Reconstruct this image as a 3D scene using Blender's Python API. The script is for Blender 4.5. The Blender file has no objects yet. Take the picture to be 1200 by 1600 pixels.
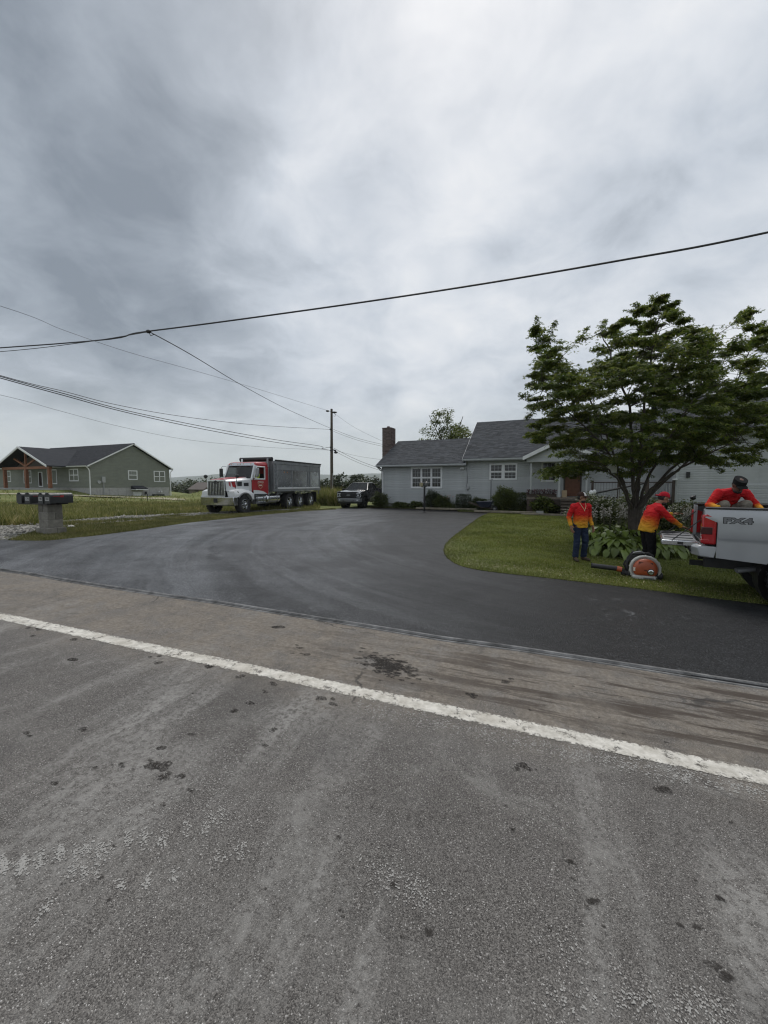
import bpy, bmesh, math, random
import numpy as np
from mathutils import Vector, Matrix
from mathutils.geometry import delaunay_2d_cdt

# ------------------------------------------------------------------ scene, camera, light
D = bpy.data
SC = bpy.context.scene
COL = SC.collection
R = math.radians
rnd = random.Random(11)
nr = np.random.default_rng(11)

F_PX, EYE, HOR = 620.0, 1.75, 757.0          # focal length in photo pixels, eye height, horizon row
PITCH = math.atan((800 - HOR) / F_PX)
cam_d = D.cameras.new('camera')
cam_d.sensor_fit = 'VERTICAL'
cam_d.sensor_height = 36.0
cam_d.lens = 36.0 * F_PX / 1600.0
cam_d.clip_start, cam_d.clip_end = 0.05, 30000
cam = D.objects.new('camera', cam_d)
COL.objects.link(cam)
cam.location = (0, 0, EYE)
cam.rotation_euler = (math.pi / 2 - PITCH, 0, 0)
SC.camera = cam

SUN_EL, SUN_AZ = R(58), R(8)                 # azimuth measured from +Y towards +X
SC.view_settings.view_transform = 'Standard'
SC.view_settings.look = 'None'
SC.view_settings.exposure = 0.28
SC.view_settings.gamma = 1.0
SC.view_settings.use_curve_mapping = False
SC.cycles.volume_bounces = 1
SC.cycles.max_bounces = 8
SC.cycles.transparent_max_bounces = 16
SC.cycles.use_denoising = True
SC.cycles.denoiser = 'OPENIMAGEDENOISE'
SC.cycles.denoising_input_passes = 'RGB_ALBEDO_NORMAL'
SC.cycles.denoising_prefilter = 'ACCURATE'
SC.cycles.filter_width = 1.2

def pxdir(u, v):
    x, y = (u - 600) / F_PX, (800 - v) / F_PX
    d = Vector((x, math.cos(PITCH) + math.sin(PITCH) * y, -math.sin(PITCH) + math.cos(PITCH) * y))
    return d.normalized()

world = D.worlds.new('World')
SC.world = world
world.use_nodes = True
def build_world():
    nt = world.node_tree
    N, L = nt.nodes, nt.links
    N.clear()
    out = N.new('ShaderNodeOutputWorld')
    bg = N.new('ShaderNodeBackground')
    bg.inputs['Strength'].default_value = 0.1
    L.new(bg.outputs[0], out.inputs[0])
    tc = N.new('ShaderNodeTexCoord')
    nrm = N.new('ShaderNodeVectorMath'); nrm.operation = 'NORMALIZE'
    L.new(tc.outputs['Generated'], nrm.inputs[0])
    sep = N.new('ShaderNodeSeparateXYZ'); L.new(nrm.outputs[0], sep.inputs[0])
    def math_(op, a, b=None, clamp=False):
        n = N.new('ShaderNodeMath'); n.operation = op; n.use_clamp = clamp
        for i, q in enumerate((a, b)):
            if q is None: continue
            if isinstance(q, (int, float)): n.inputs[i].default_value = q
            else: L.new(q, n.inputs[i])
        return n.outputs[0]
    zz = math_('MAXIMUM', sep.outputs[2], 0.0)
    den = math_('ADD', zz, 0.55)                      # lumps flatten towards the horizon but keep their shape overhead
    cx = math_('DIVIDE', sep.outputs[0], den)
    cy = math_('DIVIDE', sep.outputs[1], den)
    cz = math_('MULTIPLY', math_('DIVIDE', zz, den), 1.7)
    comb = N.new('ShaderNodeCombineXYZ')
    L.new(cx, comb.inputs[0]); L.new(cy, comb.inputs[1]); L.new(cz, comb.inputs[2])
    def noise(scale, detail, rough, dist, loc):
        mp = N.new('ShaderNodeMapping'); mp.inputs['Location'].default_value = loc
        L.new(comb.outputs[0], mp.inputs[0])
        n = N.new('ShaderNodeTexNoise')
        n.inputs['Scale'].default_value = scale; n.inputs['Detail'].default_value = detail
        n.inputs['Roughness'].default_value = rough; n.inputs['Distortion'].default_value = dist
        L.new(mp.outputs[0], n.inputs['Vector'])
        return n.outputs['Fac']
    n1 = noise(1.9, 8, 0.50, 0.3, (2.3, 0.4, 3.7))
    n2 = noise(0.9, 4, 0.5, 0.2, (7.1, 3.3, 1.2))
    n3 = noise(5.8, 9, 0.58, 0.4, (1.1, 9.3, 2.4))
    val = math_('ADD', math_('MULTIPLY', n1, 1.05), math_('MULTIPLY', n2, 0.40))
    val = math_('ADD', val, math_('MULTIPLY', n3, 0.85))
    val = math_('SUBTRACT', val, 0.545)
    # the large cloud masses of that day
    wn = N.new('ShaderNodeVectorMath'); wn.operation = 'SCALE'
    wnt = N.new('ShaderNodeTexNoise'); wnt.inputs['Scale'].default_value = 2.6; wnt.inputs['Detail'].default_value = 6
    L.new(nrm.outputs[0], wnt.inputs['Vector'])
    sub = N.new('ShaderNodeVectorMath'); sub.operation = 'SUBTRACT'; sub.inputs[1].default_value = (.5, .5, .5)
    L.new(wnt.outputs['Color'], sub.inputs[0])
    L.new(sub.outputs[0], wn.inputs[0]); wn.inputs['Scale'].default_value = 0.42
    wd = N.new('ShaderNodeVectorMath'); wd.operation = 'ADD'
    L.new(nrm.outputs[0], wd.inputs[0]); L.new(wn.outputs[0], wd.inputs[1])
    for (u, v, r, amp) in SKY_MASSES:
        dn = N.new('ShaderNodeVectorMath'); dn.operation = 'DISTANCE'
        L.new(wd.outputs[0], dn.inputs[0]); dn.inputs[1].default_value = pxdir(u, v)
        mr = N.new('ShaderNodeMapRange'); mr.interpolation_type = 'SMOOTHSTEP'
        mr.inputs['From Min'].default_value = r; mr.inputs['From Max'].default_value = 0.0
        mr.inputs['To Min'].default_value = 0; mr.inputs['To Max'].default_value = amp
        L.new(dn.outputs['Value'], mr.inputs['Value'])
        val = math_('ADD', val, mr.outputs[0])
    ramp = N.new('ShaderNodeValToRGB')
    cr = ramp.color_ramp
    stops = [(0.0, (.195, .228, .270)), (0.17, (.265, .302, .350)), (0.36, (.345, .385, .437)), (0.56, (.47, .514, .572)), (0.78, (.60, .632, .675)), (1.0, (.72, .732, .748))]
    cr.elements[0].position, cr.elements[0].color = stops[0][0], (*stops[0][1], 1)
    cr.elements[1].position, cr.elements[1].color = stops[-1][0], (*stops[-1][1], 1)
    for p, c in stops[1:-1]:
        e = cr.elements.new(p); e.color = (*c, 1)
    L.new(val, ramp.inputs[0])
    # paler, flatter air near the horizon
    hz = N.new('ShaderNodeMapRange'); hz.interpolation_type = 'SMOOTHSTEP'
    hz.inputs['From Min'].default_value = 0.24; hz.inputs['From Max'].default_value = 0.0
    hz.inputs['To Min'].default_value = 0.0; hz.inputs['To Max'].default_value = 0.85
    L.new(sep.outputs[2], hz.inputs['Value'])
    mx = N.new('ShaderNodeMix'); mx.data_type = 'RGBA'
    L.new(hz.outputs[0], mx.inputs['Factor']); L.new(ramp.outputs[0], mx.inputs['A'])
    mx.inputs['B'].default_value = (.47, .512, .525, 1)
    sc10 = N.new('ShaderNodeVectorMath'); sc10.operation = 'SCALE'; sc10.inputs['Scale'].default_value = 10.0
    L.new(mx.outputs['Result'], sc10.inputs[0])
    sky = N.new('ShaderNodeTexSky'); sky.sky_type = 'NISHITA'; sky.sun_disc = False
    sky.sun_elevation = SUN_EL; sky.sun_rotation = SUN_AZ
    sky.air_density = 1.0; sky.dust_density = 4.0
    mx2 = N.new('ShaderNodeMix'); mx2.data_type = 'RGBA'; mx2.inputs['Factor'].default_value = 0.06
    L.new(sc10.outputs[0], mx2.inputs['A']); L.new(sky.outputs[0], mx2.inputs['B'])
    L.new(mx2.outputs['Result'], bg.inputs['Color'])
SKY_MASSES = [(110, 330, .62, -.25), (300, 430, .34, -.13), (40, 120, .40, -.12), (200, 470, .22, -.06),
              (480, 250, .26, .20), (500, 370, .20, .12), (700, 345, .17, .16), (560, 60, .30, .03),
              (720, 110, .28, -.10), (830, 300, .30, -.06), (575, 590, .10, -.16), (1150, 300, .3, -.06),
              (1000, 130, .3, .06), (215, 60, .16, .16), (290, 570, .12, -.12)]
build_world()

sun_d = D.lights.new('sun', 'SUN')
sun_d.energy = 1.5
sun_d.angle = R(28)
sun_d.color = (1.0, .97, .93)
sun = D.objects.new('sun', sun_d)
COL.objects.link(sun)
sdir = Vector((math.sin(SUN_AZ) * math.cos(SUN_EL), math.cos(SUN_AZ) * math.cos(SUN_EL), math.sin(SUN_EL)))
sun.rotation_euler = sdir.to_track_quat('Z', 'Y').to_euler()
sun.location = (0, 0, 60)

# ------------------------------------------------------------------ terrain and pixel helpers
def sst(a, b, x):
    t = np.clip((np.asarray(x, float) - a) / (b - a), 0, 1)
    return t * t * (3 - 2 * t)

def terr(x, y):
    x = np.asarray(x, float); y = np.asarray(y, float)
    z = -0.03 * np.clip(x, -14, 14) * (1 - .75 * sst(11, 24, y))
    z = z + 1.0 * sst(33, 42, -x) * sst(30, 46, y)
    z = z + .9 * np.exp(-((x + 25.5) ** 2 / 9 + (y - 60) ** 2 / 30))
    z = z - 9 * sst(62, 150, y) - 1.5 * sst(40, 60, y) * sst(-26, -20, x)
    return z

def tz(x, y): return float(terr(x, y))

def G(u, v, off=0.0):
    d = pxdir(u, v)
    t, last = 1.0, 0.5
    while t < 3000:
        p = d * t
        if EYE + p.z < tz(p.x, p.y) + off: break
        last = t; t *= 1.03
    lo, hi = last, t
    for _ in range(40):
        m = (lo + hi) / 2; p = d * m
        if EYE + p.z < tz(p.x, p.y) + off: hi = m
        else: lo = m
    p = d * hi
    return Vector((p.x, p.y, EYE + p.z))

def P(u, v, Y):
    d = pxdir(u, v); t = Y / d.y
    return Vector((d.x * t, Y, EYE + d.z * t))

_a, _b = G(0, 963), G(1200, 1217)
ALPHA = math.atan2(-(_b.y - _a.y), _b.x - _a.x)      # the road runs right and towards the camera
H = Vector((math.cos(ALPHA), -math.sin(ALPHA), 0))
DD = Vector((math.sin(ALPHA), math.cos(ALPHA), 0))

# ------------------------------------------------------------------ objects and naming
def thing(name, label, cat, loc=(0, 0, 0), rotz=0.0, group=None):
    o = D.objects.new(name, None); COL.objects.link(o)
    o.empty_display_size = .2
    o.location = loc; o.rotation_euler = (0, 0, rotz)
    o['label'] = label; o['category'] = cat
    if group: o['group'] = group
    return o

def tag(o, label, cat, group=None):
    o['label'] = label; o['category'] = cat
    if group: o['group'] = group
    return o

def link(name, me, m=None, parent=None, kind=None):
    o = D.objects.new(name, me); COL.objects.link(o)
    if m is not None:
        me.materials.clear(); me.materials.append(m)
    if parent is not None: o.parent = parent
    if kind: o['kind'] = kind
    return o

def copy_tree(o, parent=None):
    c = o.copy(); COL.objects.link(c); c.parent = parent
    for ch in list(o.children): copy_tree(ch, c)
    return c

class MB:
    def __init__(s): s.v, s.f = [], []
    def add(s, vs, fs):
        o = len(s.v)
        s.v += [tuple(q) for q in vs]
        s.f += [tuple(i + o for i in f) for f in fs]
        return s
    def box(s, c, sz, M=None):
        c = Vector(c); hx, hy, hz = sz[0] / 2, sz[1] / 2, sz[2] / 2
        pts = [Vector((x, y, z)) for x in (-hx, hx) for y in (-hy, hy) for z in (-hz, hz)]
        if M is not None: pts = [M @ p for p in pts]
        return s.add([c + p for p in pts], [(0, 1, 3, 2), (4, 6, 7, 5), (0, 4, 5, 1), (2, 3, 7, 6), (0, 2, 6, 4), (1, 5, 7, 3)])
    def bx(s, x0, x1, y0, y1, z0, z1):
        return s.box(((x0 + x1) / 2, (y0 + y1) / 2, (z0 + z1) / 2), (abs(x1 - x0), abs(y1 - y0), abs(z1 - z0)))
    def loft(s, rings, caps=True, closed=True):
        n = len(rings[0]); vs = [p for r in rings for p in r]; fs = []
        for k in range(len(rings) - 1):
            for i in range(n if closed else n - 1):
                j = (i + 1) % n
                fs.append((k * n + i, k * n + j, (k + 1) * n + j, (k + 1) * n + i))
        if caps:
            fs.append(tuple(range(n - 1, -1, -1)))
            fs.append(tuple((len(rings) - 1) * n + i for i in range(n)))
        return s.add(vs, fs)
    def tube(s, pts, r, n=6, caps=True):
        pts = [Vector(p) for p in pts]
        rs = r if isinstance(r, (list, tuple)) else [r] * len(pts)
        rings = []; up = None
        for i, p in enumerate(pts):
            t = (pts[min(i + 1, len(pts) - 1)] - pts[max(i - 1, 0)])
            t = t.normalized() if t.length > 1e-9 else Vector((0, 0, 1))
            if up is None: up = t.orthogonal().normalized()
            up = (up - t * up.dot(t))
            up = up.normalized() if up.length > 1e-6 else t.orthogonal().normalized()
            w = t.cross(up)
            rings.append([p + (up * math.cos(2 * math.pi * k / n) + w * math.sin(2 * math.pi * k / n)) * rs[i] for k in range(n)])
        return s.loft(rings, caps)
    def cyl(s, p0, p1, r0, r1=None, n=14):
        return s.tube([p0, p1], [r0, r0 if r1 is None else r1], n)
    def prism(s, poly, axis, a, b):
        def mk(q, t): return {'x': (t, q[0], q[1]), 'y': (q[0], t, q[1]), 'z': (q[0], q[1], t)}[axis]
        return s.loft([[mk(q, a) for q in poly], [mk(q, b) for q in poly]])
    def lathe(s, prof, o=(0, 0, 0), ax=(0, 0, 1), n=20, caps=False):
        o = Vector(o); ax = Vector(ax).normalized(); u = ax.orthogonal().normalized(); w = ax.cross(u)
        rings = [[o + ax * h + (u * math.cos(2 * math.pi * k / n) + w * math.sin(2 * math.pi * k / n)) * r for k in range(n)] for r, h in prof]
        return s.loft(rings, caps)
    def ball(s, c, r, nu=12, nv=8, M=None):
        c = Vector(c); r = (r, r, r) if isinstance(r, (int, float)) else r
        rings = []
        for j in range(nv + 1):
            th = math.pi * max(.02, min(.98, j / nv)) if j in (0, nv) else math.pi * j / nv
            if j == 0: th = .03
            if j == nv: th = math.pi - .03
            ring = []
            for i in range(nu):
                ph = 2 * math.pi * i / nu
                q = Vector((r[0] * math.sin(th) * math.cos(ph), r[1] * math.sin(th) * math.sin(ph), r[2] * math.cos(th)))
                if M is not None: q = M @ q
                ring.append(c + q)
            rings.append(ring)
        return s.loft(rings)
    def capsule(s, a, b, ra, rb, n=12):
        a, b = Vector(a), Vector(b)
        s.tube([a, b], [ra, rb], n); s.ball(a, ra, n, 8); s.ball(b, rb, n, 8)
        return s
    def quad(s, a, b, c, d): return s.add([a, b, c, d], [(0, 1, 2, 3)])
    def mesh(s, name, smooth=False, ang=38, recalc=True):
        me = D.meshes.new(name)
        me.from_pydata(s.v, [], s.f)
        if recalc:
            bm = bmesh.new(); bm.from_mesh(me)
            bmesh.ops.recalc_face_normals(bm, faces=bm.faces)
            bm.to_mesh(me); bm.free()
        if smooth:
            me.polygons.foreach_set('use_smooth', [True] * len(me.polygons))
            me.set_sharp_from_angle(angle=R(ang))
        me.update()
        return me
    def build(s, name, m, parent=None, smooth=False, bevel=0.0, kind=None, ang=38, seg=2):
        o = link(name, s.mesh(name, smooth or bevel > 0, ang), m, parent, kind)
        if bevel > 0:
            b = o.modifiers.new('bevel', 'BEVEL'); b.width = bevel; b.segments = seg
            b.limit_method = 'ANGLE'; b.angle_limit = R(30); b.harden_normals = False
        return o

def np_mesh(name, V, Fi, m=None, parent=None, kind=None, smooth=False):
    me = D.meshes.new(name)
    V = np.ascontiguousarray(V, dtype=np.float32); Fi = np.ascontiguousarray(Fi, dtype=np.int32)
    k = Fi.shape[1]
    me.vertices.add(len(V)); me.vertices.foreach_set('co', V.ravel())
    me.loops.add(Fi.size); me.loops.foreach_set('vertex_index', Fi.ravel())
    me.polygons.add(len(Fi)); me.polygons.foreach_set('loop_start', np.arange(0, Fi.size, k, dtype=np.int32))
    if smooth: me.polygons.foreach_set('use_smooth', np.ones(len(Fi), dtype=bool))
    me.update(calc_edges=True); me.validate()
    return link(name, me, m, parent, kind)

def scatter(tv, tf, pos, rot, scale):
    """copies of a small template: tv (m,3), tf (k,3), pos (N,3), rot (N,3,3), scale (N,) or (N,3)"""
    N = len(pos); m = len(tv)
    sc_ = scale[:, None, None] if scale.ndim == 1 else scale[:, None, :]
    V = np.einsum('nij,nmj->nmi', rot, tv[None] * sc_) + pos[:, None]
    Fi = tf[None] + (np.arange(N) * m)[:, None, None]
    return V.reshape(-1, 3), Fi.reshape(-1, tf.shape[1])

def rots(yaw, pitch, roll):
    cy, sy, cp, sp, cr, sr = np.cos(yaw), np.sin(yaw), np.cos(pitch), np.sin(pitch), np.cos(roll), np.sin(roll)
    z = np.zeros_like(cy); o = np.ones_like(cy)
    Z = np.stack([np.stack([cy, -sy, z], -1), np.stack([sy, cy, z], -1), np.stack([z, z, o], -1)], 1)
    Y = np.stack([np.stack([cp, z, sp], -1), np.stack([z, o, z], -1), np.stack([-sp, z, cp], -1)], 1)
    X = np.stack([np.stack([o, z, z], -1), np.stack([z, cr, -sr], -1), np.stack([z, sr, cr], -1)], 1)
    return Z @ Y @ X

LEAF_V = np.array([(0, 0, 0), (.45, .28, .05), (1, 0, -.08), (.45, -.28, .05)]); LEAF_F = np.array([(0, 1, 2), (0, 2, 3)])
def _palm():
    V = [(0, 0, 0)]; Fc = []
    for a, l in ((0, 1.0), (R(58), .82), (R(-58), .82)):
        c, s = math.cos(a), math.sin(a); i = len(V)
        for x, y, z in ((.48 * l, .19, .03), (l, 0, -.12 * l), (.48 * l, -.19, .03)):
            V.append((x * c - y * s, x * s + y * c, z))
        Fc += [(0, i + 2, i + 1), (0, i + 1, i)]
    return np.array(V), np.array(Fc)
PALM_V, PALM_F = _palm()
BLADE_V = np.array([(-.5, 0, 0), (.5, 0, 0), (0.0, .22, 1.0)]); BLADE_F = np.array([(0, 1, 2)])
TALL_V = np.array([(-.5, 0, 0), (.5, 0, 0), (-.34, .10, .55), (.34, .10, .55), (0, .36, 1.0)]); TALL_F = np.array([(0, 1, 3), (0, 3, 2), (2, 3, 4)])

def in_poly(px, py, poly):
    inside = np.zeros(len(px), bool); n = len(poly); j = n - 1
    for i in range(n):
        xi, yi = poly[i][0], poly[i][1]; xj, yj = poly[j][0], poly[j][1]
        c = ((yi > py) != (yj > py)) & (px < (xj - xi) * (py - yi) / (yj - yi + 1e-12) + xi)
        inside ^= c; j = i
    return inside

def region(name, outline, step, off, m, kind='structure', skirt=0.08, parent=None, crown=None):
    """a sheet filling a ground outline, draped over the terrain"""
    pts = [Vector((p[0], p[1])) for p in outline]
    n = len(pts)
    xs = [p.x for p in pts]; ys = [p.y for p in pts]
    gx, gy = np.meshgrid(np.arange(min(xs), max(xs), step), np.arange(min(ys), max(ys), step))
    gx, gy = gx.ravel() + .013, gy.ravel() + .017
    ins = in_poly(gx, gy, [(p.x, p.y) for p in pts])
    vs = pts + [Vector((a, b)) for a, b in zip(gx[ins], gy[ins])]
    r = delaunay_2d_cdt(vs, [(i, (i + 1) % n) for i in range(n)], [], 1, 1e-5)
    V = [(p.x, p.y, tz(p.x, p.y) + off) for p in r[0]]
    Fc = [tuple(f) for f in r[2]]
    if skirt:
        b = len(V); V += [(p.x, p.y, tz(p.x, p.y) + off - skirt) for p in pts]
        o0 = len(V); V += [(p.x, p.y, tz(p.x, p.y) + off) for p in pts]
        Fc += [(o0 + i, o0 + (i + 1) % n, b + (i + 1) % n, b + i) for i in range(n)]
    me = D.meshes.new(name); me.from_pydata(V, [], Fc)
    bm = bmesh.new(); bm.from_mesh(me)
    bmesh.ops.remove_doubles(bm, verts=bm.verts, dist=1e-5)
    for f in bm.faces:
        f.normal_update()
        if f.normal.z < -.2: f.normal_flip()
    bm.to_mesh(me); bm.free()
    return link(name, me, m, parent, kind)

def smooth_path(pts, sub=8):
    pts = [Vector(p) for p in pts]; out = []
    for i in range(len(pts) - 1):
        p0, p1, p2, p3 = pts[max(i - 1, 0)], pts[i], pts[i + 1], pts[min(i + 2, len(pts) - 1)]
        for k in range(sub):
            t = k / sub
            out.append(.5 * ((2 * p1) + (p2 - p0) * t + (2 * p0 - 5 * p1 + 4 * p2 - p3) * t * t + (3 * p1 - p0 - 3 * p2 + p3) * t ** 3))
    out.append(pts[-1])
    return out

# ------------------------------------------------------------------ materials
class NT:
    """small helper for writing node materials"""
    def __init__(s, name):
        s.m = D.materials.new(name); s.m.use_nodes = True
        s.nt = s.m.node_tree; s.N, s.L = s.nt.nodes, s.nt.links
        s.N.clear()
        s.out = s.N.new('ShaderNodeOutputMaterial')
        s.b = s.N.new('ShaderNodeBsdfPrincipled')
        s.L.new(s.b.outputs[0], s.out.inputs[0])
        s.tc = s.N.new('ShaderNodeTexCoord')
        s.obj = s.tc.outputs['Object']
    def put(s, sock, q):
        if q is None: return
        if isinstance(q, bpy.types.NodeSocket): s.L.new(q, sock)
        elif isinstance(q, (tuple, list)) and len(q) == 3 and sock.type == 'RGBA': sock.default_value = (*q, 1)
        else: sock.default_value = q
    def set(s, **kw):
        for k, q in kw.items():
            s.put(s.b.inputs[{'col': 'Base Color', 'rough': 'Roughness', 'metal': 'Metallic', 'spec': 'Specular IOR Level', 'normal': 'Normal', 'coat': 'Coat Weight', 'alpha': 'Alpha'}[k]], q)
    def math(s, op, a, b=None, c=None, clamp=False):
        n = s.N.new('ShaderNodeMath'); n.operation = op; n.use_clamp = clamp
        for i, q in enumerate((a, b, c)): s.put(n.inputs[i], q)
        return n.outputs[0]
    def map(s, loc=(0, 0, 0), sc=(1, 1, 1), rot=(0, 0, 0), src=None):
        n = s.N.new('ShaderNodeMapping')
        n.inputs['Location'].default_value = loc; n.inputs['Scale'].default_value = sc; n.inputs['Rotation'].default_value = rot
        s.L.new(src or s.obj, n.inputs[0]); return n.outputs[0]
    def noise(s, scale, detail=4, rough=.5, dist=0, src=None, col=False):
        n = s.N.new('ShaderNodeTexNoise'); s.put(n.inputs['Scale'], scale)
        n.inputs['Detail'].default_value = detail; n.inputs['Roughness'].default_value = rough; n.inputs['Distortion'].default_value = dist
        s.L.new(src or s.obj, n.inputs['Vector']); return n.outputs['Color' if col else 'Fac']
    def vor(s, scale, feature='F1', src=None, out='Distance', rand=1.0):
        n = s.N.new('ShaderNodeTexVoronoi'); n.feature = feature; s.put(n.inputs['Scale'], scale); n.inputs['Randomness'].default_value = rand
        s.L.new(src or s.obj, n.inputs['Vector']); return n.outputs[out]
    def ramp(s, fac, stops, interp='LINEAR'):
        n = s.N.new('ShaderNodeValToRGB'); cr = n.color_ramp; cr.interpolation = interp
        st = [(p, c if isinstance(c, (tuple, list)) else (c, c, c)) for p, c in stops]
        cr.elements[0].position, cr.elements[0].color = st[0][0], (*st[0][1], 1)
        cr.elements[1].position, cr.elements[1].color = st[-1][0], (*st[-1][1], 1)
        for p, c in st[1:-1]:
            e = cr.elements.new(p); e.color = (*c, 1)
        s.L.new(fac, n.inputs[0]); return n.outputs[0]
    def mr(s, v, a, b, c=0.0, d=1.0, smooth=True):
        n = s.N.new('ShaderNodeMapRange'); n.interpolation_type = 'SMOOTHSTEP' if smooth else 'LINEAR'
        for k, q in zip(('Value', 'From Min', 'From Max', 'To Min', 'To Max'), (v, a, b, c, d)): s.put(n.inputs[k], q)
        return n.outputs[0]
    def mix(s, f, a, b, mode='MIX'):
        n = s.N.new('ShaderNodeMix'); n.data_type = 'RGBA'; n.blend_type = mode
        s.put(n.inputs['Factor'], f); s.put(n.inputs['A'], a); s.put(n.inputs['B'], b); return n.outputs['Result']
    def sep(s, src=None):
        n = s.N.new('ShaderNodeSeparateXYZ'); s.L.new(src or s.obj, n.inputs[0]); return n.outputs
    def bump(s, h, strength=.3, dist=.01, normal=None):
        n = s.N.new('ShaderNodeBump'); n.inputs['Strength'].default_value = strength; n.inputs['Distance'].default_value = dist
        s.L.new(h, n.inputs['Height'])
        if normal is not None: s.L.new(normal, n.inputs['Normal'])
        return n.outputs[0]
    def island(s):
        n = s.N.new('ShaderNodeNewGeometry'); return n.outputs['Random Per Island']
    def objrand(s):
        n = s.N.new('ShaderNodeObjectInfo'); return n.outputs['Random']

def mat(name, col, rough=.6, metal=0.0, var=.12, scale=6.0, bump=0.0, bscale=80.0, spec=.5, island=0.0, orand=0.0, coat=0.0):
    t = NT(name)
    f = t.noise(scale, 5, .55)
    lo, hi = tuple(c * (1 - var) for c in col), tuple(min(1, c * (1 + var)) for c in col)
    c = t.ramp(f, [(.3, lo), (.7, hi)])
    for amt, src in ((island, t.island), (orand, t.objrand)):
        if amt: c = t.mix(1.0, c, t.ramp(src(), [(0, 1 - amt), (1, 1 + amt)]), 'MULTIPLY')
    r = t.mr(t.noise(scale * 2.3, 3), .3, .7, max(.02, rough - .06), min(1, rough + .06))
    t.set(col=c, rough=r, metal=metal, spec=spec, coat=coat)
    if bump: t.set(normal=t.bump(t.noise(bscale, 3), bump, .01))
    return t.m

def leaf_mat(name, stops, transl=.3, rough=.5, spec=.4, orand=0.0):
    t = NT(name)
    c = t.ramp(t.island(), stops)
    c = t.mix(1.0, c, t.ramp(t.noise(1.3, 3), [(.3, .74), (.7, 1.24)]), 'MULTIPLY')
    c = t.mix(1.0, c, t.ramp(t.noise(.33, 4, .6), [(.32, (.78, .84, .80)), (.68, (1.24, 1.14, 1.02))]), 'MULTIPLY')
    if orand: c = t.mix(1.0, c, t.ramp(t.objrand(), [(0, 1 - orand), (1, 1 + orand)]), 'MULTIPLY')
    t.set(col=c, rough=rough, spec=spec)
    tr = t.N.new('ShaderNodeBsdfTranslucent'); t.L.new(c, tr.inputs[0])
    ms = t.N.new('ShaderNodeMixShader'); ms.inputs[0].default_value = transl
    t.L.new(t.b.outputs[0], ms.inputs[1]); t.L.new(tr.outputs[0], ms.inputs[2]); t.L.new(ms.outputs[0], t.out.inputs[0])
    return t.m

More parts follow.
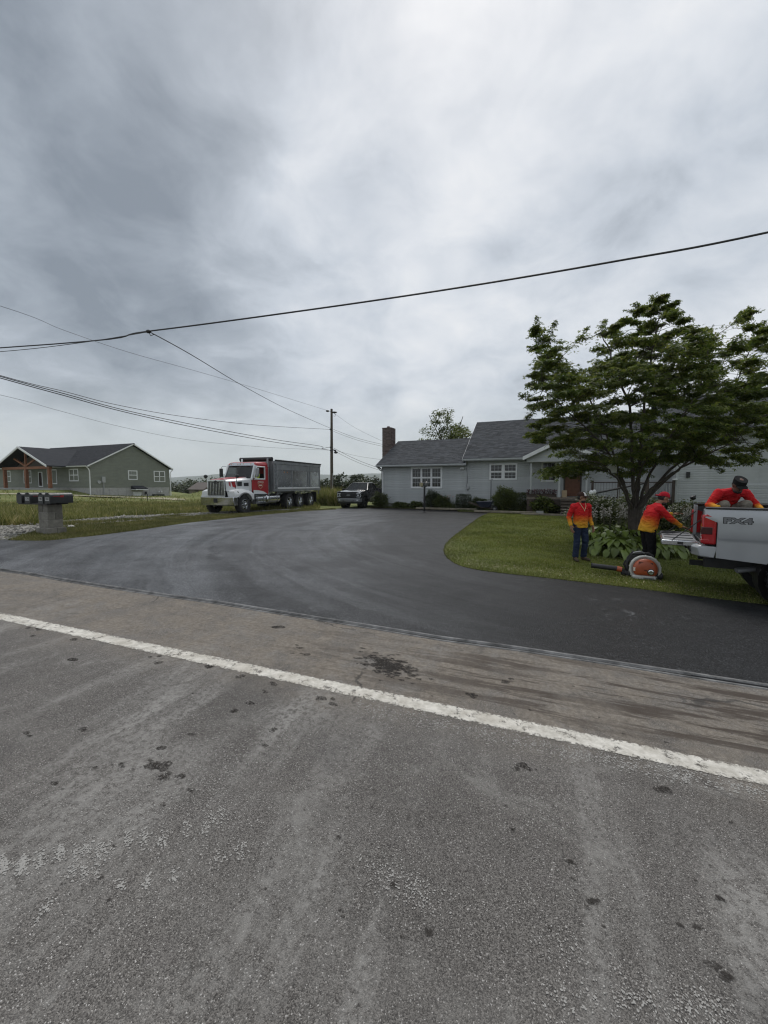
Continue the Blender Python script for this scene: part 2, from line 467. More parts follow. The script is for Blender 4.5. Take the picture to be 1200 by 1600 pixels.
def road_mat():
    t = NT('worn_asphalt')
    x, y, z = t.sep()
    cell = t.vor(250, out='Color'); cv = t.sep(cell)[0]
    cell2 = t.vor(400, out='Color'); cv2 = t.sep(cell2)[0]
    stone = t.ramp(cv, [(0, (.040, .036, .033)), (.42, (.100, .092, .084)), (.80, (.165, .153, .140)), (.965, (.205, .191, .175)), (.985, (.34, .325, .305)), (1, (.48, .46, .435))])
    fine = t.ramp(cv2, [(0, .68), (1, 1.32)])
    col = t.mix(.75, stone, t.mix(1.0, stone, fine, 'MULTIPLY'))
    big = t.noise(.55, 5, .6)
    col = t.mix(1.0, col, t.ramp(big, [(.3, .84), (.7, 1.18)]), 'MULTIPLY')
    # wheel paths polished and dusted along the lane
    lane = t.noise(1.0, 5, .55, .4, src=t.map(sc=(.10, 1.15, 1)))
    col = t.mix(t.mr(lane, .50, .70, 0, .36), col, (.235, .222, .205))
    patch = t.noise(1.7, 7, .68, .8, src=t.map(loc=(3, 1, 0)))
    col = t.mix(t.mr(patch, .54, .72, 0, .50), col, (.28, .27, .25))
    cross = t.noise(1.0, 7, .62, .5, src=t.map(loc=(2, 7, 0), sc=(1.5, .32, 1), rot=(0, 0, R(24))))
    col = t.mix(t.math('MULTIPLY', t.mr(cross, .47, .66, 0, .80), t.mr(t.noise(30, 5, .7), .35, .62)), col, (.30, .288, .268))
    dark = t.noise(1.2, 5, .6, .3, src=t.map(loc=(9, 4, 0)))
    col = t.mix(t.mr(dark, .58, .76, 0, .40), col, (.055, .052, .05))
    # dusty shoulder between the edge line and the new paving
    edge = t.math('ADD', y, t.math('MULTIPLY', t.math('SUBTRACT', t.noise(.9, 6, .65), .5), 1.3))
    dust = t.mr(edge, 2.45, 3.35)
    tan = t.ramp(t.noise(26, 6, .7), [(.28, (.120, .102, .084)), (.5, (.190, .164, .134)), (.72, (.285, .250, .205))])
    grit = t.mix(.40, tan, t.mix(1.0, tan, t.ramp(cv, [(0, .55), (1, 1.45)]), 'MULTIPLY'))
    dmask = t.math('MULTIPLY', dust, t.mr(t.noise(2.6, 9, .74, .4), .34, .60, .22, .95))
    col = t.mix(dmask, col, grit)
    # brown drag marks, stretched along the road, more of them to the right
    drag = t.noise(1.0, 9, .72, .35, src=t.map(sc=(.75, 7.5, 1), rot=(0, 0, R(4))))
    rightness = t.mr(x, -3.4, 1.0, .14, 1.0)
    dm = t.math('MULTIPLY', t.math('MULTIPLY', t.mr(drag, .47, .57), rightness), t.math('MULTIPLY', t.mr(y, 2.9, 3.4), t.mr(y, 4.62, 4.2)))
    dm = t.math('MULTIPLY', dm, t.mr(t.noise(1.1, 3, .5), .26, .50))
    col = t.mix(t.math('MULTIPLY', dm, .95), col, (.060, .046, .036))
    # dark dribbles and tar drops
    sp = t.vor(3.6, src=t.map(loc=(.3, .7, 0), sc=(1, 1.5, 1)))
    sp2 = t.math('ADD', sp, t.math('MULTIPLY', t.noise(22, 3, .6), .085))
    col = t.mix(t.math('MULTIPLY', t.mr(sp2, .094, .070), .7), col, (.040, .037, .034))
    # hairline cracks
    wv = t.noise(2.0, 5, .6, 0, col=True)
    mp = t.N.new('ShaderNodeVectorMath'); mp.operation = 'MULTIPLY_ADD'
    t.L.new(wv, mp.inputs[0]); mp.inputs[1].default_value = (.5, .5, 0); t.L.new(t.obj, mp.inputs[2])
    ck = t.vor(.55, 'DISTANCE_TO_EDGE', src=mp.outputs[0])
    cm = t.math('MULTIPLY', t.mr(ck, .008, .002), t.mr(t.noise(.8, 3), .50, .62))
    col = t.mix(t.math('MULTIPLY', cm, .7), col, (.03, .028, .026))
    d = t.vor(250); h = t.math('ADD', t.math('MULTIPLY', d, -1.0), t.math('MULTIPLY', t.noise(220, 3), .5))
    h = t.math('SUBTRACT', h, t.math('MULTIPLY', cm, .8))
    t.set(col=col, rough=t.mr(t.noise(9, 4), .3, .7, .78, .95), spec=.35, normal=t.bump(h, .55, .006))
    return t.m

def paint_mat():
    t = NT('worn_road_paint')
    x, y, z = t.sep()
    c = t.ramp(t.noise(14, 6, .7), [(.3, (.36, .335, .285)), (.62, (.64, .61, .55))])
    c = t.mix(t.mr(t.noise(2.2, 5, .6), .45, .75, 0, .45), c, (.34, .30, .24))
    d = t.math('ABSOLUTE', t.math('SUBTRACT', y, 2.985))
    w = t.noise(38, 7, .72)
    a = t.mr(t.math('ADD', t.math('MULTIPLY', d, 5.0), w), .98, .80)
    a2 = t.mr(t.noise(9, 9, .78), .36, .46)
    t.set(col=c, rough=.75, spec=.3, alpha=t.math('MULTIPLY', a, a2), normal=t.bump(t.noise(160, 3), .5, .004))
    return t.m

def drive_mat():
    t = NT('fresh_sealed_asphalt')
    x, y, z = t.sep()
    r = t.math('SQRT', t.math('ADD', t.math('POWER', t.math('SUBTRACT', x, 8.5), 2), t.math('POWER', t.math('SUBTRACT', y, 14.5), 2)))
    ang = t.math('ARCTAN2', t.math('SUBTRACT', y, 14.5), t.math('SUBTRACT', x, 8.5))
    cv = t.N.new('ShaderNodeCombineXYZ'); t.L.new(t.math('MULTIPLY', r, 1.35), cv.inputs[0]); t.L.new(t.math('MULTIPLY', ang, 1.1), cv.inputs[1])
    wob = t.noise(.5, 5, .6); cvs = t.N.new('ShaderNodeVectorMath'); cvs.operation = 'ADD'; t.L.new(cv.outputs[0], cvs.inputs[0]); t.L.new(t.math('MULTIPLY', wob, .9), cvs.inputs[1])
    band = t.noise(1.0, 7, .68, .6, src=cvs.outputs[0])
    blot = t.noise(.55, 5, .6, .5)
    fine = t.vor(95, out='Color'); fv = t.sep(fine)[0]
    base = t.ramp(fv, [(0, (.005, .0052, .0058)), (.5, (.012, .0124, .0135)), (.86, (.024, .0247, .0265)), (1, (.060, .061, .064))])
    base = t.mix(t.mr(band, .52, .76, 0, .24), base, (.062, .064, .068))
    dust_sheen = t.math('MULTIPLY', t.mr(t.math('ADD', x, t.math('MULTIPLY', t.noise(.45, 5, .6), 5)), 4.6, -1.0), t.mr(t.math('ADD', t.math('MULTIPLY', t.noise(1.0, 8, .68, .5, src=cvs.outputs[0]), .55), t.math('MULTIPLY', t.noise(.9, 8, .68, .4), .45)), .34, .64, .18, 1.0))  # dust plus the sky's sheen painted into the colour, paler towards the left
    base = t.mix(t.math('MULTIPLY', dust_sheen, .80), base, t.ramp(fv, [(0, (.055, .0565, .060)), (.6, (.120, .123, .130)), (1, (.26, .264, .272))]))
    scuff = t.math('MULTIPLY', t.mr(t.noise(3.1, 8, .72, .6), .56, .70), t.mr(t.noise(.42, 3, .5, src=t.map(loc=(5, 2, 0))), .50, .66))
    base = t.mix(t.math('MULTIPLY', scuff, .55), base, (.19, .195, .20))
    rg = t.math('ADD', t.mr(band, .35, .7, .50, .36), t.mr(blot, .35, .7, .08, -.08))
    t.set(col=base, rough=rg, spec=.16, normal=t.bump(t.math('ADD', t.math('MULTIPLY', t.vor(95), -1), t.noise(240, 2)), .55, .006))
    return t.m

def ground_mat():
    t = NT('field_ground')
    c = t.ramp(t.noise(.35, 8, .65), [(.3, (.085, .105, .032)), (.5, (.14, .158, .052)), (.7, (.22, .21, .090))])
    c = t.mix(1.0, c, t.ramp(t.noise(14, 6, .7), [(.3, .7), (.7, 1.3)]), 'MULTIPLY')
    t.set(col=c, rough=.95, spec=.2, normal=t.bump(t.noise(30, 5, .7), .8, .05))
    return t.m

def soil_mat(name, a, b):
    t = NT(name)
    c = t.ramp(t.noise(7, 8, .72), [(.3, a), (.7, b)])
    t.set(col=c, rough=.95, spec=.2, normal=t.bump(t.noise(45, 6, .7), .8, .03))
    return t.m

def gravel_mat():
    t = NT('grey_gravel')
    cell = t.sep(t.vor(26, out='Color'))[0]
    c = t.ramp(cell, [(0, (.10, .095, .085)), (.5, (.21, .20, .18)), (1, (.40, .385, .35))])
    c = t.mix(t.mr(t.noise(.8, 6, .65), .46, .62, 0, .75), c, (.115, .115, .055))
    t.set(col=c, rough=.95, spec=.25, normal=t.bump(t.vor(26), .9, .03))
    return t.m

M = {}
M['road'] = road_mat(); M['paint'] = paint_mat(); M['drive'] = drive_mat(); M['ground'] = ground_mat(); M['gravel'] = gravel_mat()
M['lawn'] = soil_mat('lawn_soil', (.070, .092, .020), (.15, .165, .045))
M['verge'] = soil_mat('verge_soil', (.05, .06, .025), (.13, .12, .06))
M['bed'] = soil_mat('bed_soil', (.025, .018, .012), (.07, .05, .035))
M['strip'] = soil_mat('pale_straw', (.24, .22, .15), (.42, .39, .29))
M['seam'] = mat('rolled_seam', (.165, .163, .160), .95, var=.55, scale=6, bump=.8, bscale=60, spec=.1)
M['tar'] = mat('tar', (.018, .018, .019), .35, var=.3, scale=12)
def stain_mat():
    t = NT('dark_stain'); t.set(col=(.040, .035, .031), rough=.85, spec=.2, alpha=t.math('MULTIPLY', t.mr(t.noise(70, 6, .75), .36, .60), .80)); return t.m
M['stain'] = stain_mat()
def chalk_mat():
    t = NT('chalky_scuff'); t.set(col=(.37, .358, .335), rough=.95, spec=.15, alpha=t.math('MULTIPLY', t.mr(t.noise(120, 4, .7), .28, .5), .85)); return t.m
M['chalk'] = chalk_mat()

# ------------------------------------------------------------------ ground, road, driveway
def axis(lo, hi, step, far, g=1.16):
    a = list(np.arange(lo, hi + 1e-6, step)); s = step
    b = [];  q = hi
    while q < far: s *= g; q += s; b.append(q)
    s = step; c = []; q = lo
    while q > -far: s *= g; q -= s; c.append(q)
    return np.array(c[::-1] + a + b)
gx, gy = axis(-46, 34, .5, 7000), axis(-10, 72, .5, 7000)
X, Y = np.meshgrid(gx, gy)
Z = terr(X, Y) - .03
nx = len(gx); idx = np.arange(nx * len(gy)).reshape(len(gy), nx)
Fq = np.stack([idx[:-1, :-1], idx[:-1, 1:], idx[1:, 1:], idx[1:, :-1]], -1).reshape(-1, 4)
np_mesh('ground', np.stack([X, Y, Z], -1).reshape(-1, 3), Fq, M['ground'], kind='structure', smooth=True)

def road_xy(s, t): return H * s + DD * t
def road_strip(name, s0, s1, t0, t1, ds, dt, off, m):
    S = np.arange(s0, s1 + ds / 2, ds); T = np.linspace(t0, t1, max(2, int(round((t1 - t0) / dt)) + 1))
    s_, t_ = np.meshgrid(S, T)
    xw, yw = H.x * s_ + DD.x * t_, H.y * s_ + DD.y * t_
    V = np.stack([s_, t_, terr(xw, yw) + off], -1).reshape(-1, 3)
    i = np.arange(len(S) * len(T)).reshape(len(T), len(S))
    Fq = np.stack([i[:-1, :-1], i[:-1, 1:], i[1:, 1:], i[1:, :-1]], -1).reshape(-1, 4)
    o = np_mesh(name, V, Fq, m, kind='structure', smooth=True)
    o.rotation_euler = (0, 0, -ALPHA)
    return o
road_strip('road', -70, 60, -7, 4.47, 1.0, 1.0, 0, M['road'])
road_strip('edge_line', -70, 60, 2.90, 3.07, 1.0, .17, .004, M['paint'])

def gl(pts): return [G(u, v) for u, v in pts]
jt = [(s, 4.45 + .02 * math.sin(s * 1.3) + .012 * math.sin(s * 3.1 + 1)) for s in np.arange(-60, 50.1, .8)]
joint = [road_xy(s, t) for s, t in jt]
far_left = gl([(0, 845), (40, 846), (80, 845.5), (120, 841), (150, 838), (225, 828), (300, 817), (400, 806), (470, 799.5), (525, 796.5)])
right_edge = gl([(771, 800), (752, 808), (735, 820), (714, 836), (700, 849), (695, 860), (699, 872), (716, 884), (742, 891), (775, 896), (820, 901), (900, 910), (1000, 922), (1100, 935), (1200, 947)])
lead_l = [far_left[0] - H * q for q in (50, 20, 6)]
lead_r = [right_edge[-1] + H * q for q in (4, 12, 40)]
fe = smooth_path(far_left, 4); re_ = smooth_path(right_edge, 5)
HA = R(23)
h_, d_ = Vector((math.cos(HA), -math.sin(HA), 0)), Vector((math.sin(HA), math.cos(HA), 0))
GH = Vector((-.15, 30.3, 0))                       # left front corner of the grey house
top_edge = [G(527, 795.2), G(560, 794.6), G(600, 794.9), G(650, 795.4), G(700, 796.6), G(768, 798.4)]
drive_out = joint + lead_r[::-1] + re_[::-1] + top_edge[::-1] + fe[::-1] + lead_l[::-1]
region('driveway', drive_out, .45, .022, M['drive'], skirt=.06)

# the rolled lip where the new paving meets the road: two low ridges and a tar line
def seam(name, dt, w, off, hgt, s0, s1, m, wob=0.0):
    mb = MB(); prev = None; rings = []
    for s, t in jt:
        if s < s0 or s > s1: continue
        t = t + dt + wob * math.sin(s * 2.3)
        ring = []
        for a, b in ((-w / 2, -.012), (-w / 4, hgt * .8), (0, hgt), (w / 4, hgt * .8), (w / 2, -.012)):
            p = road_xy(s, t + a); ring.append((p.x, p.y, tz(p.x, p.y) + off + b))
        rings.append(ring)
    mb.loft(rings, caps=False, closed=False)
    return mb.build(name, m, smooth=True, kind='structure')
seam('joint_ridge', .014, .060, .020, .008, -50, 45, M['seam'])
seam('joint_ridge', -.040, .050, .003, .006, -50, 45, M['seam'], .006)
seam('tar_line', -.010, .018, .008, .008, 1.0, 45, M['tar'])

lawn_out = re_ + lead_r + [Vector((60, 0)), Vector((60, 34)), GH + h_ * 26 + d_ * 2, GH + h_ * 7 - d_ * .4, G(772, 797.5)]
region('lawn', lawn_out, .5, .035, M['lawn'], skirt=.09)
gtop = [(-120, 829), (0, 821), (55, 819), (96, 814), (192, 806), (275, 803), (330, 800), (400, 797.5), (470, 795)]
gbot = [(470, 796.5), (400, 800), (330, 804.5), (275, 808), (192, 816), (96, 823), (60, 830), (20, 841), (0, 846), (-120, 852)]
gravel_out = gl(gtop + gbot)
region('gravel_track', gravel_out, .5, .0, M['gravel'], skirt=0)
verge_out = gl([(15, 844), (45, 834), (96, 824), (192, 816.5), (275, 808.5), (330, 805), (400, 800.5), (470, 797), (524, 795)]) + far_left[::-1][:-1]
region('verge', verge_out, .5, .012, M['verge'], skirt=0)
region('straw_strip', gl([(-80, 769.5), (0, 770.5), (60, 771.5), (115, 773), (200, 776), (290, 780), (290, 782), (200, 777.6), (115, 774.6), (60, 773), (0, 772), (-80, 771)]), 1.0, .01, M['strip'], skirt=0)
bed_out = [GH + h_ * a - d_ * b for a, b in ((-.6, .05), (10.4, .05), (10.4, 2.7), (6.4, 2.6), (6.1, 1.35), (3.0, 1.25), (-.6, .9))]
region('planting_bed', bed_out, .5, .05, M['bed'], skirt=.06)

# dirt drops, tyre scuffs and smeared paint on the road surface (each kind one sheet of many flecks)
def flecks(name, spots, m, off):
    V, Fc = [], []
    for (x, y, r, asp, yaw) in spots:
        z_ = tz(x, y) + off + .0004 * rnd.random()
        n = 7; b = len(V); ca, sa = math.cos(yaw), math.sin(yaw)
        for k in range(n):
            q = r * rnd.uniform(.55, 1.25); a = 2 * math.pi * k / n
            px, py = q * math.cos(a) * asp, q * math.sin(a)
            px, py = x + px * ca - py * sa, y + px * sa + py * ca
            V.append((px, py, z_ - .03 * (px - x)))
        Fc.append(tuple(range(b, b + n)))
    me = D.meshes.new(name); me.from_pydata(V, [], Fc)
    return link(name, me, m, kind='stuff')
sp = []
def drop(u, v, r, asp=1.3, n=1, spread=0.0):
    for _ in range(n):
        g = G(u + rnd.gauss(0, spread), v + rnd.gauss(0, spread * .6)); sp.append((g.x, g.y, r * rnd.uniform(.6, 1.2), asp, -ALPHA + rnd.uniform(-.4, .4)))
for (u, v, r, n, s) in [(245, 1195, .028, 7, 7), (262, 1213, .02, 5, 6), (293, 1236, .012, 3, 5), (252, 1169, .022, 1, 0), (85, 1224, .026, 1, 0), (190, 1195, .018, 2, 4),
        (362, 1111, .028, 2, 2), (390, 1097, .022, 2, 3), (412, 1081, .022, 2, 3), (430, 1068, .024, 2, 3), (320, 1044, .05, 3, 6), (372, 1055, .03, 2, 3), (515, 1094, .04, 3, 8),
        (432, 980, .05, 3, 4), (470, 1020, .03, 5, 8), (300, 1148, .022, 1, 0), (412, 1164, .02, 1, 0), (736, 1087, .028, 3, 4), (816, 1199, .03, 3, 5), (1038, 1232, .028, 3, 5),
        (614, 1382, .014, 2, 3), (670, 1457, .014, 2, 2), (805, 1298, .014, 2, 4), (924, 1408, .014, 4, 9), (1127, 1405, .014, 3, 4), (1112, 1507, .014, 3, 6), (1135, 1525, .012, 3, 6), (890, 1350, .013, 2, 4),
        (245, 1028, .03, 3, 6), (60, 985, .035, 3, 10), (130, 1000, .03, 2, 8), (45, 1148, .02, 2, 3), (130, 1137, .02, 2, 4), (115, 1032, .03, 2, 6), (430, 1140, .02, 2, 4), (785, 1063, .03, 2, 6)]:
    drop(u, v, r, 1.5, n, s)
for _ in range(130):
    u, v = rnd.uniform(-20, 1220), rnd.uniform(925, 1500)
    drop(u, v, rnd.choice((.004, .005, .007, .011)), 1.5)
for _ in range(420):                                            # the blot of binder by the joint
    q = rnd.gauss(0, 1); w = rnd.gauss(0, 1)
    g = G(606 + 17 * q + 8 * w, 1040 + 9 * w + 1 * q)
    sp.append((g.x, g.y, rnd.uniform(.005, .022), 1.8, -ALPHA))
flecks('dirt_drops', sp, M['stain'], .0022)
sc = []
def scuff(u, v, du, dv, n, su, sv, r):
    for _ in range(int(n * 1.5)):
        q = rnd.uniform(-.5, .5)
        g = G(u + du * q + rnd.gauss(0, su), v + dv * q + rnd.gauss(0, sv)); sc.append((g.x, g.y, r * rnd.choice((.35, .45, .55, .7, .9, 1.15)), 1.35, rnd.uniform(0, 3)))
for (u, v, n) in [(5, 1352, 60), (34, 1352, 90), (62, 1346, 30), (94, 1334, 45), (120, 1332, 18), (137, 1325, 22), (156, 1330, 25), (170, 1328, 15), (200, 1314, 18), (226, 1309, 26), (255, 1312, 24), (290, 1297, 16), (320, 1292, 18), (345, 1276, 14), (112, 1362, 18), (130, 1365, 16), (150, 1360, 10), (190, 1380, 14), (230, 1377, 18), (272, 1367, 14), (375, 1328, 18), (342, 1344, 12), (75, 1418, 10), (60, 1432, 8)]:
    scuff(u, v, -6, 20, int(n * 1.7), 4.5, 4.5, .0046)
for k in range(52):                                             # smeared tread prints under the edge line
    u = 560 + k * 12.4 + rnd.uniform(-3, 3); v = 1083 + (u - 560) * .212 + 22
    scuff(u, v, -7, rnd.uniform(8, 26), rnd.randint(10, 40), 3.5, 4, .0050)
for (u, v, n) in [(340, 1190, 60), (365, 1186, 60), (310, 1208, 60), (325, 1220, 40), (345, 1275, 40), (205, 1255, 22), (250, 1235, 24), (850, 1268, 50), (640, 1390, 110), (600, 1360, 70), (880, 1480, 40), (960, 1555, 50), (1005, 1570, 30), (1080, 1575, 50), (1120, 1585, 60), (885, 1565, 40), (570, 1188, 70), (150, 1040, 30), (120, 1015, 30), (420, 1165, 60), (470, 1150, 60)]:
    scuff(u, v, 50, 36, int(n * 1.5), 22, 14, .0034)
flecks('pale_scuffs', sc, M['chalk'], .0032)

# ------------------------------------------------------------------ building materials
def siding_mat(name, col):
    t = NT(name)
    c = t.ramp(t.noise(1.3, 6, .6, src=t.map(sc=(1, 1, 2.5))), [(.3, tuple(q * .88 for q in col)), (.7, tuple(q * 1.08 for q in col))])
    streak = t.noise(1.0, 6, .65, src=t.map(sc=(9, 9, .5)))
    c = t.mix(t.mr(streak, .52, .75, 0, .22), c, tuple(q * .55 for q in col))
    c = t.mix(1.0, c, t.ramp(t.objrand(), [(0, .95), (1, 1.05)]), 'MULTIPLY')
    t.set(col=c, rough=.62, spec=.35, normal=t.bump(t.noise(40, 3, src=t.map(sc=(1, 1, 6))), .12, .004))
    return t.m
M['siding'] = siding_mat('grey_blue_siding', (.40, .418, .42))
M['green_siding'] = siding_mat('olive_siding', (.185, .198, .162))
M['white_trim'] = mat('white_trim', (.68, .69, .69), .45, var=.06, scale=4)
M['grey_trim'] = mat('gutter_white', (.50, .52, .53), .45, var=.08, scale=5)
M['shingle'] = mat('charcoal_shingle', (.050, .054, .060), .92, var=.12, scale=1.4, island=.34, bump=.5, bscale=60, spec=.25)
M['shingle_black'] = mat('black_shingle', (.030, .032, .037), .92, var=.10, scale=1.4, island=.28, bump=.5, bscale=60, spec=.25)
M['glass'] = mat('dark_window_glass', (.012, .014, .016), .06, var=.3, scale=1.5, spec=.6)
M['blind'] = mat('window_blind', (.20, .21, .20), .35, var=.2, scale=3, spec=.5)
M['mortar'] = mat('mortar', (.28, .26, .24), .95, var=.2, scale=20, bump=.5)
M['brick'] = mat('brown_brick', (.125, .094, .086), .9, var=.2, scale=9, island=.38, bump=.5, bscale=90, spec=.25)
M['concrete'] = mat('concrete', (.36, .355, .34), .9, var=.16, scale=3.5, bump=.4, bscale=60, spec=.25)
M['foundation'] = mat('foundation', (.22, .22, .20), .9, var=.2, scale=3, bump=.4, bscale=60)
M['cedar'] = mat('cedar_post', (.23, .095, .048), .7, var=.25, scale=5)
M['dark_wood'] = mat('dark_stained_wood', (.055, .040, .032), .75, var=.3, scale=6, orand=.18, bump=.3)
M['door_wood'] = mat('brown_door', (.13, .052, .026), .45, var=.22, scale=5)
M['step_wood'] = mat('weathered_step', (.16, .135, .11), .85, var=.3, scale=6, orand=.15, bump=.3)
M['timber'] = mat('landscape_timber', (.21, .185, .14), .9, var=.3, scale=5, bump=.5)
M['baluster'] = mat('grey_baluster', (.30, .31, .31), .6, var=.12, orand=.12)
M['black_metal'] = mat('black_metal', (.012, .012, .013), .4, var=.2, spec=.5)
M['soffit'] = mat('brown_soffit', (.12, .10, .088), .8, var=.12)
M['meter_grey'] = mat('meter_grey', (.33, .34, .34), .5, var=.1)
M['dark_green_metal'] = mat('dark_green_metal', (.05, .06, .05), .6)

def window(parent, x, z, w, h, bays=1, sash=True, grid=(3, 2), y=0.0, trim=.09, mframe='white_trim', glass='glass', M4=None, gap=.07):
    """a window standing in a wall whose face is the plane y (towards -y); frame, panes and muntins"""
    T = (lambda p: p) if M4 is None else (lambda p: M4 @ Vector(p))
    def mk(boxes):
        mb = MB()
        for b in boxes: mb.bx(*b)
        mb.v = [tuple(T(q)) for q in mb.v]
        return mb
    fr = []
    y0, y1 = y - .045, y + .03
    fr += [(x - trim, x + w + trim, y0, y1, z - trim, z), (x - trim, x + w + trim, y0, y1, z + h, z + h + trim)]
    fr += [(x - trim, x, y0, y1, z, z + h), (x + w, x + w + trim, y0, y1, z, z + h)]
    bw = (w - gap * (bays - 1)) / bays
    for k in range(1, bays):
        bx = x + k * bw + (k - 1) * gap
        fr.append((bx, bx + gap, y0 + .004, y1, z, z + h))
    f = mk(fr).build('window', M[mframe], parent, bevel=.008)
    mun = []; rail = []
    for k in range(bays):
        bx = x + k * (bw + gap)
        zs = [(z, z + h / 2 - .02, y - .012), (z + h / 2 + .02, z + h, y - .028)] if sash else [(z, z + h, y - .02)]
        for (a, b, yy) in zs:
            s = .035
            rail += [(bx, bx + s, yy - .012, yy + .03, a, b), (bx + bw - s, bx + bw, yy - .012, yy + .03, a, b), (bx + s, bx + bw - s, yy - .012, yy + .03, a, a + s), (bx + s, bx + bw - s, yy - .012, yy + .03, b - s, b)]
            mk([(bx + s, bx + bw - s, yy + .010, yy + .016, a + s, b - s)]).build('pane', M[glass], f)
            for i in range(1, grid[0]):
                q = bx + s + (bw - 2 * s) * i / grid[0]; mun.append((q - .007, q + .007, yy + .002, yy + .012, a + s, b - s))
            for i in range(1, grid[1]):
                q = a + s + (b - a - 2 * s) * i / grid[1]; mun.append((bx + s, bx + bw - s, yy + .0005, yy + .011, q - .007, q + .007))
        if sash: rail.append((bx, bx + bw, y - .030, y + .02, z + h / 2 - .02, z + h / 2 + .02))
    mk(rail).build('sash', M[mframe], f)
    if mun: mk(mun).build('muntin_grid', M['grey_trim'], f)
    return f

def board_mesh(L, hgt, t=.024):
    mb = MB()
    mb.prism([(0, 0), (-t, 0), (-t, hgt * .62), (-.004, hgt * 1.01), (0, hgt * 1.01)], 'x', 0, L)   # (y, z) clapboard wedge
    return mb.mesh('siding_board')

def board_wall(parent, m, x0, x1, zb, zt, y, pitch, gable=None, joined=False, M4=None, holes=()):
    """courses of siding on the plane y; gable=(xapex, slope) shortens the courses above zt0"""
    T = (lambda p: p) if M4 is None else (lambda p: M4 @ Vector(p))
    cache = {}; jm = MB(); z = zb
    while z < zt - .02:
        a, b = x0, x1
        if gable:
            xa, ze, sl = gable
            if z > ze:
                half = (zt - z) / sl
                a, b = max(x0, xa - half), min(x1, xa + half)
        segs = [(a, b)]
        for (hx0, hx1, hz0, hz1) in holes:
            if z + pitch > hz0 and z < hz1:
                ns = []
                for (p, q) in segs:
                    if hx0 > p + .02: ns.append((p, min(q, hx0)))
                    if hx1 < q - .02: ns.append((max(p, hx1), q))
                segs = [s for s in ns if s[1] - s[0] > .03]
        for (a_, b_) in segs:
            L = round(b_ - a_, 3)
            if L < .06: continue
            if joined:
                t = .024; hgt = pitch
                prof = [(0, 0), (-t, 0), (-t, hgt * .62), (-.004, hgt * 1.01), (0, hgt * 1.01)]
                jm.loft([[T((xx, y + p, z + q)) for p, q in prof] for xx in (a_, b_)])
            else:
                if L not in cache: cache[L] = board_mesh(L, pitch)
                o = link('siding_board', cache[L], m, parent); o.location = (a_, y, z)
        z += pitch
    if joined: jm.build('siding', m, parent, kind='stuff')

def shingles(parent, m, x0, x1, p0, p1, rake=0.0):
    """courses of shingle tabs on a slope from eave p0=(y,z) to ridge p1=(y,z), x0..x1"""
    e, r = Vector((0, *p0)), Vector((0, *p1)); L = (r - e).length; u = (r - e) / L
    n = Vector((1, 0, 0)).cross(u)
    if n.z < 0: n = -n
    mb = MB(); c = .145; k = 0
    while k * c < L - .01:
        s0, s1 = k * c - .01, min((k + 1) * c + .02, L)
        x = x0 - rnd.uniform(0, .3)
        while x < x1:
            w = rnd.uniform(.24, .40); a, b = max(x, x0), min(x + w - .008, x1); x += w
            if b - a < .02: continue
            th = rnd.uniform(.010, .017)
            q = [e + u * s0, e + u * s0 + n * th, e + u * s1 + n * .004, e + u * s1]
            mb.loft([[Vector((a, v.y, v.z)) for v in q], [Vector((b, v.y, v.z)) for v in q]])
        k += 1
    return mb.build('shingle', m, parent, kind='stuff')

def gable_roof(parent, m, x0, x1, yf, yb, ze, zr, th=.12, yr=None, ovh=.3, front=True, trim='grey_trim', back_shingles=False):
    """a roof over x0..x1 with its ridge along x: deck slab, shingles, gutter, rake boards"""
    yr = (yf + yb) / 2 if yr is None else yr
    mb = MB()
    prof = [(yf, ze), (yr, zr), (yb, ze), (yb, ze - th), (yr, zr - th), (yf, ze - th)]
    mb.prism(prof, 'x', x0, x1)
    ro = mb.build('roof', m, parent)
    sh = shingles(ro, m, x0 - .01, x1 + .01, (yf - .02, ze + .012), (yr, zr + .012))
    if back_shingles: shingles(ro, m, x0 - .01, x1 + .01, (yb + .02, ze + .012), (yr, zr + .012))
    cap = MB()
    q = x0
    while q < x1:
        cap.loft([[(q + e, yr - .13, zr - .085 * 1.0), (q + e, yr, zr + .045), (q + e, yr + .13, zr - .085)] for e in (0, .29)]); q += .30
    cap.build('ridge_cap', m, ro, kind='stuff')
    for xx in (x0 - .03, x1 + .002):
        for (ya, yb_) in ((yf, yr), (yb, yr)):
            rk = MB(); rk.loft([[(xx + e, ya, ze - .17), (xx + e, ya, ze + .005), (xx + e, yb_, zr + .005), (xx + e, yb_, zr - .17)] for e in (0, .028)])
            rk.build('rake_board', M[trim], ro)
    if front:
        gt = MB()
        prof = [(yf - .03, ze - .15), (yf - .12, ze - .13), (yf - .15, ze - .02), (yf - .13, ze - .02), (yf - .11, ze - .11), (yf - .03, ze - .12)]
        gt.prism(prof, 'x', x0 - .02, x1 + .02)
        gt.build('gutter', M[trim], ro)
    so = MB(); so.bx(x0 + .02, x1 - .02, yf, yf + ovh + .05, ze - .175, ze - .155); so.build('soffit', M[trim], ro)
    return ro

# ------------------------------------------------------------------ the grey house
house = thing('grey_house', 'long low grey-blue sided house with charcoal roofs, brick chimney and front porch', 'house', GH, -HA)
D1, D2, D3 = 8.2, 9.8, 9.0
def wall_block(x0, x1, y0, y1, z0, z1, zr, m, name='wall'):
    mb = MB(); mb.bx(x0, x1, y0, y1, z0, z1)
    if zr:
        ym = (y0 + y1) / 2
        mb.loft([[(xx, y0, z1), (xx, ym, zr), (xx, y1, z1)] for xx in (x0, x1)])
    return mb.build(name, m, house)
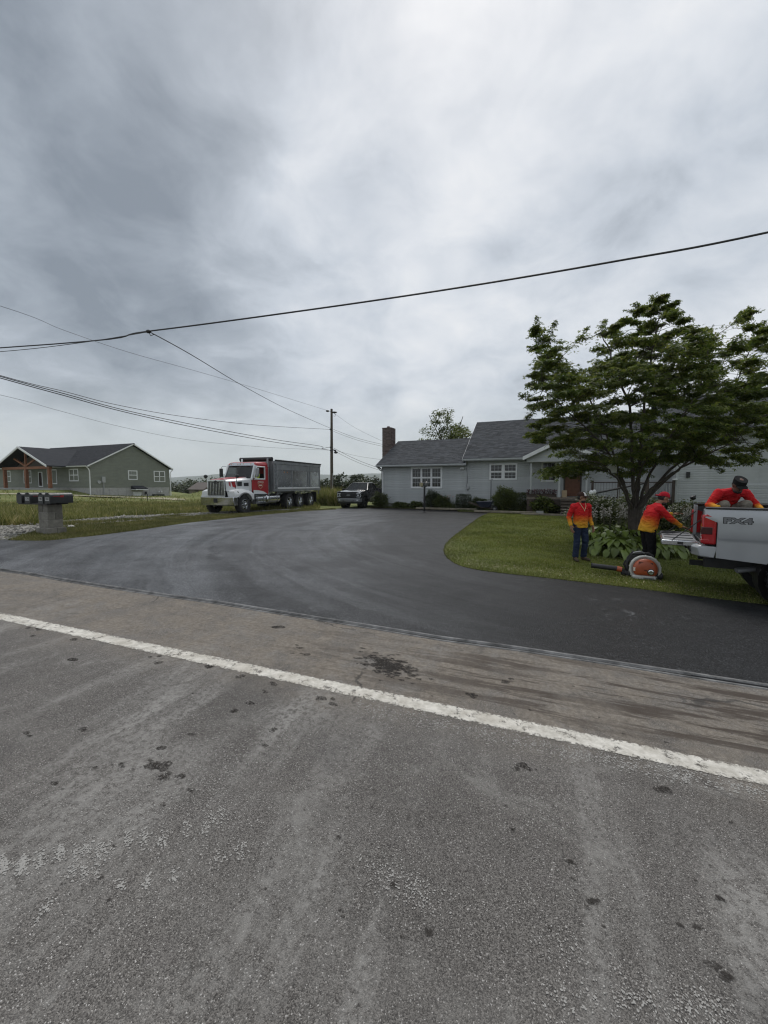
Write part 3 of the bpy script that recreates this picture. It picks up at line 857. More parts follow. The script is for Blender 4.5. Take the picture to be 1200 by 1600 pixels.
# left wing
wall_block(0, 6.55, .0, D1, .35, 3.10, 5.05, M['siding'])
MB().bx(.03, 6.6, .03, D1, -.6, .35).build('foundation', M['foundation'], house)
board_wall(house, M['siding'], 0, 6.44, .35, 3.10, 0, .127, holes=[(2.32, 4.70, 1.46, 3.03)])
Ml = Matrix.Rotation(R(-90), 4, 'Z')
board_wall(house, M['siding'], -D1, 0, .35, 5.05, 0, .127, gable=(-D1 / 2, 3.1, 1.95 / (D1 / 2)), joined=True, M4=Ml)
gable_roof(house, M['shingle'], -.28, 6.40, -.42, D1 + .42, 3.22, 5.38)
window(house, 2.42, 1.56, 2.18, 1.37, bays=3, grid=(3, 2), trim=.10)
# main block
wall_block(6.45, 18.6, .0, D2, .35, 3.40, 6.40, M['siding'])
MB().bx(6.48, 18.6, .03, D2, -.6, .35).build('foundation', M['foundation'], house)
board_wall(house, M['siding'], 6.46, 18.1, .35, 3.40, 0, .127, holes=[(7.93, 9.83, 2.02, 3.20), (11.22, 12.2, 1.88, 3.26), (12.62, 13.62, .95, 3.2)])
board_wall(house, M['siding'], -D2, 0, 3.2, 6.40, 6.45, .127, gable=(-D2 / 2, 3.4, 3.0 / (D2 / 2)), joined=True, M4=Ml)
gable_roof(house, M['shingle'], 6.22, 18.45, -.42, D2 + .42, 3.52, 6.70)
window(house, 8.05, 2.13, .76, .96, grid=(3, 2), trim=.075)
window(house, 8.95, 2.13, .76, .96, grid=(3, 2), trim=.075)
window(house, 11.33, 2.0, .80, 1.16, grid=(3, 2), trim=.08)
for q in (0.0, 6.36, 6.47):
    MB().bx(q, q + .09, -.024, 0, .33, 3.08 if q < 6.4 else 3.36).build('corner_board', M['siding'], house)
# front door with its dark light
dr = MB().bx(12.70, 13.54, -.02, .03, 1.0, 3.06).build('door', M['door_wood'], house, bevel=.01)
MB().bx(12.88, 13.36, -.035, -.021, 2.20, 2.88).build('door_light', M['glass'], dr)
for z0 in (1.12, 1.62):
    for x0 in (12.80, 13.16): MB().bx(x0, x0 + .28, -.032, -.021, z0, z0 + .40).build('door_panel', M['door_wood'], dr, bevel=.01)
MB().ball((13.46, -.06, 1.98), .035).build('handle', M['black_metal'], dr, smooth=True)
fm = MB()
for b in ((12.60, 12.70, -.03, .03, 1.0, 3.06), (13.54, 13.64, -.03, .03, 1.0, 3.06), (12.60, 13.64, -.031, .03, 3.06, 3.18)): fm.bx(*b)
fm.build('door_frame', M['dark_wood'], dr)
# porch: floor, posts, gabled roof, steps
pf = MB().bx(10.5, 14.0, -1.75, -.03, .86, .98).build('porch_floor', M['step_wood'], house)
for k in range(9):
    MB().bx(10.52 + k * .385, 10.88 + k * .385, -1.74, -1.70, .02, .85).build('skirt_plank', M['dark_wood'], pf)
for px_ in (10.72, 12.33, 13.80):
    pm = MB().bx(px_ - .055, px_ + .055, -1.68, -1.57, .98, 3.28); pm.bx(px_ - .085, px_ + .085, -1.71, -1.54, .98, 1.10); pm.bx(px_ - .085, px_ + .085, -1.71, -1.54, 3.18, 3.28)
    pm.build('porch_post', M['siding'], house, bevel=.01)
xa, pe, pr_ = 12.26, 3.42, 4.42
prf = MB()
prf.loft([[(xa - 1.98, yy, pe), (xa, yy, pr_), (xa + 1.98, yy, pe), (xa + 1.98, yy, pe - .12), (xa, yy, pr_ - .14), (xa - 1.98, yy, pe - .12)] for yy in (-2.05, 2.2)])
prf_o = prf.build('porch_roof', M['shingle'], house)
for sg in (-1, 1):
    rb = MB(); rb.loft([[(xa, yy, pr_ + .02), (xa + sg * 2.02, yy, pe + .02), (xa + sg * 2.02, yy, pe - .20), (xa, yy, pr_ - .22)] for yy in (-2.10, -2.053)])
    rb.build('rake_board', M['white_trim'], prf_o)
gm = MB(); gm.loft([[(xa - 1.72, yy, pe - .14), (xa + 1.72, yy, pe - .14), (xa, yy, pr_ - .18)] for yy in (-1.80, -1.74)])
gm.build('porch_gable', M['siding'], prf_o)
jb = MB(); z = pe - .14
while z < pr_ - .25:
    half = (pr_ - .18 - z) / (.82 / 1.72) - .02
    jb.loft([[(xx, -1.80 + p, z + q) for p, q in ((0, 0), (-.016, 0), (-.003, .125), (0, .125))] for xx in (xa - half, xa + half)]); z += .127
jb.build('gable_siding', M['siding'], prf_o, kind='stuff')
MB().bx(xa - 1.80, xa + 1.80, -1.83, -1.56, 3.12, 3.28).build('porch_beam', M['siding'], prf_o)
st = MB().bx(12.45, 13.75, -2.95, -1.76, -.4, .05).build('steps', M['concrete'], house)
for k in range(5):
    MB().bx(12.42, 13.78, -2.02 - .24 * k - .05, -1.76 - .24 * k, .80 - .17 * k, .84 - .17 * k).build('tread', M['step_wood'], st)
    MB().bx(12.46, 13.74, -2.00 - .24 * k, -1.985 - .24 * k, .64 - .17 * k, .80 - .17 * k).build('riser', M['dark_wood'], st)
# right wing, set forward and raised on its foundation
wx, wy = 18.16, -1.5
wall_block(wx, 31, wy, wy + D3, .80, 4.40, 7.0, M['siding'])
MB().bx(wx + .03, 31, wy + .03, wy + D3, -1.0, .80).build('foundation', M['foundation'], house)
board_wall(house, M['siding'], wx, 31, .78, 4.40, wy, .127, holes=[(20.80, 22.16, 1.80, 3.66)])
board_wall(house, M['siding'], -(wy + D3), -wy, 3.0, 7.0, wx, .127, gable=(-(wy + D3 / 2), 4.4, 2.6 / (D3 / 2)), joined=True, M4=Ml)
board_wall(house, M['siding'], -(0.0), -wy, .78, 3.0, wx, .127, joined=True, M4=Ml)
wing_roof = gable_roof(house, M['shingle'], wx - .3, 31.3, wy - .4, wy + D3 + .4, 4.55, 7.25)
for o in wing_roof.children:
    if o.name.startswith('rake_board'): o.data.materials[0] = M['siding']
window(house, 20.92, 1.92, 1.12, 1.62, grid=(3, 2), trim=.10)
window(house, 25.5, 1.92, 1.12, 1.62, grid=(3, 2), trim=.10)
MB().bx(wx, wx + .10, wy - .026, wy, .76, 4.38).build('corner_board', M['siding'], house)
MB().bx(18.62, 18.78, wy - .12, wy, 2.12, 2.42).build('wall_box', M['black_metal'], house, bevel=.01)
# downspouts, chimney, wall light, cable
MB().tube([(-.20, -.50, 3.06), (-.06, -.06, 2.8), (.10, -.06, 2.66), (.10, -.06, .2)], .045, 8).build('downspout', M['white_trim'], house, smooth=True)
MB().tube([(-.12, -.48, 3.06), (-.06, .12, 2.9), (-.06, .25, .2)], .05, 8).build('downspout', M['black_metal'], house, smooth=True)
wl = MB(); wl.ball((6.05, -.14, 2.84), .07); wl.ball((6.2, -.14, 2.84), .07); wl.bx(6.0, 6.25, -.07, -.017, 2.80, 2.98); wl.build('flood_light', M['white_trim'], house, smooth=True)
MB().tube([(6.42, -.03, 2.9), (6.50, -.035, 2.2), (6.44, -.035, 1.6), (6.52, -.035, 1.3)], .012, 6).build('cable', M['black_metal'], house)
MB().bx(6.46, 6.62, -.13, -.02, 1.42, 1.62).build('meter_box', M['meter_grey'], house, bevel=.01)
CX = -1.12
ch = MB().bx(CX, (CX + .78), 2.68, 3.44, -.3, 6.36).build('chimney', M['mortar'], house)
bk = MB()
row = 0; z = 2.6
while z < 6.36:
    off = .10 if row % 2 else 0
    for face in range(4):
        L = .78 if face % 2 == 0 else .76
        q = -off
        while q < L - .01:
            a, b = max(q + .006, 0), min(q + .196, L); q += .202
            if b - a < .03: continue
            e = rnd.uniform(.006, .014)
            if face == 0: bk.bx(CX + a, CX + b, 2.68 - e, 2.68 + .02, z, z + .060)
            elif face == 1: bk.bx((CX + .78) - .02, (CX + .78) + e, 2.68 + a, 2.68 + b, z + .0004, z + .0604)
            elif face == 2: bk.bx(CX + a, CX + b, 3.42, 3.44 + e, z, z + .060)
            else: bk.bx(CX - e, -.25, 2.68 + a, 2.68 + b, z + .0004, z + .0604)
    z += .0705; row += 1
bk.build('brick', M['brick'], ch, kind='stuff')
MB().bx(CX - .03, CX + .81, 2.65, 3.47, 6.362, 6.42).build('chimney_cap', M['brick'], ch, bevel=.01)
MB().cyl((CX + .39, 3.05, 6.42), (CX + .39, 3.05, 6.56), .13, .12).build('flue', M['brick'], ch, smooth=True)

# deck with its railing beside the porch
deck = thing('deck', 'raised dark deck with balustrade between the porch and the right wing, under the maple', 'deck', GH, -HA)
MB().bx(14.05, 18.12, -1.60, -.03, .74, .84).build('deck_frame', M['dark_wood'], deck)
for k in range(11):
    MB().bx(14.05, 18.12, -1.60 + .142 * k, -1.60 + .142 * k + .135, .842, .868).build('deck_board', M['dark_wood'], deck)
for px_ in (14.12, 15.45, 16.78, 18.06):
    MB().bx(px_ - .06, px_ + .06, -1.66, -1.54, -.3, 1.98).build('deck_post', M['dark_wood'], deck, bevel=.008)
MB().bx(14.0, 18.12, -1.67, -1.53, 1.84, 1.90).build('top_rail', M['dark_wood'], deck)
MB().bx(14.06, 18.1, -1.63, -1.57, .97, 1.04).build('bottom_rail', M['dark_wood'], deck)
bm_ = MB().bx(-.022, .022, -.018, .018, 0, .80).mesh('baluster')
q = 14.26
while q < 18.0:
    o = link('baluster', bm_, M['baluster'], deck); o.location = (q, -1.60, 1.04); q += .145
MB().bx(18.0, 18.2, -1.74, -1.54, 1.985, 2.06).build('post_cap', M['white_trim'], deck, bevel=.015)
ramp_ = thing('deck_stair_rail', 'sloping black stair rail with pale balusters in front of the deck', 'railing', GH, -HA)
r0, r1 = Vector((13.95, -3.0, 1.22)), Vector((16.6, -3.0, 1.86))
MB().tube([r0, r1], .055, 6).build('hand_rail', M['black_metal'], ramp_)
MB().tube([r0 - Vector((0, 0, .74)), r1 - Vector((0, 0, .74))], .035, 6).build('bottom_rail', M['black_metal'], ramp_)
bm2 = MB().bx(-.022, .022, -.018, .018, 0, .72).mesh('baluster')
for k in range(1, 18):
    p = r0.lerp(r1, k / 18); o = link('baluster', bm2, M['baluster'], ramp_); o.location = (p.x, p.y, p.z - .73)
for p in (r0, r1):
    MB().bx(p.x - .06, p.x + .06, p.y - .06, p.y + .06, -.35, p.z + .12).build('rail_post', M['dark_wood'], ramp_)
MB().loft([[(13.9, yy, -.3), (13.9, yy, .12), (16.7, yy, .80), (16.7, yy, .50)] for yy in (-2.98, -1.72)]).build('stair_deck', M['dark_wood'], ramp_)
rg = MB().ball((13.95, -3.06, 1.24), (.13, .10, .19)); rg.ball((14.10, -3.06, 1.34), (.10, .07, .13))
ro_ = rg.build('white_rag', M['white_trim'], None, smooth=True); ro_.location = GH; ro_.rotation_euler = (0, 0, -HA)
tag(ro_, 'crumpled white rag hung over the lower post of the black stair rail', 'rag')

# ------------------------------------------------------------------ the olive house across the field
GC = Vector((-36.9, 50.0, 0))
oh = thing('olive_house', 'olive green ranch house with black roof and timber porch beyond the weedy field', 'house', GC, -HA)
OD = 11.2
def oh_box(name, m, *b, **k): return MB().bx(*b).build(name, M[m], oh, **k)
mb = MB(); mb.bx(-24, 0, 0, OD, 1.35, 4.0); mb.loft([[(xx, 0, 4.0), (xx, OD / 2, 7.05), (xx, OD, 4.0)] for xx in (-19, 0)])
mb.build('wall', M['green_siding'], oh)
fo = MB().bx(-24, -.02, .02, OD - .02, -1.2, 1.35).build('foundation', M['concrete'], oh)
pn = MB()
for k in range(10): pn.bx(-.02, .012, .05 + k * 1.12, .05 + k * 1.12 + 1.06, -1.2, 1.32)
pn.build('foundation_panel', M['concrete'], fo)
Mr = Matrix.Rotation(R(90), 4, 'Z')
board_wall(oh, M['green_siding'], 0, OD, 1.35, 7.05, 0, .16, gable=(OD / 2, 4.0, 3.05 / (OD / 2)), joined=True, M4=Mr)
board_wall(oh, M['green_siding'], -24, 0, 1.35, 4.0, 0, .16, joined=True)
gable_roof(oh, M['shingle_black'], -19, .35, -.45, OD + .45, 4.12, 7.36, trim='white_trim')
gable_roof(oh, M['shingle_black'], -27, -17.5, -.45, OD + .45, 4.10, 6.55, trim='white_trim')
for xx in (0.0, -.09): pass
oh_box('corner_board', 'green_siding', -.09, .022, -.022, .07, 1.35, 4.0)
oh_box('corner_board', 'green_siding', -.07, .022, OD - .07, OD + .02, 1.35, 4.0)
for (yy, dy) in ((-.10, -.42), (OD + .10, .42)):
    MB().tube([(.16, yy + dy, 3.98), (.16, yy + dy * .4, 3.75), (.10, yy, 3.45), (.10, yy, .3 if yy < 1 else -.2)], .065, 8).build('downspout', M['white_trim'], oh, smooth=True)
window(oh, -4.15, 2.25, 1.75, 1.42, bays=2, sash=True, grid=(1, 1), trim=.09)
window(oh, -9.0, 1.9, 2.0, 1.75, bays=2, sash=False, grid=(1, 1), trim=.10)
window(oh, -14.6, 2.0, 1.75, 1.60, bays=2, sash=True, grid=(1, 1), trim=.09)
window(oh, -19.6, 2.2, 1.6, 1.42, bays=2, sash=True, grid=(1, 1), trim=.09)
window(oh, 4.95, 2.48, 1.15, 1.12, sash=True, grid=(3, 2), trim=.09, M4=Mr, glass='blind')
window(oh, 8.75, 2.22, 1.65, 1.42, bays=2, sash=True, grid=(1, 1), trim=.09, M4=Mr)
od = oh_box('door', 'glass', -11.0, -10.25, -.03, .03, 1.5, 3.35)
fr = MB()
for b in ((-11.12, -11.0, -.05, .03, 1.42, 3.45), (-10.25, -10.13, -.05, .03, 1.42, 3.45), (-11.12, -10.13, -.051, .03, 3.35, 3.47), (-11.0, -10.25, -.05, .031, 1.42, 1.55)): fr.bx(*b)
fr.build('door_frame', M['white_trim'], od)
# timber porch with an open truss
oh_box('porch_floor', 'concrete', -15.3, -4.2, -2.35, -.02, 1.02, 1.28)
for q in (-4.65, -9.75, -14.85):
    MB().bx(q - .17, q + .17, -2.15, -1.81, 1.28, 3.72).build('porch_post', M['cedar'], oh, bevel=.02)
oh_box('porch_beam', 'cedar', -15.2, -4.3, -2.13, -1.83, 3.72, 4.05)
pxa, pz0, pz1 = -9.75, 4.10, 6.62
pr2 = MB()
pr2.loft([[(pxa - 5.9, yy, pz0), (pxa, yy, pz1), (pxa + 5.9, yy, pz0), (pxa + 5.9, yy, pz0 - .14), (pxa, yy, pz1 - .16), (pxa - 5.9, yy, pz0 - .14)] for yy in (-2.7, 4.6)])
pr2o = pr2.build('porch_roof', M['shingle_black'], oh)
for sg in (-1, 1):
    rb = MB(); rb.loft([[(pxa, yy, pz1 + .02), (pxa + sg * 5.95, yy, pz0 + .02), (pxa + sg * 5.95, yy, pz0 - .22), (pxa, yy, pz1 - .24)] for yy in (-2.76, -2.705)])
    rb.build('rake_board', M['white_trim'], pr2o)
MB().loft([[(pxa - 5.5, yy, pz0 - .03), (pxa + 5.5, yy, pz0 - .03), (pxa, yy, pz1 - .22)] for yy in (-.6, -.5)]).build('porch_gable', M['soffit'], pr2o)
def beam(a, b, w=.22, name='truss_timber'):
    MB().tube([(a[0], -1.98, a[1]), (b[0], -1.98, b[1])], w * .62, 4).build(name, M['cedar'], pr2o)
beam((pxa, 4.05), (pxa, pz1 - .25)); beam((pxa - .1, 4.15), (pxa - 2.6, 5.15)); beam((pxa + .1, 4.15), (pxa + 2.6, 5.15))
# services on the gable wall
MB().cyl((.02, 1.0, 2.05), (.2, 1.0, 2.05), .22, .2).build('electric_meter', M['meter_grey'], oh, smooth=True)
oh_box('meter_box', 'meter_grey', .02, .2, 1.35, 1.75, 2.0, 2.75, bevel=.02)
MB().tube([(.1, 1.55, 2.0), (.1, 1.55, .2)], .06, 8).build('conduit', M['meter_grey'], oh, smooth=True)
bd = oh_box('basement_door', 'white_trim', .014, .07, 5.45, 6.65, -.3, .72)
MB().loft([[(.02, yy, 1.58), (1.0, yy, 1.22), (1.0, yy, 1.10), (.02, yy, 1.10)] for yy in (5.2, 6.95)]).build('door_hood', M['shingle_black'], bd)
MB().bx(.02, 1.03, 5.17, 6.98, 1.0, 1.10).build('hood_fascia', M['white_trim'], bd)
oh_box('wall_lamp', 'black_metal', .02, .2, 7.15, 7.4, .35, .75)
for yy in (9.3, 9.75): MB().lathe([(.02, 0), (.10, .05), (.10, .22), (.03, .25)], (.1, yy, .55), (0, 0, 1), 10).build('pipe_vent', M['white_trim'], oh, smooth=True)
acu = thing('air_conditioner', 'low dark green condenser box on the ground beside the olive house', 'air conditioner', tuple(GC + h_ * .9 + d_ * 8.6 + Vector((0, 0, .05))), -HA)
MB().bx(-.4, .4, -.7, .7, -.5, .32).build('cabinet', M['dark_green_metal'], acu, bevel=.03)
fl = MB()
for k in range(8): fl.bx(.395, .41, -.62 + k * .16, -.56 + k * .16, -.3, .26)
fl.build('louvre', M['black_metal'], acu)
MB().cyl((0, 0, .32), (0, 0, .36), .34, .32, 20).build('fan_grille', M['black_metal'], acu)

# weathered barn far behind the truck
gb = P(321, 770, 95.0)
barn = thing('barn', 'small weathered grey barn far behind the front of the dump truck', 'barn', (gb.x, gb.y, gb.z), R(-38))
mb = MB(); mb.bx(-3.6, 3.6, -2.1, 2.1, -3, 1.0); mb.loft([[(xx, -2.1, 1.0), (xx, 0, 2.35), (xx, 2.1, 1.0)] for xx in (-3.6, 3.6)]); mb.build('wall', M['step_wood'], barn)
MB().prism([(-2.5, .84), (0, 2.5), (2.5, .84), (2.5, .74), (0, 2.36), (-2.5, .74)], 'x', -3.9, 3.9).build('roof', M['soffit'], barn)
MB().bx(-.9, .9, -2.16, -2.1, -3, .7).build('door', M['dark_wood'], barn)

# ------------------------------------------------------------------ vehicle materials
M['silver'] = mat('silver_grey_paint', (.36, .375, .385), .34, .25, var=.05, scale=3, coat=.4)
M['black_paint'] = mat('black_car_paint', (.014, .015, .017), .28, .1, var=.15, scale=3, coat=.6)
M['white_paint'] = mat('white_truck_paint', (.66, .67, .67), .38, var=.06, scale=3, coat=.3)
M['red_paint'] = mat('red_truck_paint', (.36, .018, .022), .36, var=.10, scale=3, coat=.3)
M['pink_paint'] = mat('faded_red_hood', (.46, .09, .10), .4, var=.2, scale=2, coat=.3)
M['chrome'] = mat('chrome', (.62, .63, .64), .16, 1.0, var=.08, scale=6)
M['alu'] = mat('polished_aluminium', (.46, .475, .49), .22, .85, var=.14, scale=2.2)
M['alu_dull'] = mat('brushed_aluminium', (.30, .31, .32), .48, .7, var=.18, scale=2.6)
M['rubber'] = mat('tyre_rubber', (.020, .020, .021), .85, var=.3, scale=9, bump=.3)
M['plastic'] = mat('black_plastic', (.018, .018, .019), .55, var=.2)
M['lens_red'] = mat('red_lens', (.36, .010, .014), .12, var=.2, scale=8, coat=.6)
M['lens_dark'] = mat('smoked_lens', (.05, .012, .014), .15, var=.2)
M['lens_clear'] = mat('clear_lens', (.50, .52, .53), .10, var=.15, scale=12, coat=.5)
M['bed_liner'] = mat('bed_liner', (.030, .031, .033), .8, var=.3, bump=.4)
M['amber'] = mat('amber_lens', (.55, .20, .03), .25, var=.1)
M['decal_grey'] = mat('decal_grey', (.16, .165, .17), .5, var=.1)
M['decal_black'] = mat('decal_black', (.016, .016, .017), .5, var=.1)
M['gold'] = mat('gold_decal', (.55, .42, .24), .5, var=.1)
M['cream'] = mat('cream_decal', (.66, .62, .54), .5, var=.1)
def car_glass():
    t = NT('car_glass')
    t.set(col=(.02, .024, .026), rough=.04, spec=.7)
    tr = t.N.new('ShaderNodeBsdfTransparent'); tr.inputs[0].default_value = (.55, .60, .60, 1)
    ms = t.N.new('ShaderNodeMixShader'); ms.inputs[0].default_value = .52
    t.L.new(tr.outputs[0], ms.inputs[1]); t.L.new(t.b.outputs[0], ms.inputs[2]); t.L.new(ms.outputs[0], t.out.inputs[0])
    return t.m
M['car_glass'] = car_glass()

def arc(cx, cz, r, a0, a1, n=14):
    return [(cx + r * math.cos(R(a0 + (a1 - a0) * k / n)), cz + r * math.sin(R(a0 + (a1 - a0) * k / n))) for k in range(n + 1)]

def panel(poly, yf, side, zs, inner=.06):
    """a body side panel: outline in (x, z), bulged outwards by yf(z); side is +1 (left) or -1"""
    xs = [p[0] for p in poly]; zz = [p[1] for p in poly]
    pts = [Vector(p) for p in poly]; n = len(pts)
    g = [(x, z) for z in zs for x in np.arange(min(xs) + .06, max(xs), .12)]
    if g:
        gxx = np.array([q[0] for q in g]); gzz = np.array([q[1] for q in g])
        ins = in_poly(gxx, gzz, poly)
        vs = pts + [Vector(q) for q, i in zip(g, ins) if i]
    else: vs = pts
    r = delaunay_2d_cdt(vs, [(i, (i + 1) % n) for i in range(n)], [], 1, 1e-5)
    V = [(p.x, side * yf(p.y), p.y) for p in r[0]]; Fc = [tuple(f) for f in r[2]]
    b = len(V)
    V += [(p.x, side * yf(p.y), p.y) for p in pts] + [(p.x, side * (yf(p.y) - inner), p.y) for p in pts]
    Fc += [(b + i, b + (i + 1) % n, b + n + (i + 1) % n, b + n + i) for i in range(n)]
    mb = MB(); mb.add(V, Fc); return mb

def wheel(parent, c, r, w, side, rim_m, rr=None, spokes=6, hub=False, dish=.03):
    """tyre with tread blocks and a spoked rim; the outer face towards side (+1/-1 along y)"""
    rr = rr or r * .60
    x, y, z = c
    prof = [(rr, -w / 2 + .02), (rr + .03, -w / 2), (r - .05, -w / 2), (r - .012, -w / 2 + .03), (r, -w / 2 + .06), (r, w / 2 - .06), (r - .012, w / 2 - .03), (r - .05, w / 2), (rr + .03, w / 2), (rr, w / 2 - .02)]
    mb = MB(); mb.lathe(prof, (x, y, z), (0, 1, 0), 30)
    mb.v = mb.v
    for k in range(26):
        a = 2 * math.pi * k / 26
        Mx = Matrix.Rotation(-a, 3, 'Y')
        for q in (-.28, .28): mb.box(Vector((x, y + q * w, z)) + Mx @ Vector((r + .004, 0, 0)), (.018, w * .30, r * .14), Mx)
    o = mb.build('wheel', M['rubber'], parent, smooth=True)
    e = side * (w / 2 - dish)
    rm = MB()
    rm.lathe([(rr + .004, side * w * .45), (rr - .025, side * w * .47), (rr - .035, e - side * .02), (rr * .82, e - side * .05)], (x, y, z), (0, 1, 0), 28)
    rm.lathe([(rr * .86, e - side * .09), (.02, e - side * .09)], (x, y, z), (0, 1, 0), 24)
    for k in range(spokes):
        a = 2 * math.pi * k / spokes
        Mx = Matrix.Rotation(-a, 3, 'Y')
        rm.box(Vector((x, y + e - side * .03, z)) + Mx @ Vector((rr * .50, 0, 0)), (rr * .80, .035, rr * .26), Mx)
    rm.lathe([(rr * .30, e - side * .03), (rr * .28, e + side * .01), (rr * .16, e + side * .03), (.01, e + side * .035)], (x, y, z), (0, 1, 0), 16)
    if hub:
        rm.lathe([(rr * .34, e), (rr * .30, e + side * .10), (rr * .16, e + side * .13), (.01, e + side * .13)], (x, y, z), (0, 1, 0), 16)
        for k in range(10):
            a = 2 * math.pi * k / 10
            rm.ball((x + rr * .52 * math.cos(a), y + e + side * .01, z + rr * .52 * math.sin(a)), .022, 6, 4)
    rm.build('rim', M[rim_m], o, smooth=True)
    return o

def text_mesh(s, size, extr=.004, bold=0.0):
    cu = D.curves.new('lettering', 'FONT'); cu.body = s; cu.size = size; cu.extrude = extr; cu.align_x = 'CENTER'; cu.align_y = 'CENTER'; cu.offset = bold
    cu.resolution_u = 3
    o = D.objects.new('lettering', cu); COL.objects.link(o)
    dg = bpy.context.evaluated_depsgraph_get(); dg.update()
    me = D.meshes.new_from_object(o.evaluated_get(dg))
    D.objects.remove(o); D.curves.remove(cu)
    return me
def lettering(name, s, size, m, parent, loc, rot, extr=.004, bold=0.0, sx=1.0):
    o = link(name, text_mesh(s, size, extr, bold), M[m], parent); o.location = loc; o.rotation_euler = rot; o.scale = (sx, 1, 1)
    return o

def pickup(root, paint, rim, zs=1.0, gate_open=False, fx=False):
    B = lambda z: z * zs
    yf = lambda z: float(np.interp(z / zs, [.3, .70, .98, 1.03, 1.07, 1.38, 1.47, 1.54], [.955, .978, .992, .994, 1.008, 1.010, .996, .965]))
    zl = [B(q) for q in (.80, .90, .975, 1.0, 1.03, 1.05, 1.075, 1.2, 1.3, 1.38, 1.43, 1.47, 1.51)]
    xw, xw2, wr = 1.28, 5.06, .425
    R_ = M[paint]
    for s, nm in ((1, 'left'), (-1, 'right')):
        bp = [(.20, B(.74)), (xw - .47, B(.70))] + arc(xw, .45, .53, 150, 30) + [(xw + .47, B(.66)), (2.24, B(.62)), (2.24, B(1.52)), (.02, B(1.54)), (.02, B(1.525)), (.20, B(1.36)), (.20, B(.96))]
        bp = [(.20, B(.74))] + [(xw - .49, B(.70))] + arc(xw, .45, .53, 152, 28) + [(xw + .49, B(.66)), (2.24, B(.62)), (2.24, B(1.525)), (.035, B(1.54)), (.035, B(1.40)), (.20, B(1.32))]
        panel(bp, yf, s, zl).build('bed_side', R_, root, smooth=True, ang=30)
        panel([(2.255, B(.60)), (3.25, B(.58)), (3.25, B(1.42)), (2.255, B(1.42))], yf, s, zl).build('rear_door', R_, root, smooth=True, ang=30)
        panel([(3.265, B(.58)), (4.46, B(.58)), (4.52, B(1.20)), (4.46, B(1.40)), (3.265, B(1.42))], yf, s, zl).build('front_door', R_, root, smooth=True, ang=30)
        panel([(4.475, B(.58))] + [(xw2 - .49, B(.66))] + arc(xw2, .45, .53, 156, 20) + [(5.98, B(.62)), (6.02, B(1.20)), (5.9, B(1.30)), (4.475, B(1.39)), (4.535, B(1.2))], yf, s, zl).build('fender', R_, root, smooth=True, ang=30)
        for hx in (3.12, 4.30): MB().bx(hx - .12, hx + .10, s * 1.0, s * 1.04, B(1.22), B(1.255)).build('door_handle', R_, root, bevel=.01)
        for c in (xw, xw2):
            wheel(root, (c, s * .86, wr), wr, .28, s, rim, spokes=6)
            MB().lathe([(.55, s * .92), (.55, s * .50), (.30, s * .49)], (c, 0, .45), (0, 1, 0), 22).build('wheel_well', M['plastic'], root, smooth=True)
            if paint == 'silver': continue
            lip = MB(); ra = [(c + .535 * math.cos(R(a)), .45 + .535 * math.sin(R(a))) for a in range(18, 163, 8)]
            lip.tube([(q[0], s * .985, q[1]) for q in ra], .022, 6); lip.build('arch_trim', M['plastic'] if paint != 'silver' else R_, root, smooth=True)
        # mirror
        mm = MB(); mm.box((4.28, s * 1.22, B(1.40)), (.12, .26, .24)); mm.tube([(4.3, s * .98, B(1.34)), (4.29, s * 1.14, B(1.36))], .03, 6)
        mm.build('mirror', M['plastic'], root, bevel=.03)
        # tail light
        tp = [(.0, B(1.10)), (.015, B(.955)), (.19, B(.955)), (.19, B(1.28)), (.19, B(1.41)), (.06, B(1.46)), (0, B(1.42))]
        tl = MB(); tl.loft([[(px_, s * yy, pz_) for px_, pz_ in tp] for yy in (.80, .985 + .02)])
        tlo = tl.build('tail_light', M['lens_red'], root, bevel=.022)
        MB().bx(-.006, .14, s * .83, s * 1.012, B(1.12), B(1.24)).build('smoked_lens', M['lens_dark'], tlo, bevel=.01)
        MB().bx(-.008, .10, s * .85, s * 1.009, B(.975), B(1.04)).build('reverse_lens', M['lens_red'], tlo, bevel=.01)
        # headlight, C shaped lamp round a dark centre
        hl = MB(); hl.loft([[(6.06, s * .60, B(.86)), (6.06, s * .60, B(1.16)), (5.98, s * .97, B(1.18)), (5.98, s * .97, B(.84))], [(5.80, s * .60, B(.86)), (5.80, s * .60, B(1.16)), (5.80, s * .995, B(1.18)), (5.80, s * .995, B(.84))]])
        ho = hl.build('headlight', M['plastic'], root, bevel=.02)
        cc = MB(); cc.tube([(6.085, s * .66, B(1.13)), (6.03, s * .93, B(1.15)), (5.995, s * .985, B(1.0)), (6.03, s * .95, B(.87)), (6.085, s * .66, B(.89))], .028, 6); cc.build('lamp_strip', M['lens_clear'], ho, smooth=True)
        MB().bx(5.99, 6.05, s * .70, s * .84, B(.96), B(1.07)).build('lamp_lens', M['lens_clear'], ho, bevel=.01)
    # load bed
    bd = MB(); bd.bx(.05, 2.22, -.86, .86, B(.90), B(.94)); bd.build('bed_floor', M['bed_liner'], root)
    bi = MB()
    for s in (1, -1): bi.bx(.06, 2.22, s * .80, s * .90, B(.9), B(1.50))
    bi.bx(2.16, 2.24, -.90, .90, B(.9), B(1.52)); bi.build('bed_wall', M['bed_liner'], root, kind='stuff')
    for s in (1, -1):
        MB().bx(.04, 2.23, s * .80, s * .985, B(1.535), B(1.565)).build('bed_rail', M['plastic'], root, bevel=.01)
        MB().bx(.03, .09, s * .79, s * .90, B(.84), B(1.53)).build('bed_pillar', M['alu_dull'] if paint == 'silver' else R_, root, bevel=.01)
    rb_ = MB()
    for k in range(9): rb_.bx(.08, 2.1, -.75 + k * .18, -.66 + k * .18, B(.94), B(.955))
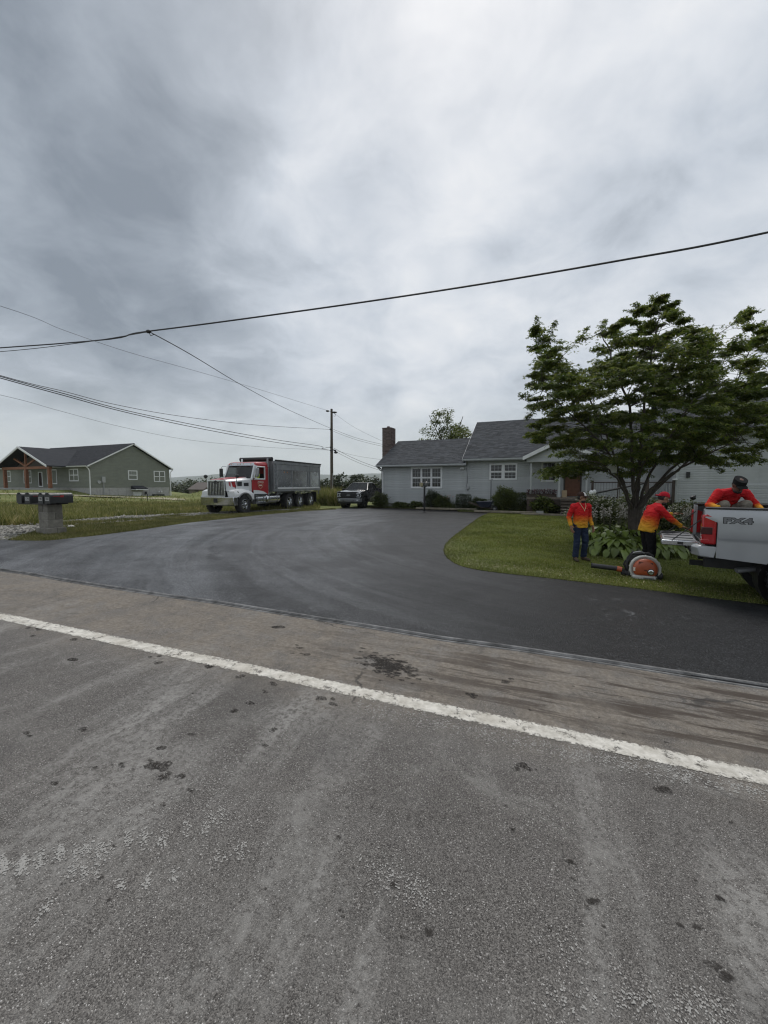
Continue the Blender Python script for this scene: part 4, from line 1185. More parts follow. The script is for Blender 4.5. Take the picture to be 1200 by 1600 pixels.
    rb_.build('bed_rib', M['bed_liner'], root, kind='stuff')
    if gate_open:
        tg = MB(); tg.bx(-.53, -.01, -.78, .78, B(.875), B(.965)); tgo = tg.build('tailgate', M['alu'], root, bevel=.015)
        MB().bx(-.505, -.04, -.74, .74, B(.966), B(.976)).build('tailgate_liner', M['alu_dull'], tgo)
        for yy in (-.45, .0, .45): MB().bx(-.48, -.06, yy - .03, yy + .03, B(.977), B(.985)).build('tread_strip', M['bed_liner'], tgo)
        MB().bx(-.30, -.22, -.79, -.776, B(.90), B(.945)).build('latch', M['plastic'], tgo)
        for s in (1, -1):
            MB().tube([(-.38, s * .77, B(.965)), (.06, s * .79, B(1.40))], .009, 5).build('tailgate_cable', M['plastic'], tgo)
    else:
        MB().bx(-.01, .06, -.78, .78, B(.86), B(1.52)).build('tailgate', R_, root, bevel=.02)
    # rear bumper with step pads and hitch
    bmp = MB()
    prof = [(-.02, B(.73)), (-.12, B(.75)), (-.14, B(.89)), (-.10, B(.925)), (.02, B(.925))]
    rings = []
    for yy, dx in ((-.98, .20), (-.96, .10), (-.80, .02), (0, 0), (.80, .02), (.96, .10), (.98, .20)):
        rings.append([(a + dx, yy, b) for a, b in prof])
    bmp.loft(rings); bo = bmp.build('rear_bumper', M['silver'] if paint == 'silver' else M['plastic'], root, bevel=.012)
    for s in (1, -1): MB().bx(-.135, -.06, s * .48, s * .80, B(.79), B(.895)).build('bumper_pad', M['plastic'], bo, bevel=.01)
    MB().bx(-.15, -.05, -.20, .20, B(.77), B(.90)).build('plate_recess', M['plastic'], bo)
    MB().bx(-.06, .3, -.04, .04, B(.44), B(.53)).build('tow_hitch', M['plastic'], root)
    fr = MB()
    for s in (1, -1): fr.bx(.1, 5.8, s * .38, s * .50, B(.50), B(.66))
    for q in (xw, xw2): fr.cyl((q, -.8, .42), (q, .8, .42), .06)
    fr.ball((xw, 0, .42), .17); fr.bx(.8, 4.6, -.3, .3, B(.36), B(.5)); fr.bx(2.3, 5.7, -.86, .86, B(.44), B(.62))
    fr.build('underbody', M['plastic'], root, kind='stuff')
    for yy in (-.62, -.72):
        MB().tube([(.80, yy + .1, B(.56)), (.62, yy, B(.54)), (.50, yy - .05, B(.52))], .036, 10).build('exhaust_pipe', M['decal_grey'], root, smooth=True)
    sp_ = MB().tube([(xw + .1, .3, .45), (xw - .1, .8, .6)], .03, 6)
    # cab: pillars, roof, glass
    zb, zr = B(1.40), B(1.97)
    bot = [(2.30, -.93), (4.55, -.93), (4.66, 0), (4.55, .93), (2.30, .93)]
    top = [(2.62, -.70), (3.78, -.68), (3.86, 0), (3.78, .68), (2.62, .70)]
    gh = MB(); gh.loft([[(x, y, zb) for x, y in bot], [(x, y, zr) for x, y in top]])
    gho = gh.build('cab', M['car_glass'], root)
    gho['label'] = 'glazed upper cab'
    def lerp3(a, b, t): return Vector(a).lerp(Vector(b), t)
    pil = MB()
    for s in (1, -1):
        for (xb, xt, w) in ((2.30, 2.62, .07), (3.24, 3.22, .045), (4.55, 3.78, .055)):
            pil.tube([(xb, s * .93, zb - .02), (xt, s * .695, zr)], [w, w * .8], 6)
    pil.build('pillar', R_, root, smooth=True, kind='stuff')
    rf = MB(); rf.loft([[(x * 1.0, y * 1.06, zr - .01) for x, y in top], [(x, y * 1.04, zr + .025) for x, y in top], [(2.62 + (x - 2.62) * .94 + .03, y * .86, zr + .055) for x, y in top]])
    rf.build('roof', R_, root, smooth=True, ang=50)
    it = MB(); it.bx(2.35, 4.4, -.85, .85, B(.62), B(.9))
    for xx in (2.6, 3.6):
        for s in (1, -1): it.bx(xx - .10, xx + .10, s * .18, s * .70, B(.85), B(1.50))
    it.bx(4.2, 4.6, -.85, .85, B(1.0), B(1.42)); it.build('interior', M['plastic'], root, kind='stuff')
    # hood, grille, front bumper
    hd = MB()
    hd.loft([[(4.50, -.96, B(1.36)), (4.58, -.6, B(1.42)), (4.66, 0, B(1.43)), (4.58, .6, B(1.42)), (4.50, .96, B(1.36))],
             [(5.4, -.96, B(1.33)), (5.4, -.62, B(1.40)), (5.4, 0, B(1.385)), (5.4, .62, B(1.40)), (5.4, .96, B(1.33))],
             [(5.98, -.93, B(1.20)), (6.05, -.60, B(1.28)), (6.10, 0, B(1.27)), (6.05, .60, B(1.28)), (5.98, .93, B(1.20))]], caps=False, closed=False)
    hd.build('hood', R_, root, smooth=True, ang=60)
    gr = MB().bx(5.9, 6.09, -.62, .62, B(.78), B(1.20)).build('grille', M['plastic'], root, bevel=.03)
    for k in range(4): MB().bx(6.085, 6.115, -.58, .58, B(.85 + .085 * k), B(.875 + .085 * k)).build('grille_bar', M['black_paint'], gr, bevel=.006)
    ov = MB(); ov.lathe([(.001, .03), (.10, .03), (.11, .02), (.115, 0)], (6.11, 0, B(1.02)), (1, 0, 0), 20)
    ov.v = [(x, y * 1.45, B(1.02) + (z - B(1.02)) * .55) for x, y, z in ov.v]; ov.build('badge', M['decal_grey'], gr, smooth=True)
    fb = MB(); rings = []
    pf_ = [(-.10, B(.50)), (.04, B(.50)), (.07, B(.60)), (.07, B(.72)), (.02, B(.78)), (-.10, B(.78))]
    for yy, dx in ((-.99, -.26), (-.94, -.10), (-.6, 0), (0, .05), (.6, 0), (.94, -.10), (.99, -.26)): rings.append([(6.08 + a + dx, yy, b) for a, b in pf_])
    fb.loft(rings); fbo = fb.build('front_bumper', M['decal_grey'] if paint == 'black_paint' else R_, root, bevel=.015)
    MB().bx(6.1, 6.165, -.45, .45, B(.54), B(.66)).build('air_intake', M['plastic'], fbo)
    for s in (1, -1): MB().ball((6.10, s * .72, B(.62)), (.04, .09, .055)).build('fog_lamp', M['lens_clear'], fbo, smooth=True)
    MB().bx(5.6, 6.02, -.9, .9, B(.36), B(.5)).build('air_dam', M['plastic'], root)
    for s in (1, -1): MB().bx(2.4, 4.5, s * .88, s * 1.0, B(.46), B(.52)).build('step_bar', M['plastic'], root, bevel=.02)
    if fx:
        for s in (-1,):
            cx_ = .44
            o = lettering('lettering', 'FX4', .125, 'decal_black', root, (cx_, s * 1.0085, B(1.355)), (math.pi / 2, 0, 0), .0015, .010, 1.7)
            o2 = lettering('lettering', 'FX4', .125, 'decal_grey', root, (cx_, s * 1.0115, B(1.355)), (math.pi / 2, 0, 0), .0012, .003, 1.7)

# silver pickup at the right edge of the picture, its tailgate down towards the lawn
PF = Vector((.835, -.55, 0)).normalized(); PL = Vector((-PF.y, PF.x, 0))
corner = P(1098, 800, 6.50); corner.z = 0
c0 = corner + PL * 1.0
zt_ = tz(c0.x + PF.x * 1.3, c0.y + PF.y * 1.3)
silver = thing('pickup_truck', 'silver grey pickup truck with red tail lights and its tailgate lowered', 'pickup truck', (c0.x, c0.y, zt_ + .02), math.atan2(PF.y, PF.x))
pickup(silver, 'silver', 'alu_dull', 1.0, True, True)

# dark pickup parked by the corner of the grey house
q = P(571, 793, 29.4)
TF = Vector((-.33, -.944, 0)).normalized(); TL = Vector((-TF.y, TF.x, 0))
c1 = Vector((q.x, q.y, 0)) - TL * 1.0 * .93 - TF * 5.06 * .95
dark = thing('pickup_truck', 'black pickup truck parked nose out beside the corner of the grey house', 'pickup truck', (c1.x, c1.y, tz(c1.x, c1.y) + .03), math.atan2(TF.y, TF.x))
pickup(dark, 'black_paint', 'plastic', .97)
dark.scale = (.95, .95, .95)

# ------------------------------------------------------------------ dump truck
fc = Vector((-8.1, 23.05, 0)) - TL * 1.15
dt = thing('dump_truck', 'red and white dump truck with chrome grille and grey aluminium box parked on the verge', 'dump truck', (fc.x, fc.y, .06), math.atan2(TF.y, TF.x))
def tb(name, m, *b, parent=dt, **k): return MB().bx(*b).build(name, M[m], parent, **k)
for s in (1, -1):
    wheel(dt, (0, s * 1.02, .53), .53, .34, s, 'chrome', rr=.30, spokes=5, hub=True, dish=.05)
    for xx in (-4.66, -6.04, -7.57):
        wheel(dt, (xx, s * .98, .52), .52, .44, s, 'chrome', rr=.30, spokes=5, hub=False, dish=.12)
fr = MB()
for s in (1, -1): fr.bx(-8.7, .7, s * .34, s * .46, .72, 1.0)
for xx in (0, -4.66, -6.04, -7.57): fr.cyl((xx, -.9, .52), (xx, .9, .52), .09)
for xx in (-6.04, -7.57): fr.ball((xx, 0, .54), .24)
fr.bx(-1.6, .7, -.34, .34, .7, 1.2)
fr.build('chassis', M['plastic'], dt, kind='stuff')
# bumper
bp = MB(); rings = []
for yy, dx in ((-1.22, -.34), (-1.16, -.12), (-.85, .0), (.85, .0), (1.16, -.12), (1.22, -.34)):
    rings.append([(.98 + dx, yy, .50), (1.06 + dx, yy, .52), (1.08 + dx, yy, .98), (.98 + dx, yy, 1.0)])
bp.loft(rings); bpo = bp.build('bumper', M['chrome'], dt, bevel=.015)
tb('licence_plate', 'plastic', 1.085, 1.10, -.10, .14, .66, .90, parent=bpo)
# grille
gf = MB(); gf.bx(.80, .97, -.58, .58, 1.02, 1.92); gfo = gf.build('grille', M['plastic'], dt, bevel=.03)
for k in range(10): tb('grille_bar', 'chrome', .965, .99, -.50 + k * .108, -.478 + k * .108, 1.10, 1.82, parent=gfo)
sm = MB()
for b in ((.94, 1.0, -.60, -.55, 1.02, 1.90), (.94, 1.0, .55, .60, 1.02, 1.90), (.94, 1.001, -.60, .60, 1.86, 1.95), (.94, 1.001, -.60, .60, 1.0, 1.06)): sm.bx(*b)
sm.build('grille_surround', M['chrome'], gfo, bevel=.01)
em = MB(); em.tube([(1.0, -.16, 1.82), (1.01, 0, 1.90), (1.0, .16, 1.82)], .03, 6); em.bx(.99, 1.01, -.05, .05, 1.74, 1.80); em.build('emblem', M['decal_black'], gfo)
# hood
hd = MB()
hd.loft([[(.86, -.60, 1.30), (.90, -.60, 1.86), (.92, -.45, 1.95), (.92, .45, 1.95), (.90, .60, 1.86), (.86, .60, 1.30)],
         [(.2, -.72, 1.30), (.2, -.72, 1.90), (.2, -.52, 2.02), (.2, .52, 2.02), (.2, .72, 1.90), (.2, .72, 1.30)],
         [(-.78, -.92, 1.15), (-.78, -.92, 1.98), (-.78, -.66, 2.12), (-.78, .66, 2.12), (-.78, .92, 1.98), (-.78, .92, 1.15)]])
hdo = hd.build('hood', M['white_paint'], dt, bevel=.03)
ht = MB(); ht.loft([[(.93, -.44, 1.955), (.93, .44, 1.955), (.93, .44, 1.97), (.93, -.44, 1.97)], [(.2, -.52, 2.026), (.2, .52, 2.026), (.2, .52, 2.04), (.2, -.52, 2.04)], [(-.77, -.66, 2.126), (-.77, .66, 2.126), (-.77, .66, 2.14), (-.77, -.66, 2.14)]])
ht.build('hood_top', M['pink_paint'], hdo)
for s in (1, -1):
    yy = lambda x: .935 + (x + .78) * -.204
    def side_patch(name, m, pts, parent=hdo, th=.012):
        mb = MB(); mb.loft([[(x, s * (yy(x) + e), z) for x, z in pts] for e in (-.02, th)]); return mb.build(name, M[m], parent)
    side_patch('intake_vent', 'plastic', [(-.20, 1.60), (-.20, 1.86), (.10, 1.84), (.10, 1.60)])
    side_patch('intake_vent', 'plastic', [(-.68, 1.60), (-.68, 1.80), (-.36, 1.78), (-.36, 1.60)])
    side_patch('stripe_decal', 'red_paint', [(.22, 1.50), (.42, 1.56), (.52, 1.84), (.28, 1.86)])
    side_patch('stripe_decal', 'pink_paint', [(.56, 1.56), (.66, 1.62), (.70, 1.82), (.58, 1.83)])
    side_patch('model_strip', 'decal_black', [(-.74, 1.30), (-.74, 1.33), (-.30, 1.34), (-.30, 1.31)])
    # fender with its dark flare
    fp = [(.84, 1.02), (.84, 1.32), (.60, 1.42), (.1, 1.46), (-.45, 1.38), (-.80, 1.18), (-.80, 1.02)]
    outer = [(.72, .80)] + [(.84, 1.0), (.84, 1.30), (.60, 1.40), (.10, 1.44), (-.45, 1.36), (-.82, 1.14), (-.82, .86)] + arc(0, .53, .66, 150, 40, 12)[0:]
    poly = [(.84, 1.0), (.84, 1.30), (.60, 1.40), (.10, 1.44), (-.45, 1.36), (-.82, 1.14), (-.82, .80), (-.60, .80)] + arc(0, .53, .655, 156, 44, 12)
    pmb = panel(poly, lambda z: 1.20 - max(0, z - 1.15) * .5, s, [1.1, 1.2, 1.3, 1.38], inner=.5)
    fo_ = pmb.build('fender', M['white_paint'], dt, smooth=True, ang=35)
    MB().tube([(.67 * math.cos(R(a)), s * 1.19, .53 + .67 * math.sin(R(a))) for a in range(38, 172, 8)], .05, 6).build('fender_flare', M['decal_grey'], fo_, smooth=True)
    hl = MB(); hl.loft([[(.80, s * .68, 1.12), (.86, s * .68, 1.32), (.74, s * 1.10, 1.30), (.70, s * 1.16, 1.14)], [(.6, s * .68, 1.12), (.6, s * .68, 1.32), (.5, s * 1.16, 1.30), (.5, s * 1.19, 1.14)]])
    ho = hl.build('headlight', M['plastic'], dt, bevel=.02)
    for yq in (.78, .95): MB().ball((.80 - (yq - .68) * .26, s * yq, 1.22), (.04, .07, .055)).build('lamp_lens', M['lens_clear'], ho, smooth=True)
    # hood mirror
    MB().ball((.55, s * 1.12, 2.16), (.06, .15, .10)).tube([(.5, s * .95, 1.46), (.55, s * 1.1, 2.1)], .018, 6).build('hood_mirror', M['plastic'], dt, smooth=True)
    # fuel tank and steps
    MB().lathe([(.02, -3.55), (.24, -3.55), (.29, -3.50), (.29, -2.2), (.24, -2.15), (.02, -2.15)], (0, s * .92, .78), (1, 0, 0), 20).build('fuel_tank', M['chrome'], dt, smooth=True)
    tk = MB().lathe([(.02, -2.05), (.25, -2.05), (.29, -2.0), (.29, -1.05), (.02, -1.0)], (0, s * .92, .78), (1, 0, 0), 20).build('battery_box', M['alu'], dt, smooth=True)
    for xx in (-1.15, -1.75, -2.4, -3.2): MB().lathe([(.295, xx - .03), (.305, xx - .03), (.305, xx + .03), (.295, xx + .03)], (0, s * .92, .78), (1, 0, 0), 20).build('tank_strap', M['alu_dull'], tk)
    tb('step', 'alu', -2.0, -.92, s * .95, s * 1.24, .52, .56)
    tb('step', 'alu', -2.0, -.95, s * .90, s * 1.22, 1.02, 1.06)
# cab, built hollow round the seat
tb('cab_floor', 'plastic', -2.35, -.80, -1.05, 1.05, 1.06, 1.14)
tb('cab_back', 'red_paint', -2.40, -2.32, -1.06, 1.06, 1.06, 2.95)
tb('cowl', 'white_paint', -.86, -.76, -1.0, 1.0, 1.14, 2.06)
tb('dashboard', 'plastic', -1.25, -.88, -.98, .98, 1.8, 2.06)
rf = MB(); rf.loft([[(-2.40, -1.06, 2.90), (-1.22, -1.04, 2.88), (-1.22, 1.04, 2.88), (-2.40, 1.06, 2.90)], [(-2.38, -1.02, 3.06), (-1.32, -.98, 3.02), (-1.32, .98, 3.02), (-2.38, 1.02, 3.06)], [(-2.30, -.86, 3.11), (-1.5, -.84, 3.08), (-1.5, .84, 3.08), (-2.30, .86, 3.11)]])
rf.build('cab_roof', M['red_paint'], dt, bevel=.03)
ws = MB(); ws.loft([[(-.82, -.98, 2.08), (-.74, 0, 2.10), (-.82, .98, 2.08), (-.86, .98, 2.08), (-.78, 0, 2.10), (-.86, -.98, 2.08)], [(-1.20, -.93, 2.86), (-1.12, 0, 2.88), (-1.20, .93, 2.86), (-1.24, .93, 2.86), (-1.16, 0, 2.88), (-1.24, -.93, 2.86)]])
ws.build('windshield', M['car_glass'], dt)
vz = MB(); vz.loft([[(-1.22, -1.02, 2.84), (-1.08, -.6, 2.84), (-1.04, 0, 2.84), (-1.08, .6, 2.84), (-1.22, 1.02, 2.84)], [(-1.36, -1.0, 3.02), (-1.22, -.6, 3.02), (-1.18, 0, 3.02), (-1.22, .6, 3.02), (-1.36, 1.0, 3.02)]], caps=True)
vzo = vz.build('sun_visor', M['alu'], dt)
for yq in (-.7, -.22, 0, .22, .7): MB().ball((-1.12 - abs(yq) * .12, yq, 2.94), (.03, .06, .03), 8, 6).build('marker_lamp', M['amber'], vzo, smooth=True)
for s in (1, -1):
    # door below the window, window frame, pillar, rear strip
    panel([(-2.32, 1.10), (-.86, 1.30), (-.86, 1.98), (-2.32, 1.98)], lambda z: 1.08, s, [1.5], .06).build('door', M['red_paint'], dt)
    fmr = [(-2.06, 2.02), (-1.02, 2.02), (-1.02, 2.14), (-1.24, 2.78), (-2.06, 2.78)]
    mbf = MB(); mbf.tube([(x, s * 1.065, z) for x, z in fmr + fmr[:2]], .055, 6); mbf.build('window_frame', M['white_paint'], dt, smooth=True)
    tb('door_upper', 'red_paint', -2.36, -2.08, s * 1.02, s * 1.075, 1.98, 2.92)
    tb('door_header', 'red_paint', -2.10, -1.25, s * 1.02, s * 1.072, 2.80, 2.92)
    MB().tube([(-.84, s * 1.0, 1.96), (-1.22, s * .96, 2.88)], .07, 6).build('front_pillar', M['white_paint'], dt, smooth=True)
    MB().loft([[(-2.30, s * 1.083, 1.10), (-.92, s * 1.083, 1.12), (-.92, s * 1.083, 1.36), (-1.4, s * 1.083, 1.34), (-1.9, s * 1.083, 1.26)], [(-2.30, s * 1.086, 1.10), (-.92, s * 1.086, 1.12), (-.92, s * 1.086, 1.36), (-1.4, s * 1.086, 1.34), (-1.9, s * 1.086, 1.26)]]).build('door_swoosh', M['white_paint'], dt)
    # shield emblem with flowing letter-like strokes
    eo = MB(); sh = [(-1.34, 1.74), (-1.60, 1.80), (-1.86, 1.74), (-1.80, 1.56), (-1.60, 1.42), (-1.40, 1.56)]
    eo.tube([(x, s * 1.088, z) for x, z in sh + sh[:2]], .013, 5)
    eob = eo.build('door_emblem', M['gold'], dt)
    wv = [(-1.34 - .056 * k, s * 1.09, 1.83 + (.05 if k % 2 else -.02)) for k in range(11)]
    MB().tube(wv, .017, 5).build('emblem_script', M['cream'], eob)
    MB().bx(-1.74, -1.46, s * 1.083, s * 1.088, 1.60, 1.68).build('emblem_band', M['cream'], eob)
    # big west-coast style mirror
    mm = MB(); mm.box((-.98, s * 1.34, 2.42), (.12, .22, .52)); mmo = mm.build('mirror', M['alu_dull'] if s > 0 else M['plastic'], dt, bevel=.04)
    MB().tube([(-1.1, s * 1.04, 2.80), (-1.0, s * 1.25, 2.82), (-.98, s * 1.33, 2.70)], .022, 6).build('mirror_arm', M['chrome'], mmo)
    MB().tube([(-1.0, s * 1.04, 2.04), (-.98, s * 1.30, 2.14)], .022, 6).build('mirror_arm', M['chrome'], mmo)
    MB().tube([(-2.52, s * .98, 1.0), (-2.52, s * .98, 2.9), (-2.54, s * .98, 3.35)], .075, 10).build('exhaust_stack', M['chrome'] if s < 0 else M['alu_dull'], dt, smooth=True)
    tb('cab_fairing', 'alu', -2.48, -2.41, s * .98, s * 1.10, 1.2, 2.8)
sb = MB()
for s in (1, -1): sb.bx(-2.2, -1.75, s * .35, s * .85, 1.3, 1.75); sb.bx(-2.28, -2.12, s * .35, s * .85, 1.6, 2.35)
sb.build('seat', M['plastic'], dt, kind='stuff')
MB().lathe([(.20, -.012), (.215, 0), (.20, .012)], (-1.35, .60, 2.0), (.8, 0, .6), 18).build('steering_wheel', M['plastic'], dt)
# box body
bx0, bx1, bz0, bz1, bw_ = -2.72, -8.95, 1.30, 3.22, 1.25
tb('box_floor', 'alu_dull', bx1, bx0, -1.2, 1.2, 1.24, 1.34)
tb('headboard', 'alu_dull', bx0 - .06, bx0, -1.22, 1.22, 1.3, 3.30)
tb('rear_gate', 'alu_dull', bx1, bx1 + .07, -1.2, 1.2, 1.3, 3.15)
for s in (1, -1):
    sd = tb('box_side', 'alu', bx1, bx0, s * 1.18, s * 1.22, bz0, bz1)
    tb('top_rail', 'alu_dull', bx1 - .03, bx0 + .03, s * 1.16, s * 1.29, 3.04, 3.20, parent=sd)
    tb('upper_panel', 'alu_dull', bx1 + .12, bx0 - .45, s * 1.222, s * 1.245, 2.66, 3.03, parent=sd)
    tb('lower_rail', 'alu_dull', bx1 - .03, bx0 + .03, s * 1.17, s * 1.28, 1.24, 1.40, parent=sd)
    tb('white_strip', 'white_paint', bx1 + .15, bx0 - .42, s * 1.283, s * 1.288, 1.40, 1.50, parent=sd)
    for xx in (bx0 - .07, bx0 - .42, bx1 + .06, bx1 + 1.55, bx1 + 1.85, bx1 + 4.0):
        tb('stake_post', 'alu_dull', xx - .05, xx + .05, s * 1.221, s * 1.262, 1.40, 3.04, parent=sd)
    for k in range(5):
        zz_ = 1.66 + k * .24
        MB().tube([(bx0 - .18, s * 1.24, zz_), (bx0 - .18, s * 1.30, zz_), (bx0 - .38, s * 1.30, zz_), (bx0 - .38, s * 1.24, zz_)], .016, 6).build('ladder_rung', M['chrome'], sd)
    for k in range(8):
        xa_ = bx0 - .25 - k * .77
        tb('tarp_flap', 'plastic', xa_ - .68, xa_, s * 1.20, s * 1.31, 3.20, 3.30, parent=sd)
    for xx in (-4.0, -4.35): MB().cyl((xx, s * 1.225, 2.52), (xx, s * 1.24, 2.52), .035, None, 8).build('side_lamp', M['amber'], sd)
    tb('mud_guard', 'plastic', -4.05, -8.3, s * .72, s * 1.20, 1.12, 1.16)
    tb('mud_flap', 'plastic', -8.42, -8.38, s * .72, s * 1.20, .35, 1.12)
    MB().tube([(-8.95, s * 1.1, 3.1), (-8.95, s * 1.1, .95)], .05, 6).build('rear_post', M['alu_dull'], sd)
tr_ = MB().lathe([(.02, -1.22), (.13, -1.22), (.13, 1.22), (.02, 1.22)], (bx0 + .06, 0, 3.32), (0, 1, 0), 14).build('tarp_roller', M['plastic'], dt, smooth=True)
tb('tarp_cover', 'bed_liner', bx1 + .05, bx0 - .1, -1.16, 1.16, 3.10, 3.16)
tb('tool_bracket', 'alu', -3.7, -3.2, 1.10, 1.16, 1.02, 1.22)

# ------------------------------------------------------------------ mailboxes on their block pier
mp = G(78, 836); mp = mp + DD * .22 - H * .28
MR = -ALPHA                                                     # the pier stands square to the road
def along(u, base, axis):                                       # how far along an axis from base the picture column u lies
    lo, hi = -3.0, 3.0
    for _ in range(50):
        m = (lo + hi) / 2; p = base + axis * m
        if 600 + F_PX * p.x / p.y < u: lo = m
        else: hi = m
    return lo
M['block'] = mat('weathered_block', (.20, .19, .165), .95, var=.25, scale=7, orand=.28, bump=.6, bscale=70, spec=.2)
pier = thing('block_pier', 'stack of grey concrete blocks carrying four black mailboxes by the gravel track', 'pier', (mp.x, mp.y, mp.z), MR)
bz = -.03
for r_i, hh in enumerate((.23, .23, .22, .22)):
    e = .255 if r_i == 0 else .20 + rnd.uniform(-.006, .006)
    cells = [(-e, -.004, -e, e), (.004, e, -e, e)] if r_i % 2 else [(-e, e, -e, -.004), (-e, e, .004, e)]
    for (xa_, xb_, ya_, yb_) in cells:
        o = MB().bx(xa_, xb_, ya_, yb_, bz, bz + hh - .011).build('concrete_block', M['block'], pier, bevel=.008)
        o.rotation_euler = (0, 0, rnd.uniform(-.02, .02))
    MB().bx(-.19, .19, -.19, .19, bz + hh - .016, bz + hh + .006).build('mortar_joint', M['mortar'], pier)
    bz += hh
mbz = mp.z + bz + .006
brd = thing('mailbox_shelf', 'dark boards lying on the block pier under the mailboxes', 'shelf', (mp.x, mp.y, mbz), MR)
MB().bx(-.98, .30, -.26, -.02, 0, .04).build('board', M['black_metal'], brd, bevel=.006)
MB().bx(-.72, .36, .03, .27, 0, .04).build('board', M['black_metal'], brd, bevel=.006)
M['mailbox'] = mat('black_mailbox', (.026, .028, .029), .40, .1, var=.25, scale=6)
M['flag_red'] = mat('red_flag', (.30, .02, .02), .5, var=.1)
M['label_white'] = mat('white_label', (.42, .42, .41), .6, var=.1)
front_line = mp - DD * .30
for i, (u_, num, lab) in enumerate([(30.5, '', 'leftmost black mailbox on the block pier, the one without a number plate'), (43.5, '178', 'black mailbox second from the left on the pier, numbered 178'),
                                    (64.0, '190', 'black mailbox third from the left on the pier, numbered 190'), (74.5, '184', 'rightmost black mailbox on the pier, with a red flag on its long side')]):
    s_ = along(u_, front_line, H)
    q = front_line + H * s_
    t = thing('mailbox', lab, 'mailbox', (q.x, q.y, mbz + .042), MR + (0, .05, -.03, .02)[i], 'black mailboxes on the block pier')
    L, w, hh = (.50, .52, .50, .62)[i], .112, .190
    prof = [(-w, 0), (-w, hh)] + [(w * math.cos(a), hh + w * math.sin(a)) for a in np.linspace(math.pi, 0, 13)[1:-1]] + [(w, hh), (w, 0)]
    MB().prism(prof, 'y', 0, L).build('body', M['mailbox'], t, smooth=True, bevel=.006)
    dm = MB(); dm.prism([(a * 1.05, b * 1.03 - .002) for a, b in prof], 'y', -.016, .012)
    do = dm.build('door', M['mailbox'], t, smooth=True, bevel=.004)
    if num:
        MB().bx(-.078, .078, -.021, -.017, .075, .175).build('number_plate', M['label_white'], do)
        lettering('lettering', num, .088, 'decal_black', do, (0, -.0225, .125), (math.pi / 2, 0, 0), .0008, .002)
    MB().bx(-.018, .018, -.04, -.016, .262, .285).build('door_pull', M['black_metal'], do)
    if i in (1, 3):
        k_ = 1.0 if i == 3 else .7
        MB().bx(w + .004, w + .012, .06, .06 + .28 * k_, .195, .210).bx(w + .004, w + .013, .06 + .20 * k_, .06 + .29 * k_, .172, .232).build('flag', M['flag_red'], t)

# pale stones at the foot of the pier
M['stone'] = mat('pale_stone', (.40, .385, .35), .9, var=.25, scale=9, orand=.25, bump=.6)
def stone(x, y, r, label, z=0.0, group='pale stones'):
    mb = MB(); mb.ball((0, 0, 0), (r * rnd.uniform(1.0, 1.5), r * rnd.uniform(.8, 1.1), r * rnd.uniform(.45, .65)), 9, 6)
    mb.v = [(a * rnd.uniform(.86, 1.14), b * rnd.uniform(.86, 1.14), c * rnd.uniform(.86, 1.14)) for a, b, c in mb.v]
    o = mb.build('stone', M['stone'], smooth=True, ang=30); o.location = (x, y, tz(x, y) + z); o.rotation_euler = (0, 0, rnd.uniform(0, 3)); tag(o, label, 'stone', group)
for (u, v, r, lab) in ((100, 817, .09, 'pale flat rubble stone behind the right foot of the block pier'), (111, 825, .11, 'pale rubble stone in the grass right of the block pier'),
                       (597, 791.5, .10, 'white stone under the shrub at the left corner of the grey house'), (608, 792.5, .09, 'white stone right of the corner shrub of the grey house')):
    g = G(u, v); stone(g.x, g.y, r, lab, .04)

# ------------------------------------------------------------------ utility pole and wires
M['pole'] = mat('pole_wood', (.085, .070, .056), .9, var=.3, scale=2, bump=.4)
pb = P(518.5, 775, 45.0); ptop = P(519.5, 639, 45.0)
pole = thing('utility_pole', 'tall wooden utility pole standing behind the dump truck box', 'utility pole', (pb.x, pb.y, tz(pb.x, pb.y)), 0)
zb_ = tz(pb.x, pb.y)
PT = lambda v: P(519.2, v, 45.0).z - zb_
MB().tube([(0, 0, -.6), (.02, 0, 5), (.06, 0, PT(639))], [.19, .165, .125], 12).build('pole_shaft', M['pole'], pole, smooth=True)
for (dx, v, sx) in ((-.38, 642.5, .2), (.40, 644.5, .28)):
    mb = MB(); mb.ball((dx, -.1, PT(v)), (sx, .12, .11), 10, 6); mb.tube([(0, 0, PT(v)), (dx, -.1, PT(v))], .03, 6); mb.build('insulator', M['black_metal'], pole, smooth=True)
mb = MB(); mb.loft([[(.10, -.1, PT(702)), (.62, -.1, PT(708)), (.50, -.1, PT(703))], [(.10, .1, PT(702)), (.62, .1, PT(708)), (.50, .1, PT(703))]]); mb.ball((.5, 0, PT(707)), (.22, .12, .13)); mb.build('splice_case', M['black_metal'], pole)
MB().tube([(.1, -.1, PT(643)), (.5, -.15, PT(648)), (.45, -.15, PT(651)), (.3, -.12, PT(650))], .025, 5).build('jumper_loop', M['black_metal'], pole)
for v in (671, 699, 704): MB().bx(-.16, .16, -.18, .18, PT(v) - .05, PT(v) + .05).build('clamp', M['black_metal'], pole)
MB().cyl((.13, -.16, 0), (.13, -.16, 3.2), .03, None, 6).build('ground_wire_guard', M['alu_dull'], pole)
M['wire'] = mat('black_wire', (.02, .02, .022), .6, var=.1)
M['wire_grey'] = mat('grey_wire', (.05, .052, .056), .6, var=.1)
def wire(name, label, pts, r, m='wire'):
    P3 = [P(u, v, Y) for u, v, Y in pts]
    o = MB().tube(smooth_path(P3, 8), r, 6).build(name, M[m], smooth=True)
    return tag(o, label, 'cable', 'overhead wires')
